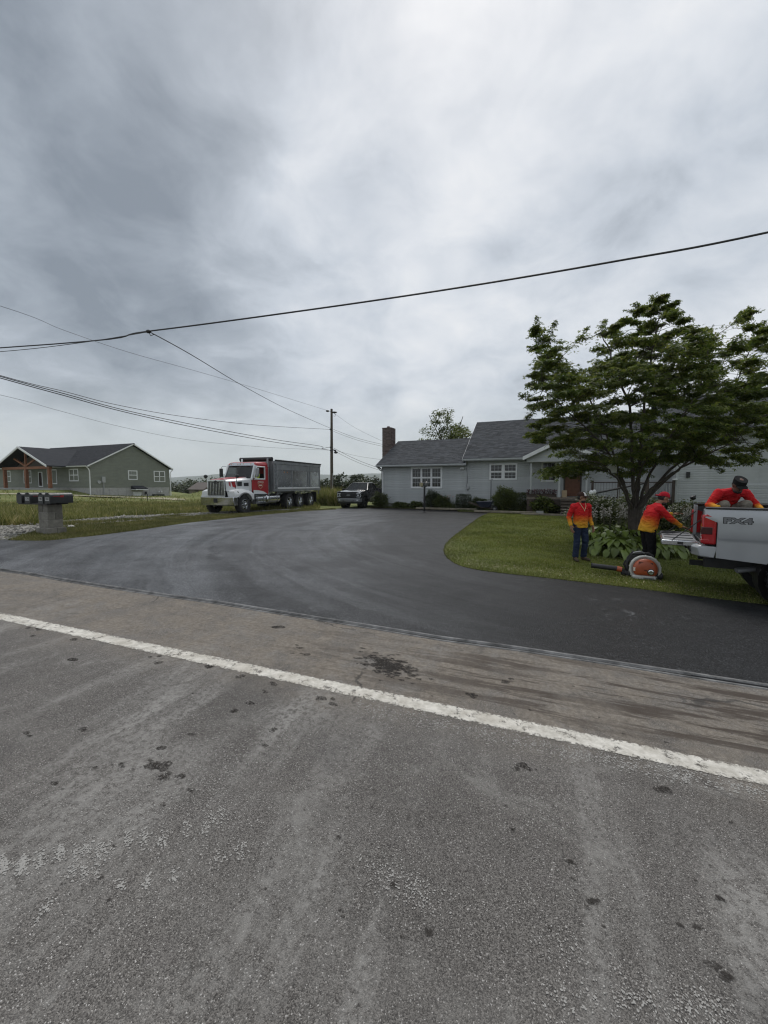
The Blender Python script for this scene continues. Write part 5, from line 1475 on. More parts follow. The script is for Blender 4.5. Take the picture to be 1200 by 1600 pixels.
wire('power_cable', 'thickest black cable crossing the whole sky above the road', [(-900, 598, 20), (0, 543.5, 13.8), (232, 517.5, 11.6), (480, 484.5, 9.9), (720, 449, 8.8), (960, 408.5, 8.1), (1200, 363, 7.5), (1900, 200, 6)], .019)
wire('service_wire', 'thin wire running from the splice on the thick cable down to the pole', [(232, 517.5, 11.6), (300, 555, 16), (380, 603, 24), (450, 640, 33), (516, 669, 45)], .016)
wire('service_wire', 'short grey wire just under the left end of the thick cable', [(-200, 562, 15), (0, 549.5, 13.2), (130, 535, 12.2), (232, 518.5, 11.6)], .010, 'wire_grey')
mb = MB()
sp_ = P(232, 518, 11.6); mb.ball(sp_, (.08, .05, .05)); mb.tube([sp_, sp_ + Vector((.06, 0, -.12)), sp_ + Vector((.12, .05, -.06))], .012, 5)
tag(mb.build('cable_splice', M['black_metal'], smooth=True), 'small black splice on the thick cable where the thin wire leaves it', 'splice')
wire('power_line', 'thin faint wire sloping from the upper left sky to the top of the pole', [(-500, 330, 16), (0, 478, 20), (100, 516, 22), (200, 550, 25), (300, 578, 29), (400, 607, 34), (515, 642.5, 45)], .010, 'wire_grey')
wire('phone_cable', 'upper cable of the sagging bundle at left, nearly flat towards the pole', [(-400, 470, 16), (0, 586.5, 20), (100, 611.5, 22), (180, 632, 25), (280, 650, 29), (400, 664, 35), (516, 671, 45)], .016)
wire('phone_cable', 'middle cable of the sagging bundle at left, looping just before the pole', [(-400, 474, 16), (0, 588, 20), (100, 615, 22), (200, 642, 26), (320, 667, 31), (430, 687, 37), (500, 697, 43.5), (503, 701, 44), (512, 699, 44.7), (517, 699, 45)], .022)
wire('phone_cable', 'lowest thick cable of the sagging bundle at left', [(-400, 478, 16), (0, 590.5, 20), (100, 618, 22), (200, 645, 26), (320, 671, 31), (430, 691, 37), (516, 703.5, 45)], .022)
wire('phone_cable', 'faint lowest wire at left running over the olive house', [(-400, 530, 18), (0, 617, 24), (90, 641, 27), (190, 667, 31), (300, 688, 36), (420, 699, 41), (516, 703.5, 45)], .010, 'wire_grey')
ex = 36.0
for (lab, v0, u1, v1, r, m) in (('faint topmost wire from the pole head towards the chimney', 645, 600, 692, .010, 'wire_grey'),
                                ('upper of two close wires from the pole to the chimney side of the grey house', 671, 612, 697, .014, 'wire'),
                                ('lower of two close wires from the pole to the chimney side of the grey house', 674, 612, 700, .014, 'wire'),
                                ('thick cable falling from the pole to the left eave of the grey house', 700, 612, 738, .018, 'wire'),
                                ('second cable just below the thick one falling to the left eave of the grey house', 704, 612, 741, .016, 'wire'),
                                ('faint nearly level wire from the pole passing behind the grey house eave', 703, 612, 719, .010, 'wire_grey')):
    um = (521 + u1) / 2; vm = (v0 + v1) / 2 + 3.0
    wire('house_wire', lab, [(521, v0, 45), (um, vm, 44), (u1 + 40, v1 + (v1 - v0) * .35, 42)], r, m)

# ------------------------------------------------------------------ lamp post, wheelbarrow, timbers and small things by the house
g = G(663, 801)
lp = thing('lamp_post', 'black lamp post with a small pale lantern at the far end of the driveway', 'lamp post', (g.x, g.y, g.z), 0)
HH = (g - P(663, 752, g.y)).length
MB().tube([(0, 0, 0), (0, 0, HH - .32)], .060, 12).build('post', M['black_metal'], lp, smooth=True)
MB().lathe([(.12, 0), (.12, .04), (.07, .07), (.055, .12)], (0, 0, 0), (0, 0, 1), 14).build('base_collar', M['black_metal'], lp, smooth=True)
M['lantern'] = mat('milky_lantern_glass', (.52, .47, .30), .3, var=.12)
for dx in (-.20, .12):
    hd_ = MB().lathe([(.05, HH - .34), (.105, HH - .28), (.12, HH - .10), (.05, HH - .05)], (dx, 0, 0), (0, 0, 1), 12).build('lantern', M['lantern'] if dx < 0 else M['alu_dull'], lp, smooth=True)
    MB().lathe([(.14, HH - .10), (.05, HH - .02), (.01, HH)], (dx, 0, 0), (0, 0, 1), 12).build('lantern_cap', M['black_metal'], hd_, smooth=True)
MB().tube([(-.20, 0, HH - .34), (0, 0, HH - .38), (.12, 0, HH - .34)], .02, 6).build('lamp_arm', M['black_metal'], lp)

def on_house(s, dep, z=0.0):
    p = GH + h_ * s + d_ * dep; return Vector((p.x, p.y, z))
M['navy'] = mat('navy_plastic', (.016, .022, .042), .5, var=.2)
q = on_house(8.05, -2.2); wb = thing('wheelbarrow', 'dark blue wheelbarrow parked on the bed among the shrubs', 'wheelbarrow', (q.x, q.y, tz(q.x, q.y) + .06), -HA)
tub = MB(); tub.loft([[(-.28, -.24, .30), (.30, -.24, .30), (.30, .24, .30), (-.28, .24, .30)], [(-.52, -.36, .66), (.50, -.36, .70), (.50, .36, .70), (-.52, .36, .66)], [(-.48, -.32, .655), (.46, -.32, .695), (.46, .32, .695), (-.48, .32, .655)], [(-.26, -.22, .33), (.28, -.22, .33), (.28, .22, .33), (-.26, .22, .33)]])
tub.build('tub', M['navy'], wb, bevel=.02)
for s in (1, -1):
    MB().tube([(.58, s * .06, .2), (-.2, s * .24, .30), (-1.05, s * .30, .62)], .022, 6).build('handle', M['dark_wood'], wb)
    MB().tube([(-.15, s * .24, .30), (-.30, s * .26, 0), (-.42, s * .24, .30)], .018, 6).build('leg', M['black_metal'], wb)
wl_ = MB().lathe([(.08, -.04), (.19, -.04), (.20, 0), (.19, .04), (.08, .04)], (.58, 0, .2), (0, 1, 0), 18).build('wheel', M['rubber'], wb, smooth=True)
MB().lathe([(.08, -.02), (.02, -.03), (.02, .03), (.08, .02)], (.58, 0, .2), (0, 1, 0), 12).build('rim', M['alu_dull'], wl_, smooth=True)
q = on_house(8.25, -1.1); sh_ = thing('shepherd_hook', 'thin black garden hook pole standing behind the wheelbarrow', 'garden hook', (q.x, q.y, tz(q.x, q.y)), -HA)
MB().tube([(0, 0, 0), (0, 0, 2.05)], .024, 8).build('pole', M['black_metal'], sh_)
MB().tube([(0, 0, 2.0), (-.02, 0, 2.1), (.05, 0, 2.16), (.12, 0, 2.10)], .012, 6).build('hook', M['black_metal'], sh_)
for (s0, s1, dep, zo, lab) in ((3.2, 7.4, -1.42, .05, 'long low landscape timber edging the bed left of the wheelbarrow'), (7.45, 11.1, -2.65, .05, 'long low landscape timber edging the bed in front of the porch shrubs'), (10.3, 13.2, -3.05, .0, 'shorter landscape timber lying in the lawn before the porch steps')):
    a, b = on_house(s0, dep), on_house(s1, dep)
    t = thing('landscape_timber', lab, 'timber', (a.x, a.y, tz(a.x, a.y) + zo), math.atan2(b.y - a.y, b.x - a.x), 'landscape timbers')
    L = (b - a).length; q = 0
    while q < L - .1:
        e = min(2.4, L - q); MB().bx(q + .005, q + e - .005, -.07, .07, 0, .13).build('timber', M['timber'], t, bevel=.02); q += e
q = on_house(11.3, -2.35); cb = MB().bx(-.20, .20, -.10, .10, 0, .19).build('paving_block', M['concrete'], bevel=.01); cb.location = (q.x, q.y, tz(q.x, q.y) + .05); cb.rotation_euler = (0, 0, -HA + .1); tag(cb, 'pale paving block standing on the bed before the porch', 'block')
# parcel on the porch and the planter of dark red flowers along its edge
M['card'] = mat('tan_board', (.33, .25, .16), .8, var=.12)
q = on_house(12.62, -1.60, .98); pc = MB().bx(-.13, .13, -.09, .09, 0, .42).build('parcel', M['card'], bevel=.008); pc.location = q; pc.rotation_euler = (0, 0, -HA + .25); tag(pc, 'tan cardboard parcel standing at the top of the porch steps', 'parcel')
q = on_house(11.35, -1.60, .98)
pl = thing('planter_box', 'planter of dark red leaves and flowers along the porch edge', 'planter', q, -HA)
MB().bx(-.85, .85, -.12, .12, 0, .20).build('trough', M['dark_wood'], pl, bevel=.01)
n = 900; pos = np.stack([nr.uniform(-.85, .85, n), nr.uniform(-.16, .16, n), nr.uniform(.16, .46, n)], -1)
V, Fc = scatter(LEAF_V, LEAF_F, pos, rots(nr.uniform(0, 6.3, n), nr.uniform(-.9, .4, n), nr.uniform(-.6, .6, n)), nr.uniform(.06, .12, n))
M['red_leaf'] = leaf_mat('dark_red_leaf', [(0, (.05, .012, .014)), (.7, (.09, .022, .022)), (.9, (.20, .03, .04)), (1, (.30, .10, .09))])
np_mesh('flowers', V, Fc, M['red_leaf'], pl, kind='stuff')
# bird feeder hung in the maple, ornament on a stake
q = P(957, 738, 12.6)
bf = thing('bird_feeder', 'small white bottle-shaped bird feeder hanging from the maple over the deck rail', 'bird feeder', q, 0)
MB().lathe([(.01, 0), (.10, .0), (.12, .03), (.12, .20), (.05, .26), (.04, .30), (.01, .31)], (0, 0, 0), (0, 0, 1), 14).build('bottle', M['white_trim'], bf, smooth=True)
MB().lathe([(.15, -.03), (.16, -.01), (.10, 0), (.01, 0)], (0, 0, 0), (0, 0, 1), 14).build('seed_tray', M['grey_trim'], bf, smooth=True)
MB().tube([(0, 0, .30), (0, 0, .9)], .008, 4).build('hanger', M['black_metal'], bf)
q = P(1083, 778, 15.5); zq = tz(q.x, q.y)
go = thing('garden_ornament', 'dark ball ornament on a thin stake before the right wing', 'ornament', (q.x, q.y, zq), 0)
MB().tube([(0, 0, 0), (0, 0, q.z - zq)], .012, 6).build('stake', M['black_metal'], go)
MB().ball((0, 0, q.z - zq), (.10, .10, .085)).ball((.06, 0, q.z - zq + .06), .05).build('ball', M['black_metal'], go, smooth=True)
# thin steel stake in the weeds
g = G(231, 785); sk = MB().tube([(0, 0, 0), (.01, 0, .75)], .03, 6).build('field_stake', M['black_metal']); sk.location = g; tag(sk, 'dark steel stake standing in the weeds below the olive house', 'stake')

# ------------------------------------------------------------------ backpack blower
g = G(1005, 907)
bl = thing('leaf_blower', 'orange and white backpack leaf blower standing on the lawn by the pickup', 'leaf blower', (g.x + .06, g.y + .08, g.z + .02), R(-24)); bl.scale = (.88, .88, .88)
M['blower_orange'] = mat('blower_orange', (.36, .075, .026), .42, var=.12, scale=5, coat=.2)
M['blower_white'] = mat('blower_white', (.47, .47, .44), .5, var=.10, scale=6)
# disc housing facing the road (-y), with a cut-off flat bottom
def half_disc(r, zc, n=26, flat=-.16):
    return [(r * math.cos(a), zc + r * math.sin(a)) for a in np.linspace(R(-38), R(218), n)]
zc = .24
MB().prism(half_disc(.285, zc), 'y', -.10, .08).build('fan_housing', M['blower_white'], bl, bevel=.03, seg=3)
cv = MB(); rings = []
for (sc_, yy) in ((1.0, -.10), (1.0, -.15), (.93, -.19), (.72, -.215), (.35, -.225)):
    rings.append([(x * sc_ * .86, yy, zc + .005 + (z - zc) * sc_ * .84) for x, z in half_disc(.28, zc)])
cv.loft(rings); cvo = cv.build('engine_cover', M['blower_orange'], bl, smooth=True, ang=50)
rim_ = MB(); rim_.tube([(x, -.105, z) for x, z in half_disc(.283, zc, 32)], .026, 8); rim_.build('housing_rim', M['blower_white'], bl, smooth=True)
for k in range(13):
    a = R(-30 + k * 20); MB().ball((.305 * math.cos(a), -.10, zc + .305 * math.sin(a)), .016, 8, 6).build('rim_bolt', M['blower_white'], bl, smooth=True)
bs = MB().bx(-.25, .21, -.20, .06, 0, .105).build('base_tank', M['blower_white'], bl, bevel=.03)
MB().bx(-.04, .16, -.206, -.20, .028, .065).build('maker_plate', M['decal_grey'], bs)
MB().lathe([(.055, 0), (.055, .035), (.035, .04), (.034, .03), (.005, .03)], (.09, -.215, .20), (0, -1, 0), 18).build('starter_knob', M['chrome'], cvo, smooth=True)
MB().lathe([(.068, -.01), (.068, .022)], (.09, -.205, .20), (0, -1, 0), 18, True).build('knob_ring', M['plastic'], cvo, smooth=True)
MB().bx(-.045, .02, -.225, -.205, .21, .25).build('cover_latch', M['plastic'], cvo, bevel=.006)
for (xx, zz_, w_, h2) in ((-.10, .36, .085, .012), (-.10, .385, .085, .012), (-.10, .41, .085, .012), (-.105, .335, .06, .014), (.09, .385, .07, .03)):
    MB().bx(xx - w_ / 2, xx + w_ / 2, -.215, -.196, zz_ - h2 / 2, zz_ + h2 / 2).build('cooling_slot', M['plastic'], cvo)
MB().bx(-.235, -.195, -.20, -.155, .20, .28).build('warning_label', M['cream'], cvo)
fr = MB(); fr.tube([(-.30, .16, .02), (-.30, .20, .30), (-.22, .20, .52), (.10, .20, .56), (.20, .18, .50)], .028, 8); fr.tube([(.20, .16, .02), (.22, .20, .30), (.18, .20, .5)], .028, 8); fr.bx(-.26, .20, .13, .19, .06, .50)
fr.build('carry_frame', M['plastic'], bl, smooth=True)
for xx in (-.12, .06): MB().tube([(xx, .22, .50), (xx - .06, .30, .56), (xx - .16, .34, .40), (xx - .20, .28, .10)], .03, 6).build('shoulder_strap', M['plastic'], bl)
MB().tube([(.02, .16, .56), (-.05, .14, .60), (-.12, .16, .585), (-.20, .18, .55)], .016, 6).build('carry_handle', M['alu_dull'], bl, smooth=True)
el = MB(); el.tube([(-.22, .02, .06), (-.34, .02, .08), (-.42, .02, .14), (-.46, .0, .165)], .058, 12)
for k in range(5): el.lathe([(.06, k * .03), (.068, k * .03 + .012), (.06, k * .03 + .024)], (-.30 - .03 * 0, .02, .075), (-1, 0, .25), 12)
el.build('flex_hose', M['plastic'], bl, smooth=True)
MB().tube([(-.44, .0, .17), (-.54, .0, .185)], .062, 14).build('swivel_band', M['blower_orange'], bl, smooth=True)
tbm = MB(); tbm.tube([(-.53, .0, .185), (-.80, .0, .20), (-1.06, .0, .215)], [.056, .060, .056], 14); tbm.lathe([(.056, 0), (.062, .01), (.062, .03), (.05, .03), (.05, -.1)], (-1.04, 0, .214), (-1, 0, .05), 14); tbm.build('blower_tube', M['plastic'], bl, smooth=True)
MB().tube([(-.30, .05, .10), (-.40, .02, .30), (-.36, .0, .40)], .022, 8).build('throttle_handle', M['plastic'], bl, smooth=True)
MB().lathe([(.05, 0), (.085, .03), (.085, .12), (.05, .15)], (.20, -.05, .10), (1, 0, 0), 14, True).build('muffler', M['plastic'], bl, smooth=True)

# ------------------------------------------------------------------ people
def remesh(mb, voxel, smooth=4, fac=.5, deci=None):
    me = mb.mesh('tmp', recalc=True)
    o = D.objects.new('tmp', me); COL.objects.link(o)
    m = o.modifiers.new('r', 'REMESH'); m.mode = 'VOXEL'; m.voxel_size = voxel; m.use_smooth_shade = True
    if smooth:
        s = o.modifiers.new('s', 'SMOOTH'); s.iterations = smooth; s.factor = fac
    if deci:
        d = o.modifiers.new('d', 'DECIMATE'); d.ratio = deci
    dg = bpy.context.evaluated_depsgraph_get(); dg.update()
    r = D.meshes.new_from_object(o.evaluated_get(dg))
    D.objects.remove(o); D.meshes.remove(me)
    r.polygons.foreach_set('use_smooth', [True] * len(r.polygons))
    return r

def skin_mat(name, col):
    t = NT(name)
    c = t.ramp(t.noise(18, 4), [(.3, tuple(q * .88 for q in col)), (.7, tuple(q * 1.1 for q in col))])
    t.set(col=c, rough=.5, spec=.4)
    t.b.inputs['Subsurface Weight'].default_value = .08
    return t.m
def cloth_mat(name, col, wr=.35, sc=9):
    t = NT(name)
    c = t.ramp(t.noise(5, 6, .65), [(.3, tuple(q * .78 for q in col)), (.7, tuple(q * 1.15 for q in col))])
    h = t.math('ADD', t.noise(sc, 4, .5, 1.2), t.math('MULTIPLY', t.noise(sc * 30, 2), .06))
    t.set(col=c, rough=.9, spec=.15, normal=t.bump(h, wr, .06))
    return t.m
def dye_mat():
    t = NT('dip_dyed_shirt')
    a = t.N.new('ShaderNodeAttribute'); a.attribute_name = 'dye'
    f = t.math('ADD', a.outputs['Fac'], t.math('MULTIPLY', t.math('SUBTRACT', t.noise(9, 4), .5), .22))
    c = t.ramp(f, [(0, (.50, .014, .022)), (.46, (.50, .018, .016)), (.62, (.56, .10, .016)), (.80, (.60, .26, .025)), (1, (.60, .33, .03))])
    h = t.math('ADD', t.noise(7.5, 5, .5, 1.4, src=t.map(sc=(1, 1, 1.9))), t.math('MULTIPLY', t.noise(260, 2), .05))
    t.set(col=c, rough=.85, spec=.2, normal=t.bump(h, .55, .07))
    return t.m
M['dye'] = dye_mat()
M['skin_tan'] = skin_mat('tanned_skin', (.26, .135, .085)); M['skin_dark'] = skin_mat('brown_skin', (.12, .062, .042))
M['jeans'] = cloth_mat('blue_jeans', (.022, .032, .062)); M['black_trousers'] = cloth_mat('black_trousers', (.012, .012, .013)); M['khaki'] = cloth_mat('grey_khaki', (.19, .17, .14))
M['boot'] = mat('work_boot', (.055, .040, .022), .8, var=.3, scale=15); M['sole'] = mat('boot_sole', (.10, .085, .05), .85, var=.3)
M['hair'] = mat('black_hair', (.012, .010, .009), .7, var=.3, bump=.5, bscale=120)
M['cap_brown'] = cloth_mat('brown_cap', (.040, .022, .017), .1); M['cap_white'] = cloth_mat('white_cap', (.62, .61, .58), .1)
M['cap_red'] = cloth_mat('red_cap', (.38, .016, .028), .15); M['cap_black'] = cloth_mat('black_cap', (.014, .014, .014), .1)
M['hi_vis'] = cloth_mat('hi_vis', (.42, .55, .05)); M['eye_white'] = mat('eye_white', (.6, .58, .55), .3, var=.05); M['eye_dark'] = mat('eye_dark', (.012, .009, .008), .2, var=.05)

def ell_loft(mb, secs, n=22):
    """secs: (centre, across vector*rx, fore vector*ry) rings"""
    rings = [[Vector(c) + Vector(a) * math.cos(2 * math.pi * k / n) + Vector(b) * math.sin(2 * math.pi * k / n) for k in range(n)] for c, a, b in secs]
    mb.loft(rings); return mb

def hand(mb, wrist, d, pn, side, curl=.5, s=1.0):
    d = Vector(d).normalized(); pn = Vector(pn); pn = (pn - d * pn.dot(d)).normalized(); ac = d.cross(pn)
    Mx = Matrix((ac, pn, d)).transposed()
    mb.ball(wrist + d * .052 * s, (.043 * s, .019 * s, .056 * s), 12, 8, Mx)
    for k, L in zip((-1.5, -.5, .5, 1.5), ((.036, .030, .022), (.042, .034, .024), (.040, .032, .023), (.031, .025, .019))):
        if side < 0: k = -k
        p = wrist + d * .092 * s + ac * k * .0215 * s; dd = d + ac * k * .05
        for i, l in enumerate(L):
            a = curl * (.35 + .45 * i); q = (dd * math.cos(a) + pn * math.sin(a)).normalized()
            r0 = (.0100, .0092, .0085)[i] * s; p2 = p + q * l * s
            mb.capsule(p, p2, r0, r0 * .93, 8); p = p2
    p = wrist + d * .03 * s + ac * side * -.036 * s; q = (d * .62 + ac * side * -.62 + pn * .35).normalized(); p2 = p + q * .036 * s
    mb.capsule(p - q * .015 * s, p2, .0135 * s, .011 * s, 8); q = (q + d * .5 + pn * .25).normalized(); mb.capsule(p2, p2 + q * .03 * s, .011 * s, .0095 * s, 8)

from mathutils import noise as mnoise
def crease(me, amp):
    """cloth folds: slanting ridges pushed out along the normals"""
    n = len(me.vertices); co = np.empty(n * 3, np.float32); no = np.empty(n * 3, np.float32)
    me.vertices.foreach_get('co', co); me.vertices.foreach_get('normal', no); co = co.reshape(-1, 3); no = no.reshape(-1, 3)
    off = rnd.uniform(0, 50); d = np.empty(n)
    for i in range(n):
        x, y, z = co[i]; w = mnoise.noise((x * 4 + off, y * 4, z * 4)) * .5
        a = mnoise.noise(((x + z * .45) * 5.0 + off, y * 5.0, (z + w * .35) * 15.0)); b = mnoise.noise((x * 11 + off, y * 11, z * 22))
        d[i] = (1 - abs(a) * 2.4) * .0085 + b * .004
    co += no * (d * amp)[:, None]
    me.vertices.foreach_set('co', co.ravel()); me.update()

def person(label, loc, rotz, J, skin, trousers, fat=1.0, cap='cap_red', cap_back=False, cap_front=None, look=(0, 1, 0), up=(0, 0, 1), shirt='dye', beard=True, glasses=False, vest=False, scale=1.0, flat=False, palms=None, name='person'):
    root = thing(name, label, 'person', loc, rotz); root.scale = (scale,) * 3
    V3 = {k: Vector(v) for k, v in J.items()}
    X = (V3['shl'] - V3['shr']).normalized()                       # towards the person's left... across the shoulders
    chest, pel, neck = V3['chest'], V3['pelvis'], V3['neck']
    sp_ = (chest - pel).normalized(); fore = sp_.cross(X).normalized() * -1.0
    if fore.dot(Vector((0, 1, 0))) < 0: fore = -fore
    fo_n = sp_.cross(X).normalized()
    hx = (V3['hipl'] - V3['hipr']).normalized()
    look = Vector(look).normalized(); up = Vector(up); side_ = look.cross(up).normalized(); up = side_.cross(look).normalized()
    hc = V3['head']; HM = Matrix((side_, look, up)).transposed()
    hp = lambda a, b, c: hc + side_ * a + look * b + up * c
    # one continuous body
    b = MB()
    b.ball(hc + up * .03, (.076, .096, .098), 16, 12, HM); b.ball(hp(0, .020, -.055), (.060, .070, .075), 14, 10, HM)
    b.ball(hp(0, .060, -.100), (.030, .028, .024), 10, 8, HM)
    b.capsule(hp(0, .094, .015), hp(0, .112, -.028), .010, .016, 8)                         # nose
    b.ball(hp(0, .085, -.066), (.026, .014, .010), 8, 6, HM); b.ball(hp(0, .083, .035), (.05, .014, .012), 8, 6, HM)
    for s in (1, -1): b.ball(hp(s * .077, -.008, -.005), (.011, .020, .032), 8, 6, HM)
    b.capsule(neck - sp_ * .04, hc + up * -.06 + look * -.02, .058, .052)
    for z, rx, ry in ((0, .115, .085),): b.capsule(pel, chest, .10 * fat, .11)
    b.capsule(V3['shl'], V3['shr'], .05, .05); b.capsule(chest, neck, .10, .06)
    for s in 'lr':
        b.capsule(V3['sh' + s], V3['el' + s], .044, .036); b.capsule(V3['el' + s], V3['wr' + s], .036, .025)
        b.capsule(V3['hip' + s], V3['kn' + s], .070, .050); b.capsule(V3['kn' + s], V3['an' + s], .048, .034)
        b.capsule(V3['hip' + s], pel, .08, .08)
        b.capsule(V3['an' + s], V3['toe' + s] * .7 + V3['an' + s] * .3, .034, .028)
        dd = (V3['wr' + s] - V3['el' + s]).normalized(); pn = (palms or {}).get(s, -X if s == 'l' else X)
        hd_ = V3.get('ha' + s)
        hand(b, V3['wr' + s], (hd_ - V3['wr' + s]) if hd_ else dd, pn, 1 if s == 'l' else -1, .55, 1.05)
    link('body', remesh(b, .0075, 2, .4), M[skin], root)
    # eyes
    for s in (1, -1):
        e = MB().ball(hp(s * .032, .082, .010), (.014, .010, .009), 8, 6, HM).build('eye', M['eye_white'], root, smooth=True)
        MB().ball(hp(s * .032, .090, .010), .0055, 8, 6).build('pupil', M['eye_dark'], e, smooth=True)
    # shirt
    s_ = MB(); sh_seg = []
    mid = pel.lerp(chest, .5)
    hem = pel - sp_ * (.06)
    secs = []
    for t, rx, ry in ((-.30, .168, .128), (-.05, .170, .134), (.3, .165, .138), (.65, .172, .130), (1.0, .185, .122)):
        c = pel + (chest - pel) * t
        a = hx.lerp(X, max(0, min(1, t))).normalized()
        fo = sp_.cross(a).normalized()
        secs.append((c, a * rx * (fat if t < .9 else (1 + fat) / 2), fo * ry * fat))
    secs.append((chest.lerp(neck, .5), X * .155, fo_n * .10)); secs.append((chest.lerp(neck, .85), X * .10, fo_n * .085)); secs.append((neck + sp_ * .005, X * .070, fo_n * .068))
    ell_loft(s_, secs)
    for s in 'lr':
        s_.capsule(chest.lerp(neck, .45), V3['sh' + s], .085, .068); s_.capsule(neck - sp_ * .03, V3['sh' + s], .062, .060); s_.capsule(V3['sh' + s], V3['el' + s], .074, .056)
        s_.capsule(V3['el' + s], V3['el' + s].lerp(V3['wr' + s], .88), .056, .038); s_.cyl(V3['el' + s].lerp(V3['wr' + s], .7), V3['el' + s].lerp(V3['wr' + s], 1.0), .043, .037)
    sme = remesh(s_, .010, 3, .5)
    crease(sme, 1.0)
    co = np.empty(len(sme.vertices) * 3, np.float32); sme.vertices.foreach_get('co', co); co = co.reshape(-1, 3)
    def segd(a, b):
        a, b = np.array(a), np.array(b); ab = b - a; t = np.clip(((co - a) @ ab) / (ab @ ab), 0, 1)
        return np.linalg.norm(co - (a + t[:, None] * ab), axis=1), t
    hem_ = pel + (chest - pel) * -.3
    d0, t0 = segd(neck, hem_); dye = t0 * 1.02; best = d0 - .13
    for s in 'lr':
        for (a, b_, o0, o1) in (('sh' + s, 'el' + s, .10, .52), ('el' + s, 'wr' + s, .52, 1.0)):
            d, t = segd(V3[a], V3[b_]); d = d - .06; m_ = d < best
            dye[m_] = (o0 + (o1 - o0) * t)[m_]; best[m_] = d[m_]
    at = sme.attributes.new('dye', 'FLOAT', 'POINT'); at.data.foreach_set('value', np.ascontiguousarray(dye, np.float32))
    link('shirt', sme, M[shirt], root)
    # trousers
    t_ = MB()
    ell_loft(t_, [(pel + (chest - pel) * .02, hx * .155 * fat, fore * .118 * fat), (pel - sp_ * .08, hx * .162 * fat, fore * .125 * fat), ((V3['hipl'] + V3['hipr']) / 2 - Vector((0, 0, .02)), hx * .15, fore * .11)])
    for s in 'lr':
        t_.capsule(V3['hip' + s], V3['kn' + s], .096 * (1 + fat) / 2, .076); t_.capsule(V3['kn' + s], V3['an' + s].lerp(V3['kn' + s], .16), .074, .066)
        t_.cyl(V3['kn' + s].lerp(V3['an' + s], .5), V3['an' + s].lerp(V3['kn' + s], .02), .068, .070)
    tme = remesh(t_, .010, 2, .5); crease(tme, .9); link('trousers', tme, M[trousers], root)
    for s in 'lr':
        f = MB(); a_, to = V3['an' + s], V3['toe' + s]
        f.capsule(a_, a_ - Vector((0, 0, .035)), .054, .055); f.capsule(a_ - Vector((0, 0, .040)) + (a_ - to) * .18, to, .046, .042); f.ball(to, (.048, .055, .04), 10, 8)
        sh = link('boot', remesh(f, .010, 2), M['boot'], root)
        dx = (to - a_); dx.z = 0; dx = dx.normalized(); sl = MB(); c = (a_ + to) / 2; c.z = min(a_.z, to.z) - .075 + .02
    # hair and cap
    if beard:
        b2 = MB(); b2.ball(hp(0, .035, -.092), (.064, .062, .040), 12, 8, HM); b2.ball(hp(0, .088, -.052), (.030, .012, .008), 8, 6, HM)
        b2.build('beard', M['hair'], root, smooth=True)
    hb = MB(); hb.ball(hp(0, -.025, .010), (.083, .082, .075), 14, 10, HM); hb.build('hair', M['hair'], root, smooth=True)
    cp = MB(); n = 18; rings = []
    tilt = -.18 if not cap_back else .10
    for th in ((0.0, .25, .5, .75, 1.0, 1.25, 1.5) if not flat else (0.0, .3, .8, 1.15, 1.35, 1.45, 1.52)):
        hgt = .045 + .105 * math.sin(th) if not flat else .040 + .082 * min(1, th / 1.2)
        rr = math.cos(th) if not flat else (1.0 if th < 1.2 else max(.08, (1.52 - th) * 3.2))
        rr = max(rr, .05)
        rings.append([hp(.091 * rr * math.cos(2 * math.pi * k / n), .108 * rr * math.sin(2 * math.pi * k / n) - .004, hgt + tilt * .108 * rr * math.sin(2 * math.pi * k / n) * .6) for k in range(n)])
    cp.loft(rings); cpo = cp.build('cap', M[cap], root, smooth=True, ang=60)
    g_ = -1 if cap_back else 1
    br = MB(); rr_ = []
    for yb, zo in ((.085, .050), (.13, .046), (.165, .034)):
        w = .078 if yb < .15 else .055
        rr_.append([hp(x_, g_ * (yb - abs(x_) ** 2 * 4.5), zo + (tilt * .06 if not cap_back else -.01) - abs(x_) * .12 + e) for x_, e in ((-w, 0), (-w * .5, .004), (0, .006), (w * .5, .004), (w, 0), (w, -.006), (w * .5, -.003), (0, -.001), (-w * .5, -.003), (-w, -.006))])
    br.loft(rr_); br.build('brim', M[cap], cpo, smooth=True)
    if cap_front:
        fp = MB(); rings = []
        for th in (.05, .4, .8, 1.1):
            rings.append([hp(.094 * math.cos(th) * math.sin(a), .1115 * math.cos(th) * math.cos(a) - .002, .048 + .107 * math.sin(th) + tilt * .108 * math.cos(th) * math.cos(a) * .6) for a in np.linspace(-.75, .75, 8)])
        fp.loft(rings, caps=False, closed=False); fp.build('cap_front', M[cap_front], cpo, smooth=True)
    if glasses:
        gl_ = MB()
        for s in (1, -1): gl_.ball(hp(s * .034, .098, .010), (.028, .010, .018), 10, 6, HM); gl_.tube([hp(s * .062, .09, .014), hp(s * .083, .0, .014)], .004, 4)
        gl_.build('sunglasses', M['eye_dark'], root, smooth=True)
    return root, hp

def face(dx, dy): return math.atan2(dy, dx) - math.pi / 2

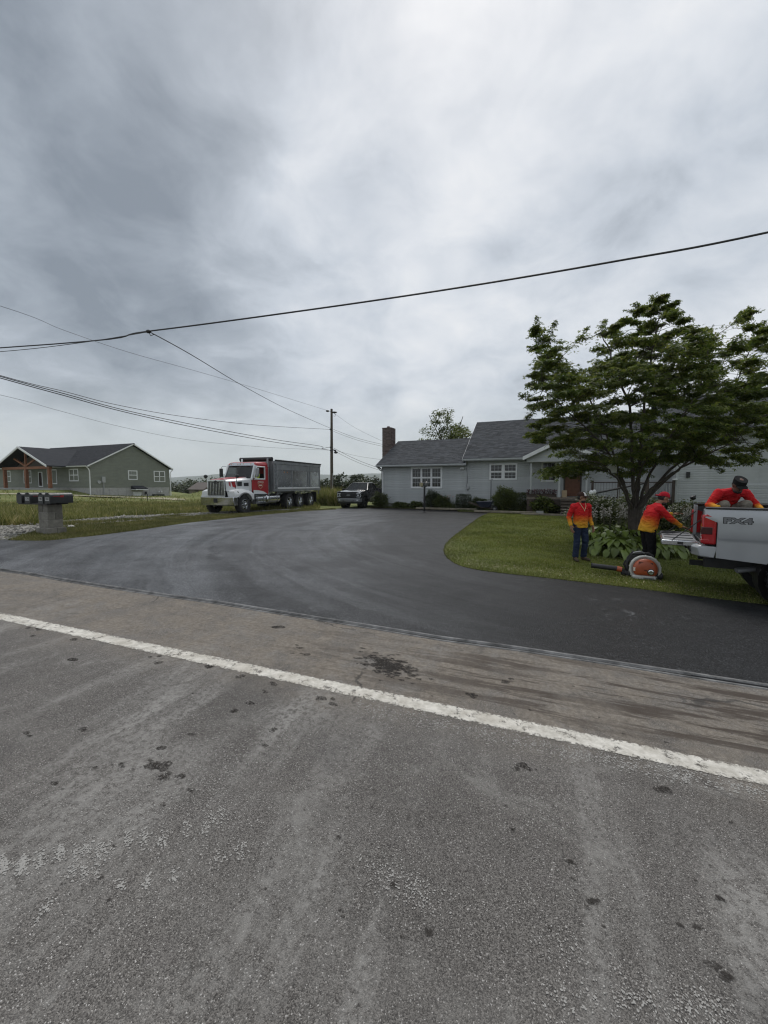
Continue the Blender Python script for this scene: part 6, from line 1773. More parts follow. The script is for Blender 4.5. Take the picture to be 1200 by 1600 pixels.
# the man standing on the lawn, looking over to his left
J1 = dict(pelvis=(0, 0, .95), chest=(0, .01, 1.27), neck=(0, .0, 1.47), head=(.01, .03, 1.605), shl=(-.195, -.01, 1.385), shr=(.195, -.01, 1.385),
          ell=(-.27, -.07, 1.12), elr=(.285, -.06, 1.12), wrl=(-.275, .06, .90), wrr=(.30, .07, .90), hipl=(-.085, 0, .92), hipr=(.085, 0, .92), knl=(-.115, .05, .50), knr=(.10, .03, .50),
          anl=(-.125, -.03, .095), anr=(.125, .02, .095), toel=(-.17, .12, .045), toer=(.16, .17, .045))
g = G(905, 879)
r1, hp1 = person('person in blue jeans and a brown and white cap standing on the lawn', (g.x, g.y, g.z + .045), face(.10, -1), J1, 'skin_tan', 'jeans', 1.04, 'cap_brown', cap_front='cap_white', look=(-.70, .70, .02), glasses=True, scale=.955)
ch_ = MB(); ch_.tube([(-.075, .055, 1.475), (-.055, .115, 1.40), (-.015, .148, 1.32), (0, .152, 1.30), (.015, .148, 1.32), (.055, .115, 1.40), (.075, .055, 1.475)], .006, 5); ch_.ball((0, .153, 1.285), .013, 6, 4)
ch_.build('necklace', M['gold'], r1)
pk = MB().bx(-.115, -.035, .1, .148, 1.315, 1.325).build('pocket_hem', M['cap_red'], r1)

# the man bending to the lowered tailgate, seen from behind
J2 = dict(pelvis=(0, -.02, .97), chest=(0, .06, 1.28), neck=(0, .16, 1.47), head=(0, .26, 1.585), shl=(-.19, .11, 1.365), shr=(.20, .09, 1.38),
          ell=(-.24, .34, 1.20), elr=(.25, .28, 1.18), wrl=(-.18, .56, 1.25), wrr=(.20, .52, 1.02), hipl=(-.09, -.02, .94), hipr=(.09, -.02, .94), knl=(-.11, .04, .52), knr=(.11, .03, .52),
          anl=(-.12, .0, .095), anr=(.12, -.02, .095), toel=(-.13, .15, .045), toer=(.14, .13, .045), hal=(-.16, .66, 1.27), har=(.19, .62, .99))
p2 = P(1012, 860, 8.35)
r2, hp2 = person('person in a red-to-yellow shirt, backward red cap and black trousers bending over the tailgate', (p2.x, p2.y, tz(p2.x, p2.y) + .04), face(.99, -.10), J2, 'skin_tan', 'black_trousers', 1.14, 'cap_red', cap_back=True, look=(.05, .90, -.34), up=(0, .34, .9), scale=1.0, palms={'l': (0, 0, -1), 'r': (0, 0, -1)})

# the man kneeling in the load bed
p3 = corner + PF * .47 + PL * .80
flo = silver.location.z + .955
def lp3(a): return a
J3 = dict(pelvis=(0, -.32, .52), chest=(0, -.12, .77), neck=(0, .03, .885), head=(.0, .13, .965), shl=(-.205, -.02, .835), shr=(.205, -.02, .835),
          ell=(-.36, .02, .62), elr=(.37, .02, .62), wrl=(-.345, .18, .545), wrr=(.325, .20, .585), hipl=(-.095, -.32, .48), hipr=(.095, -.32, .48), knl=(-.16, .10, .64), knr=(.17, .09, .63),
          anl=(-.16, -.04, .10), anr=(.16, -.06, .10), toel=(-.18, .12, .045), toer=(.18, .10, .045), hal=(-.33, .27, .535), har=(.31, .28, .575))
r3, hp3 = person('person in a red-to-yellow shirt and black cap kneeling in the bed of the silver pickup', (p3.x, p3.y, flo), face(-.16, -1), J3, 'skin_dark', 'khaki', 1.02, 'cap_black', flat=True, look=(.03, .80, -.46), up=(0, .5, .86), scale=1.0, palms={'l': (0, 0, -1), 'r': (0, 0, -1)})

# the driver behind the wheel of the dump truck
J4 = dict(pelvis=(0, 0, .12), chest=(0, .02, .45), neck=(0, .03, .65), head=(0, .06, .79), shl=(-.19, .02, .57), shr=(.19, .02, .57), ell=(-.24, .16, .33), elr=(.24, .16, .33), wrl=(-.15, .38, .42), wrr=(.15, .38, .42),
          hipl=(-.09, .02, .10), hipr=(.09, .02, .10), knl=(-.13, .42, .12), knr=(.13, .42, .12), anl=(-.13, .45, -.28), anr=(.13, .45, -.28), toel=(-.13, .60, -.32), toer=(.13, .60, -.32))
dp = dt.matrix_basis @ Vector((-1.86, .60, 1.72))
person('driver in a hi-vis yellow shirt sitting behind the side window of the dump truck', dp, dt.rotation_euler[2] - math.pi / 2, J4, 'skin_tan', 'black_trousers', 1.0, 'cap_black', look=(-.5, .8, 0), shirt='hi_vis', beard=False)

# strap the bending man is pulling from the load
M['strap'] = mat('olive_strap', (.12, .12, .07), .8, var=.2)
hl_ = r2.matrix_basis @ Vector((-.15, .66, 1.25)); far = silver.matrix_basis @ Vector((.04, .84, 1.40))
o = MB().tube([hl_, hl_.lerp(far, .5) + Vector((0, 0, .16)), far], .012, 5).build('ratchet_strap', M['strap']); tag(o, 'olive strap stretched from the hand of the bending person to the far bed pillar', 'strap')
tl = silver.matrix_basis @ Vector((-.42, .30, .947))
tool = thing('hand_tools', 'small heap of black straps and hooks lying on the lowered tailgate', 'straps', tl, .3)
for k in range(5):
    a = rnd.uniform(0, 6); MB().tube([(.1 * math.cos(a + q) * (1 + .3 * math.sin(3 * q + k)) + .05 * k - .1, .09 * math.sin(a + q), .012 + .012 * k) for q in np.linspace(0, 5, 12)], .009, 5).build('strap_coil', M['plastic'], tool)
tb_ = silver.matrix_basis @ Vector((-.30, -.35, .955))
o = MB().tube([tb_ + Vector((-.25, 0, 0)), tb_, tb_ + Vector((.22, .12, .004))], .012, 5).build('bungee_cord', M['plastic']); tag(o, 'black bungee cord lying across the near edge of the tailgate', 'cord')

# ------------------------------------------------------------------ vegetation
M['grass'] = leaf_mat('lawn_grass', [(0, (.078, .108, .018)), (.45, (.150, .185, .036)), (.85, (.21, .228, .060)), (.95, (.25, .23, .10)), (1, (.36, .33, .20))], .30, .6, .25)
M['dry_grass'] = leaf_mat('verge_grass', [(0, (.07, .085, .024)), (.5, (.135, .148, .050)), (.85, (.22, .20, .095)), (1, (.32, .285, .17))], .30, .7, .2)
M['weed'] = leaf_mat('meadow_weed', [(0, (.075, .095, .024)), (.40, (.150, .172, .050)), (.68, (.22, .225, .078)), (.86, (.32, .285, .13)), (1, (.46, .41, .25))], .32, .7, .2)
M['maple'] = leaf_mat('maple_leaf', [(0, (.052, .084, .015)), (.5, (.108, .152, .030)), (.85, (.17, .205, .044)), (1, (.23, .24, .062))], .48, .5, .35)
M['shrub_dark'] = leaf_mat('dark_shrub_leaf', [(0, (.020, .034, .012)), (.6, (.042, .064, .020)), (1, (.075, .10, .032))], .2)
M['shrub_mid'] = leaf_mat('shrub_leaf', [(0, (.038, .058, .016)), (.6, (.075, .10, .028)), (1, (.13, .15, .05))], .25)
M['shrub_light'] = leaf_mat('light_shrub_leaf', [(0, (.060, .085, .018)), (.6, (.11, .145, .030)), (1, (.18, .20, .055))], .28)
M['hosta'] = leaf_mat('hosta_leaf', [(0, (.095, .150, .028)), (1, (.165, .220, .050))], .22, .42, .45, orand=.35)
M['hosta_stalk'] = mat('hosta_stalk', (.13, .12, .085), .8, var=.2)
M['hosta_flower'] = leaf_mat('white_flower', [(0, (.50, .49, .50)), (1, (.66, .64, .66))], .3)
M['bark'] = mat('maple_bark', (.060, .050, .042), .9, var=.35, scale=9, bump=.6, bscale=40)
M['wood_tree'] = leaf_mat('far_leaf', [(0, (.024, .038, .014)), (.6, (.042, .060, .022)), (1, (.070, .088, .032))], .15)
M['hill'] = mat('wooded_hill', (.045, .062, .050), .95, var=.25, scale=.004)

nclip = 5200
cl_ = []
while len(cl_) < nclip:
    if rnd.random() < .55:
        i = rnd.randrange(len(re_) - 1); p = re_[i].lerp(re_[i + 1], rnd.random()); q = Vector((p.x + abs(rnd.gauss(0, .5)), p.y + abs(rnd.gauss(0, .5)), 0))
    else: q = Vector((rnd.uniform(1.5, 9), rnd.uniform(5.5, 20), 0))
    cl_.append((q.x, q.y))
cl_ = np.array(cl_); cl_ = cl_[in_poly(cl_[:, 0], cl_[:, 1], [(p.x, p.y) for p in lawn_out])]; n = len(cl_)
V, Fc = scatter(LEAF_V, LEAF_F, np.stack([cl_[:, 0], cl_[:, 1], terr(cl_[:, 0], cl_[:, 1]) + .065], -1), rots(nr.uniform(0, 6.28, n), nr.normal(0, .3, n), nr.normal(0, .4, n)), np.stack([nr.uniform(.02, .055, n), nr.uniform(.010, .028, n), np.full(n, .02)], -1))
M['clipping'] = leaf_mat('dry_clipping', [(0, (.14, .13, .06)), (.6, (.26, .23, .13)), (1, (.42, .39, .27))], .2)
np_mesh('grass_clippings', V, Fc, M['clipping'], kind='stuff')

def blades(name, poly, n, hmin, hmax, wmin, wmax, m, tall=False, off=0.0, d0=10.0, pw=1.4, ymax=None, edge=None):
    xs = [p[0] for p in poly]; ys = [p[1] for p in poly]
    got = []; tot = 0; it = 0
    while tot < n and it < 400:
        it += 1
        k = 60000
        x = nr.uniform(min(xs), max(xs), k); y = nr.uniform(min(ys), max(ys), k)
        vis = (y > 1.5) & (np.abs(x) < 1.06 * y + 1.2)
        pr = np.clip((d0 / np.maximum(np.hypot(x, y), .1)) ** pw, 0, 1)
        ok = in_poly(x, y, poly) & vis & (nr.random(k) < pr)
        got.append(np.stack([x[ok], y[ok]], -1)); tot += ok.sum()
    P2 = np.concatenate(got)[:n]; n = len(P2)
    d = np.hypot(P2[:, 0], P2[:, 1])
    grow = np.clip(d / d0, .8, 3.0)
    clump = .65 + .7 * (np.sin(P2[:, 0] * 1.7 + np.sin(P2[:, 1] * 2.3) * 2) * .25 + np.sin(P2[:, 0] * .43 + P2[:, 1] * .9) * .25 + .5)
    h = nr.uniform(hmin, hmax, n) * clump; w = nr.uniform(wmin, wmax, n) * grow
    pos = np.stack([P2[:, 0], P2[:, 1], terr(P2[:, 0], P2[:, 1]) + off], -1)
    V, Fc = scatter(TALL_V if tall else BLADE_V, TALL_F if tall else BLADE_F, pos, rots(nr.uniform(0, 6.28, n), nr.normal(0, .28, n), nr.normal(.05, .30, n)), np.stack([w, h, h], -1))
    return np_mesh(name, V, Fc, m, kind='stuff')

lawn_p = [(p.x, p.y) for p in lawn_out]
blades('lawn_grass', lawn_p, 230000, .022, .055, .006, .012, M['grass'], off=.03, d0=8, pw=1.2)
# ragged dry fringe where the lawn meets the paving
fr_ = []
edge_pts = re_ + [re_[-1] + H * q for q in (1, 2, 3, 4)]
for i in range(len(edge_pts) - 1):
    a, b = edge_pts[i], edge_pts[i + 1]; L = (b - a).length; nrm = Vector((-(b - a).y, (b - a).x, 0)).normalized()
    if nrm.dot(Vector((5, 16, 0)) - a) < 0: nrm = -nrm
    for _ in range(int(L * 420)):
        p = a.lerp(b, rnd.random()) + nrm * (abs(rnd.gauss(0, .14)) - .035); fr_.append((p.x, p.y))
fr_ = np.array(fr_); n = len(fr_)
hh = nr.uniform(.02, .07, n); V, Fc = scatter(BLADE_V, BLADE_F, np.stack([fr_[:, 0], fr_[:, 1], terr(fr_[:, 0], fr_[:, 1]) + .02], -1), rots(nr.uniform(0, 6.28, n), nr.normal(0, .5, n), nr.normal(0, .5, n)), np.stack([nr.uniform(.006, .014, n), hh, hh], -1))
np_mesh('lawn_fringe', V, Fc, M['dry_grass'], kind='stuff')
blades('verge_grass', [(p.x, p.y) for p in verge_out], 70000, .04, .12, .010, .020, M['dry_grass'], off=-.01, d0=14)
# weeds over the field, ever thinner and lower towards the mown ground by the olive house
def fieldpoly(pts): return [(p.x, p.y) for p in gl(pts)]
near_top = [(-200, 786), (0, 786), (60, 786), (120, 786), (200, 786), (290, 786), (330, 785), (420, 784), (500, 783)]
blades('meadow_weeds', fieldpoly([(-200, 836), (0, 820), (55, 818), (96, 813), (192, 805), (275, 802), (330, 799), (420, 797), (500, 794)] + near_top[::-1]), 120000, .07, .30, .010, .028, M['weed'], True, -.03, d0=24, pw=1.0)
blades('meadow_grass', fieldpoly([(-200, 788), (0, 788), (120, 788), (290, 787), (420, 785), (590, 784), (590, 768), (420, 768), (290, 775), (200, 771.5), (120, 769), (0, 767), (-200, 767)]), 60000, .10, .30, .03, .06, M['weed'], True, -.03, d0=40, pw=.8)
blades('pier_weeds', fieldpoly([(-40, 822), (56, 820), (56, 800), (-40, 800)]), 12000, .12, .50, .012, .026, M['weed'], True, -.03, d0=15)
blades('track_weeds', fieldpoly([(96, 822), (240, 811), (300, 804), (192, 812), (96, 818)]), 6000, .04, .16, .012, .02, M['dry_grass'], False, -.01, d0=16)
blades('pole_weeds', [(p.x, p.y) for p in (P(497, 780, 33), P(497, 780, 40), P(533, 780, 40), P(531, 780, 32.4))], 15000, .5, 1.35, .025, .06, M['weed'], True, -.03, d0=34)
blades('bed_cover', [(p.x, p.y) for p in bed_out], 9000, .04, .16, .02, .04, M['shrub_mid'], False, .04, d0=28)
# taller seed heads standing out of the weeds
n = 320; q = nr.uniform(0, 1, n); uu = nr.uniform(-30, 330, n)
pts = [G(u, 788 + (1 - abs(u - 150) / 200) * 6 + rnd.uniform(-3, 16)) for u in uu]
pos = np.array([(p.x, p.y, p.z) for p in pts]); hh = nr.uniform(.28, .72, n)
V, Fc = scatter(TALL_V, TALL_F, pos, rots(nr.uniform(0, 6.28, n), nr.normal(0, .15, n), nr.normal(0, .15, n)), np.stack([nr.uniform(.010, .022, n), hh * .6, hh], -1))
np_mesh('seed_stalks', V, Fc, M['dry_grass'], kind='stuff')
# loose stones on the gravel
n = 2600; gp = [(p.x, p.y) for p in gravel_out]; xs = [p[0] for p in gp]; ys = [p[1] for p in gp]
x = nr.uniform(min(xs), max(xs), n * 12); y = nr.uniform(min(ys), max(ys), n * 12); ok = in_poly(x, y, gp); x, y = x[ok][:n], y[ok][:n]; n = len(x)
OCT_V = np.array([(1, 0, 0), (-1, 0, 0), (0, 1, 0), (0, -1, 0), (0, 0, 1), (0, 0, -1)], float); OCT_F = np.array([(0, 2, 4), (2, 1, 4), (1, 3, 4), (3, 0, 4), (2, 0, 5), (1, 2, 5), (3, 1, 5), (0, 3, 5)])
sz = nr.uniform(.02, .06, n) * np.where(nr.random(n) < .06, 1.8, 1)
V, Fc = scatter(OCT_V, OCT_F, np.stack([x, y, terr(x, y) + .005], -1), rots(nr.uniform(0, 6.28, n), nr.normal(0, .4, n), nr.normal(0, .4, n)), np.stack([sz * 1.3, sz, sz * .55], -1))
M['gravel_stone'] = mat('gravel_stone', (.24, .23, .205), .95, var=.2, island=.45, bump=.4)
np_mesh('gravel_stones', V, Fc, M['gravel_stone'], kind='stuff')

# ---- shrubs in the bed along the house
def shrub(u, v, Y, wx_, hz_, m, label, n=2200, ls=.07, boxy=False, group='shrubs along the grey house', cat='shrub', name='shrub', wy_=None):
    q = P(u, v, Y); z = tz(q.x, q.y) + .05
    t = thing(name, label, cat, (q.x, q.y, z), rnd.uniform(-.3, .3), group)
    wy_ = wy_ or wx_ * .8; n = int(n * 1.9); ls *= 1.25
    a = nr.normal(size=(n, 3)); a /= np.linalg.norm(a, axis=1)[:, None]
    if boxy: a = a / np.maximum(np.abs(a).max(1), .001)[:, None] ** .75; a = np.clip(a, -1, 1)
    rad = 1 - np.abs(nr.normal(0, .26, n)) ; lump = 1 + (0 if boxy else .16) * np.sin(a[:, 0] * 5 + a[:, 2] * 4) + (.02 if boxy else .10) * nr.normal(size=n)
    pos = a * (rad * lump)[:, None] * np.array([wx_ / 2, wy_ / 2, hz_ / 2]) + np.array([0, 0, hz_ / 2])
    keep = pos[:, 2] > .02; pos, a = pos[keep], a[keep]; k = len(pos)
    yaw = np.arctan2(a[:, 1], a[:, 0]) + nr.normal(0, .9, k)
    V, Fc = scatter(LEAF_V, LEAF_F, pos, rots(yaw, nr.uniform(-.9, .5, k), nr.normal(0, .6, k)), nr.uniform(.6, 1.3, k) * ls)
    np_mesh('foliage', V, Fc, m, t, kind='stuff')
    mb = MB()
    for _ in range(7):
        b = rnd.uniform(0, 6.28); mb.tube([(0, 0, -.05), (wx_ * .15 * math.cos(b), wy_ * .15 * math.sin(b), hz_ * .4), (wx_ * .34 * math.cos(b), wy_ * .34 * math.sin(b), hz_ * .8)], [.02, .014, .006], 5)
    mb.build('stem', M['bark'], t)
    return t
shrub(594, 786, 29.3, 1.25, 1.12, M['shrub_mid'], 'rounded mid green shrub at the left corner of the grey house beside the black pickup')
shrub(626, 790, 29.0, 1.1, .42, M['shrub_mid'], 'low spreading plant under the wall left of the triple window', 900, .09)
shrub(650, 790, 28.6, 1.0, .50, M['shrub_mid'], 'low plant just left of the lamp post', 900, .09)
shrub(676, 788, 28.2, 1.15, 1.30, M['shrub_dark'], 'tall dark rounded shrub just right of the lamp post')
shrub(691, 790, 27.6, 1.15, .98, M['shrub_mid'], 'looser lighter shrub in front of the tall dark one')
shrub(724, 789, 27.0, 1.05, 1.10, M['shrub_dark'], 'box-clipped dark green shrub standing alone left of the wheelbarrow', 2600, .05, True)
shrub(749, 790, 26.6, 1.2, .86, M['shrub_mid'], 'loose shrub between the clipped one and the wheelbarrow', 1500, .08)
shrub(789, 789, 26.0, 1.55, 1.62, M['shrub_light'], 'largest light green rounded shrub behind the wheelbarrow', 3400, .08)
shrub(815, 790, 25.4, 1.35, 1.25, M['shrub_mid'], 'broad clipped shrub right of the largest light green one', 2800, .06, True)
shrub(850, 791, 24.2, 1.3, .98, M['shrub_light'], 'broad-leaved bright green plant before the porch planter', 900, .17, cat='plant')
shrub(868, 792, 24.0, .7, .55, M['shrub_mid'], 'small green plant beside the porch steps', 600, .09, cat='plant')
lily = thing('lily_clump', 'clump of pale pink lilies in the bed left of the clipped shrub', 'flowers', on_house(5.15, -.75, .06), 0)
n = 500; pos = np.stack([nr.normal(0, .26, n), nr.normal(0, .2, n), np.zeros(n)], -1); hh = nr.uniform(.3, .7, n)
V, Fc = scatter(TALL_V, TALL_F, pos, rots(nr.uniform(0, 6.28, n), nr.normal(0, .25, n), nr.normal(0, .3, n)), np.stack([nr.uniform(.02, .04, n), hh, hh], -1)); np_mesh('foliage', V, Fc, M['shrub_mid'], lily, kind='stuff')
M['pink'] = leaf_mat('pink_petal', [(0, (.50, .24, .20)), (1, (.62, .40, .36))], .3)
for k in range(9):
    x_, y_, z_ = rnd.gauss(0, .24), rnd.gauss(-.05, .15), rnd.uniform(.66, .95)
    sm_ = MB().tube([(x_ * .4, y_ * .4, 0), (x_, y_, z_)], .008, 4).build('flower_stem', M['hosta_stalk'], lily)
    V, Fc = scatter(LEAF_V, LEAF_F, np.tile([[x_, y_, z_]], (6, 1)), rots(np.arange(6) * 1.047, np.full(6, -.5), np.zeros(6)), np.full(6, .10)); np_mesh('petals', V, Fc, M['pink'], sm_)

# ---- hostas: every leaf its own part
def hosta_leaf_mesh(s, lobes):
    V, Fc = [], []
    n = 7
    for i in range(n + 1):
        t = i / n; w = .40 * math.sin(math.pi * min(1, t * .93 + .07)) ** .8 * (1 - t * .25)
        bend = -.55 * t * t
        for e in (-1, -.5, 0, .5, 1): V.append((t, e * w, bend + .10 * abs(e) * w * 2 - .02 * math.cos(t * 20) * abs(e)))
    for i in range(n):
        for j in range(4): a = i * 5 + j; Fc.append((a, a + 1, a + 6, a + 5))
    mb = MB(); mb.add([(x * s, y * s, z * s) for x, y, z in V], Fc)
    return mb.mesh('leaf', True, 60, False)
hl_mesh = [hosta_leaf_mesh(s, 0) for s in (.17, .20, .23, .26)]
for me in hl_mesh: me.materials.append(M['hosta'])
def stalk_mesh(hh, seed):
    r = random.Random(seed); mb = MB(); p = [(0, 0, 0), (.02, .01, hh * .5), (r.uniform(-.06, .06), r.uniform(-.06, .06), hh)]
    mb.tube(p, [.007, .006, .004], 4)
    return mb.mesh('flower_stalk')
def bells_mesh(hh, seed):
    r = random.Random(seed); mb = MB()
    for k in range(9):
        z = hh * (1 - .034 * k - .01); a = r.uniform(0, 6.28); c = Vector((.03 * math.cos(a), .03 * math.sin(a), z))
        dr = Vector((math.cos(a) * .8, math.sin(a) * .8, -.45)).normalized(); L = r.uniform(.035, .06)
        mb.tube([c, c + dr * L * .5, c + dr * L], [.006, .011, .020], 5)
    return mb.mesh('flower_bells', True)
SM = [(stalk_mesh(q, i), bells_mesh(q, i)) for i, q in enumerate((.85, .98, 1.1))]
for a, b in SM: a.materials.append(M['hosta_stalk']); b.materials.append(M['hosta_flower'])
def hosta(x, y, nl, stalks, label, group, sc=1.0):
    t = thing('hosta', label, 'hosta', (x, y, tz(x, y) + .03), rnd.uniform(0, 6.28), group)
    for k in range(nl):
        ring = k / nl; a = k * 2.39996 + rnd.uniform(-.3, .3)
        o = D.objects.new('leaf', rnd.choice(hl_mesh)); COL.objects.link(o); o.parent = t
        rr = (.08 + .27 * ring) * sc; hz_ = (.46 - .30 * ring + rnd.uniform(-.03, .04)) * sc
        o.location = (rr * math.cos(a), rr * math.sin(a), hz_)
        o.rotation_euler = (rnd.uniform(-.35, .35), .05 + .55 * ring + rnd.uniform(-.15, .25), a + rnd.uniform(-.25, .25)); s = sc * rnd.uniform(.85, 1.15); o.scale = (s, s * rnd.uniform(.9, 1.2), s)
    mb = MB()
    for k in range(10): a = k * 2.4; mb.tube([(0, 0, -.03), (.10 * math.cos(a) * sc, .10 * math.sin(a) * sc, .2 * sc), (.22 * math.cos(a) * sc, .22 * math.sin(a) * sc, .36 * sc)], .006, 4)
    mb.build('leaf_stem', M['hosta'], t, kind='stuff')
    for k in range(stalks):
        i = rnd.randrange(3); a = rnd.uniform(0, 6.28); lean = rnd.uniform(.0, .22)
        o = D.objects.new('flower_stalk', SM[i][0]); COL.objects.link(o); o.parent = t
        o.location = (.12 * math.cos(a), .12 * math.sin(a), .1); o.rotation_euler = (lean * math.sin(a), lean * math.cos(a), a)
        f = D.objects.new('flower_bells', SM[i][1]); COL.objects.link(f); f.parent = o
ORD = ['leftmost', 'second from the left', 'third from the left', 'middle one', 'third from the right', 'second from the right', 'rightmost']
front = [(927, 862), (946, 870), (966, 874), (986, 873), (1030, 874), (1052, 872), (1074, 868)]
for i, (u, v) in enumerate(front):
    g = G(u, v); hosta(g.x, g.y + .15, 34, 0, ['broad-leaved hosta at the left end of the bed by the standing person', 'second hosta from the left along the front of the bed', 'third hosta along the front of the bed, above the blower tube', 'hosta just behind the left side of the leaf blower', 'hosta behind the right side of the leaf blower', 'hosta under the outer end of the lowered tailgate', 'rightmost hosta beside the rear bumper of the silver pickup'][i], 'hostas in the front row', 1.08)
mid_ = [(935, 846), (955, 850), (975, 852), (997, 852), (1018, 853), (1040, 854), (1062, 852)]
for i, (u, v) in enumerate(mid_):
    g = G(u, v); hosta(g.x, g.y, 26, 0, f'light green hosta, {ORD[i]} in the flowerless row right behind the front hostas', 'hostas in the middle row', 1.08)
for i, (u, v) in enumerate([(928, 838), (950, 838), (972, 839), (995, 840), (1018, 841), (1045, 842), (1070, 842)]):
    g = G(u, v); hosta(g.x, g.y + .1, 18, 11, f'hosta with tall white flower stalks, {ORD[i]} in the first flowering row', 'flowering hostas at the back', 1.0)
for i, (u, v) in enumerate([(940, 829), (965, 829), (990, 830), (1010, 830), (1035, 831), (1060, 832), (1085, 832)]):
    g = G(u, v); hosta(g.x, g.y + .1, 12, 8 if i < 5 else 4, f'hosta with white flowers, {ORD[i]} in the last row', 'flowering hostas in the last row', 1.0)

# rough bushes under the maple and before the deck
def bush_at(x, y, wx_, hz_, m, label, n=2200, ls=.09):
    t = shrub(600 + 620 * x / y, 800, y, wx_, hz_, m, label, n, ls, group='bushes before the deck'); t.location = (x, y, tz(x, y)); return t
for (x, y, w, h2, m, lab) in ((8.7, 16.2, 2.0, 1.5, 'shrub_mid', 'dark bush under the left side of the maple before the stair rail'), (11.0, 17.2, 2.2, 1.55, 'shrub_mid', 'bush at the foot of the deck stairs behind the maple trunk'), (12.1, 15.6, 2.0, 1.35, 'shrub_mid', 'bush right of the maple trunk before the right wing'),
                              (10.0, 14.3, 1.6, .95, 'shrub_mid', 'low bush right beside the maple trunk'), (13.6, 16.8, 1.6, 1.0, 'shrub_light', 'yellowish bush at the left corner of the right wing')):
    bush_at(x, y, w, h2, M[m], lab)

# ---- the maple
mt = P(990, 830, 13.0); mz = tz(mt.x, mt.y)
maple = thing('maple_tree', 'wide spreading maple with layered dark green foliage standing before the deck', 'tree', (mt.x, mt.y, mz), 0)
loc = lambda p: Vector((p.x - mt.x, p.y - mt.y, p.z - mz))
CROWN = [(812, 622), (832, 585), (840, 535), (836, 497), (848, 506), (868, 502), (878, 530), (890, 572), (903, 585), (922, 566), (912, 540), (902, 528), (918, 512), (945, 500), (975, 506), (992, 475), (1010, 476), (1022, 462), (1040, 463), (1046, 484), (1075, 497), (1108, 514), (1112, 532), (1140, 522), (1150, 494), (1175, 480), (1195, 502), (1240, 515), (1290, 560), (1305, 640), (1275, 700), (1205, 706), (1150, 728), (1095, 722), (1060, 712), (1030, 728), (1000, 724), (1000, 752), (970, 760), (940, 750), (905, 758), (868, 752), (856, 738), (885, 706), (868, 684), (832, 692), (820, 655)]
pads = []
tries = 0
while len(pads) < 370 and tries < 14000:
    tries += 1
    u, v = rnd.uniform(812, 1305), rnd.uniform(462, 746)
    if not in_poly(np.array([u]), np.array([v]), CROWN)[0]: continue
    if math.hypot((u - 900) / 42, (v - 538) / 38) < 1 or math.hypot((u - 1128) / 26, (v - 575) / 20) < .8: continue
    # depth: the crown is a rounded mass, thin towards its outline
    if (u > 1110 and rnd.random() < .45) or (u < 836 and rnd.random() < .5): continue
    e = math.hypot((u - 1050) / 250, (v - 620) / 150); e = min(1, e)
    dep = 3.1 * math.sqrt(max(.06, 1 - e * e))
    Yp = 13.2 + rnd.uniform(-1, 1) * dep
    p = P(u, v, Yp)
    if any((p - q).length < .41 for q, _ in pads): continue
    pads.append((p, (u, v)))
tips = [(838, 494), (868, 502), (846, 540), (833, 575), (812, 618), (905, 528), (918, 511), (945, 500), (990, 474), (1018, 462), (1038, 461), (1052, 486), (1078, 496), (1110, 514), (1153, 492), (1174, 479), (1193, 503), (1198, 540), (858, 738), (880, 742), (1130, 738), (1188, 712), (822, 655)]
LV, LF, nv = [], [], 0
bmb = MB()
LIMBS = [[(985, 800, 13), (975, 760, 12.9), (945, 700, 12.6), (895, 650, 12.4), (850, 610, 12.5)], [(986, 800, 13), (968, 740, 13.4), (935, 650, 13.8), (890, 580, 13.9), (850, 530, 13.9)],
         [(990, 800, 13), (988, 740, 12.8), (985, 650, 12.4), (960, 570, 12.2), (938, 520, 12.1)], [(992, 800, 13), (998, 740, 13.2), (1005, 650, 13.4), (1018, 560, 13.6), (1030, 490, 13.6)],
         [(994, 800, 13), (1018, 765, 12.7), (1050, 740, 12.2), (1100, 712, 11.7), (1150, 690, 11.4)], [(994, 800, 13), (1012, 750, 13.1), (1050, 680, 13.0), (1095, 600, 12.8), (1110, 530, 12.8)],
         [(995, 800, 13), (1024, 760, 13.4), (1080, 700, 13.9), (1140, 620, 14.2), (1180, 520, 14.0)], [(994, 800, 13), (1000, 740, 14.0), (1010, 670, 15.0), (1020, 600, 15.6)], [(988, 800, 13), (970, 760, 12.3), (940, 725, 11.5), (900, 720, 11.0)],
         [(990, 800, 13), (995, 755, 12.2), (1010, 715, 11.3), (1040, 690, 10.7)], [(996, 800, 13), (1040, 750, 13.2), (1120, 690, 13.2), (1210, 640, 13.0), (1270, 600, 13.0)]]
limb_pts = []
for i, L in enumerate(LIMBS):
    pts = smooth_path([loc(P(u, v, Y)) for u, v, Y in L], 6)
    pts = [p + Vector((rnd.gauss(0, .02), rnd.gauss(0, .02), 0)) for p in pts]
    pts[0] = Vector((pts[0].x * .5, pts[0].y * .5, -.2))
    r0 = (.055, .05, .065, .07, .065, .055, .065, .045, .04, .04, .05)[i]
    bmb.tube(pts, [r0 * (1 - .84 * k / (len(pts) - 1)) for k in range(len(pts))], 8)
    limb_pts += [(p, r0 * (1 - .84 * k / (len(pts) - 1))) for k, p in enumerate(pts) if k > 5]
bmb.tube([(0, 0, -.3), (0, .02, .1), (.01, 0, .45)], [.15, .11, .09], 10)
bmb.build('trunk', M['bark'], maple, smooth=True)
tw = MB()
def add_leaves(pos, yaw, size, droop=.35):
    global nv
    k = len(pos)
    V, Fc = scatter(PALM_V, PALM_F, pos, rots(yaw, nr.normal(droop, .35, k), nr.normal(0, .45, k)), size)
    LV.append(V); LF.append(Fc + nv); nv += len(V)
wind = Vector((.75, 0, .22))
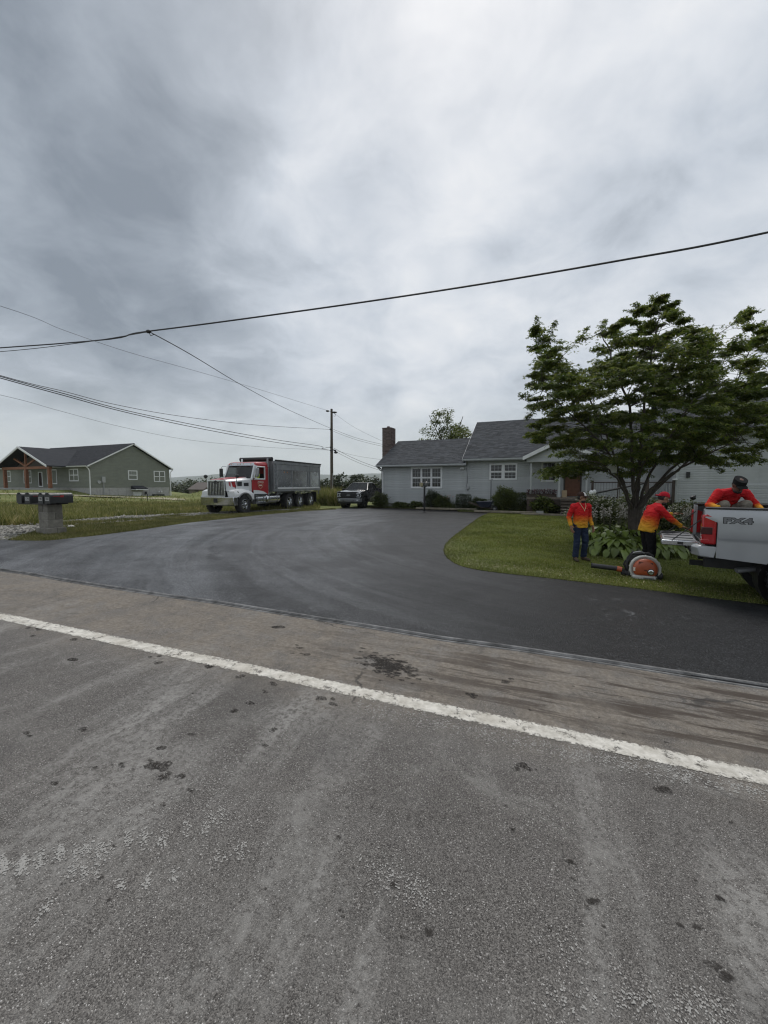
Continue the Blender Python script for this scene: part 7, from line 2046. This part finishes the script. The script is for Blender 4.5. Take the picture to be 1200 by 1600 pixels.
for (p, (u, v)) in pads:
    c = loc(p)
    near = min(limb_pts, key=lambda q: (q[0] - c).length + max(0, q[0].z - c.z) * 1.2)
    b = near[0]; mid = b.lerp(c, .55) + Vector((0, 0, .12 * (c - b).length))
    r_ = min(.028, near[1] * .5)
    tw.tube(smooth_path([b, mid, c], 4), [r_ * (1 - .8 * k / 8) for k in range(9)], 5)
    out = Vector((c.x, c.y, 0)); out = out.normalized() if out.length > .3 else Vector((1, 0, 0))
    size = rnd.uniform(.42, .70)
    if v < 530 or u < 850: size *= .58
    low = max(0, min(1, (v - 600) / 120))
    for t in range(rnd.randint(6, 8)):
        a = rnd.uniform(0, 6.28)
        dr = Vector((math.cos(a), math.sin(a), rnd.uniform(-.10, .25))) * .75 + out * .45 + wind * (.75 if u > 930 else .15); dr = dr.normalized()
        L = size * rnd.uniform(.6, 1.15); e = c + dr * L + Vector((0, 0, -.14 * L * (1 + 1.4 * low)))
        m_ = c + dr * L * .5 + Vector((0, 0, .05 * L))
        tw.tube([c, m_, e], [.007, .005, .002], 4)
        k = rnd.randint(27, 38); ts = nr.uniform(.12, 1.05, k)
        pc = np.array(c)[None] * ((1 - ts) ** 2)[:, None] + np.array(m_)[None] * (2 * ts * (1 - ts))[:, None] + np.array(e)[None] * (ts ** 2)[:, None]
        pc = pc + nr.normal(0, 1, (k, 3)) * np.array([.085, .085, .030]) * (size / .55)
        add_leaves(pc, math.atan2(dr.y, dr.x) + nr.normal(0, .8, k), nr.uniform(.065, .125, k), .25 + .25 * low)
for (u, v) in tips:                                               # slender shoots on the outline
    p = loc(P(u, v, 13.2 + rnd.uniform(-.6, .6)))
    near = min(limb_pts, key=lambda q: (q[0] - p).length)[0]
    m_ = near.lerp(p, .6) + Vector((0, 0, -.08)); pa = smooth_path([near, m_, p], 6)
    tw.tube(pa, [.014 * (1 - .85 * k / (len(pa) - 1)) for k in range(len(pa))], 4)
    k = 110; ts = nr.uniform(.35, 1, k); i0 = (ts * (len(pa) - 1)).astype(int)
    pc = np.array([pa[i] for i in i0]) + nr.normal(0, 1, (k, 3)) * .075 * (1.25 - ts)[:, None] * 1.6
    add_leaves(pc, nr.uniform(0, 6.28, k), nr.uniform(.05, .10, k), .2)
tw.build('branch', M['bark'], maple, kind='stuff')
np_mesh('foliage', np.concatenate(LV), np.concatenate(LF), M['maple'], maple, kind='stuff')

# ---- the tree behind the house and the wood beyond
def tree(u, v_top, Y, width, label, m, n=2600, ls=.30, name='broadleaf_tree', group=None, airy=.3, zb=None, crown=.72):
    q = P(u, v_top, Y); z0 = tz(q.x, q.y) if zb is None else zb
    Hh = q.z - z0
    t = thing(name, label, 'tree', (q.x, q.y, z0), rnd.uniform(0, 6.28), group)
    mb = MB(); ends = []
    mb.tube([(0, 0, -.3), (.05, 0, Hh * .3), (0, .05, Hh * .6)], [.24, .18, .12], 8)
    for k in range(9):
        a = k * 2.4; e = Vector((width * .36 * math.cos(a), width * .36 * math.sin(a), Hh * rnd.uniform(.55, .93)))
        b = Vector((0, 0, Hh * rnd.uniform(.25, .55))); mb.tube([b, b.lerp(e, .5) + Vector((0, 0, .2)), e], [.10, .06, .03], 6); ends.append(e); ends.append(b.lerp(e, .65) + Vector((rnd.gauss(0, .5), rnd.gauss(0, .5), rnd.uniform(0, .6))))
    mb.build('trunk', M['bark'], t, smooth=True)
    cl = []
    for _ in range(46):
        w3 = Vector((rnd.gauss(0, 1), rnd.gauss(0, 1), rnd.gauss(0, 1))).normalized() * (rnd.random() ** .4)
        cl.append((Vector((w3.x * width * .42, w3.y * width * .42, Hh * (1 - crown * .5) + w3.z * Hh * crown * .44)), rnd.uniform(.6, 1.1) * width * .11))
    k = n // len(cl); P_, = [[]]
    for c, r in cl:
        a = nr.normal(size=(k, 3)); a /= np.linalg.norm(a, axis=1)[:, None]
        P_.append(np.array(c) + a * (nr.random((k, 1)) ** .4) * np.array([r * 1.25, r * 1.25, r * .8]))
    pos = np.concatenate(P_); pos[:, 2] = np.minimum(pos[:, 2], Hh); kk = len(pos)
    V, Fc = scatter(LEAF_V, LEAF_F, pos, rots(nr.uniform(0, 6.28, kk), nr.normal(.2, .5, kk), nr.normal(0, .5, kk)), nr.uniform(.6, 1.3, kk) * ls)
    np_mesh('crown', V, Fc, m, t, kind='stuff')
    return t
tree(706, 634, 46, 8.0, 'airy broadleaf tree rising behind the roof of the grey house', M['shrub_light'], 9500, .24)
tree(533, 741, 62, 5.2, 'nearest dark tree of the wood, just right of the utility pole', M['wood_tree'], 1800, .40, group='trees beyond the field')
tree(558, 739, 70, 6.0, 'dark tree of the wood above the cab of the black pickup', M['wood_tree'], 1800, .42, group='trees beyond the field')
tree(583, 744, 64, 5.0, 'tree of the wood just left of the grey house corner', M['wood_tree'], 1800, .40, group='trees beyond the field')
tree(508, 748, 72, 5.0, 'tree of the wood just left of the utility pole', M['wood_tree'], 1600, .42, group='trees beyond the field')
tree(278, 752, 130, 9.0, 'dark tree just right of the olive house', M['wood_tree'], 1500, .7, group='trees beyond the field')
tree(297, 749, 120, 8.0, 'dark tree above the barn roof', M['wood_tree'], 1500, .65, group='trees beyond the field')
tree(318, 747, 140, 9.0, 'dark tree left of the dump truck mirror', M['wood_tree'], 1500, .7, group='trees beyond the field')
tree(341, 744, 120, 8.0, 'dark tree showing over the hood of the dump truck', M['wood_tree'], 1500, .65, group='trees beyond the field')
LVw, LFw, nvw = [], [], 0
for row, (Y0, Y1, n_t, hh_) in enumerate(((150, 190, 80, 11.6), (200, 270, 100, 13.5), (300, 440, 120, 17))):
    for k in range(n_t):
        Yt = rnd.uniform(Y0, Y1); x_ = (k + rnd.random()) / n_t * 2.3 * Yt - 1.3 * Yt
        if x_ > .25 * Yt and row < 2 and rnd.random() < .5: continue
        z0 = tz(x_, Yt); hgt = hh_ * rnd.uniform(.74, 1.08); w = hgt * rnd.uniform(.45, .75); kk = 170
        a = nr.normal(size=(kk, 3)); a /= np.linalg.norm(a, axis=1)[:, None]; lump = 1 + .28 * np.sin(a[:, 0] * 4 + k) * np.cos(a[:, 2] * 5 + k * 2)
        pos = np.array([x_, Yt, z0 + hgt * .52]) + a * lump[:, None] * (nr.random((kk, 1)) ** .3) * np.array([w / 2, w / 2, hgt * .48])
        V, Fc = scatter(LEAF_V, LEAF_F, pos, rots(nr.uniform(0, 6.28, kk), nr.normal(.2, .5, kk), nr.normal(0, .5, kk)), nr.uniform(.9, 1.9, kk) * hgt * .085)
        LVw.append(V); LFw.append(Fc + nvw); nvw += len(V)
np_mesh('far_wood', np.concatenate(LVw), np.concatenate(LFw), M['wood_tree'], kind='stuff')
def ridge(name, Y0, depth, base, amp, seed, x0, x1):
    n = 220; m_ = 10; V = []
    r = np.random.default_rng(seed); ph = r.uniform(0, 6.28, 6)
    for j in range(m_):
        f = math.sin(math.pi * j / (m_ - 1)) ** .7
        for i in range(n):
            x_ = x0 + (x1 - x0) * i / (n - 1)
            hgt = base + amp * (.45 * math.sin(x_ / Y0 * 5 + ph[0]) + .3 * math.sin(x_ / Y0 * 11 + ph[1]) + .16 * math.sin(x_ / Y0 * 27 + ph[2]) + .07 * math.sin(x_ / Y0 * 60 + ph[3]))
            V.append((x_, Y0 + depth * j / (m_ - 1), -12 + (hgt + 12) * f))
    i = np.arange(n * m_).reshape(m_, n); Fq = np.stack([i[:-1, :-1], i[:-1, 1:], i[1:, 1:], i[1:, :-1]], -1).reshape(-1, 4)
    return np_mesh(name, np.array(V), Fq, M['hill'], kind='structure', smooth=True)
ridge('hills', 1500, 700, 14, 9, 3, -2600, 2600)
ridge('hills', 3000, 1100, 86, 30, 8, -4600, 4600)

# ---- summer haze between here and the hills
M['haze'] = D.materials.new('haze'); M['haze'].use_nodes = True
_nt = M['haze'].node_tree; _nt.nodes.clear(); _o = _nt.nodes.new('ShaderNodeOutputMaterial'); _v = _nt.nodes.new('ShaderNodeVolumePrincipled')
_v.inputs['Color'].default_value = (.93, .96, 1.0, 1); _v.inputs['Density'].default_value = .00016; _v.inputs['Anisotropy'].default_value = 0.0
_nt.links.new(_v.outputs[0], _o.inputs['Volume'])
MB().bx(-5200, 5200, -600, 4600, -14, 150).build('haze', M['haze'], kind='stuff')
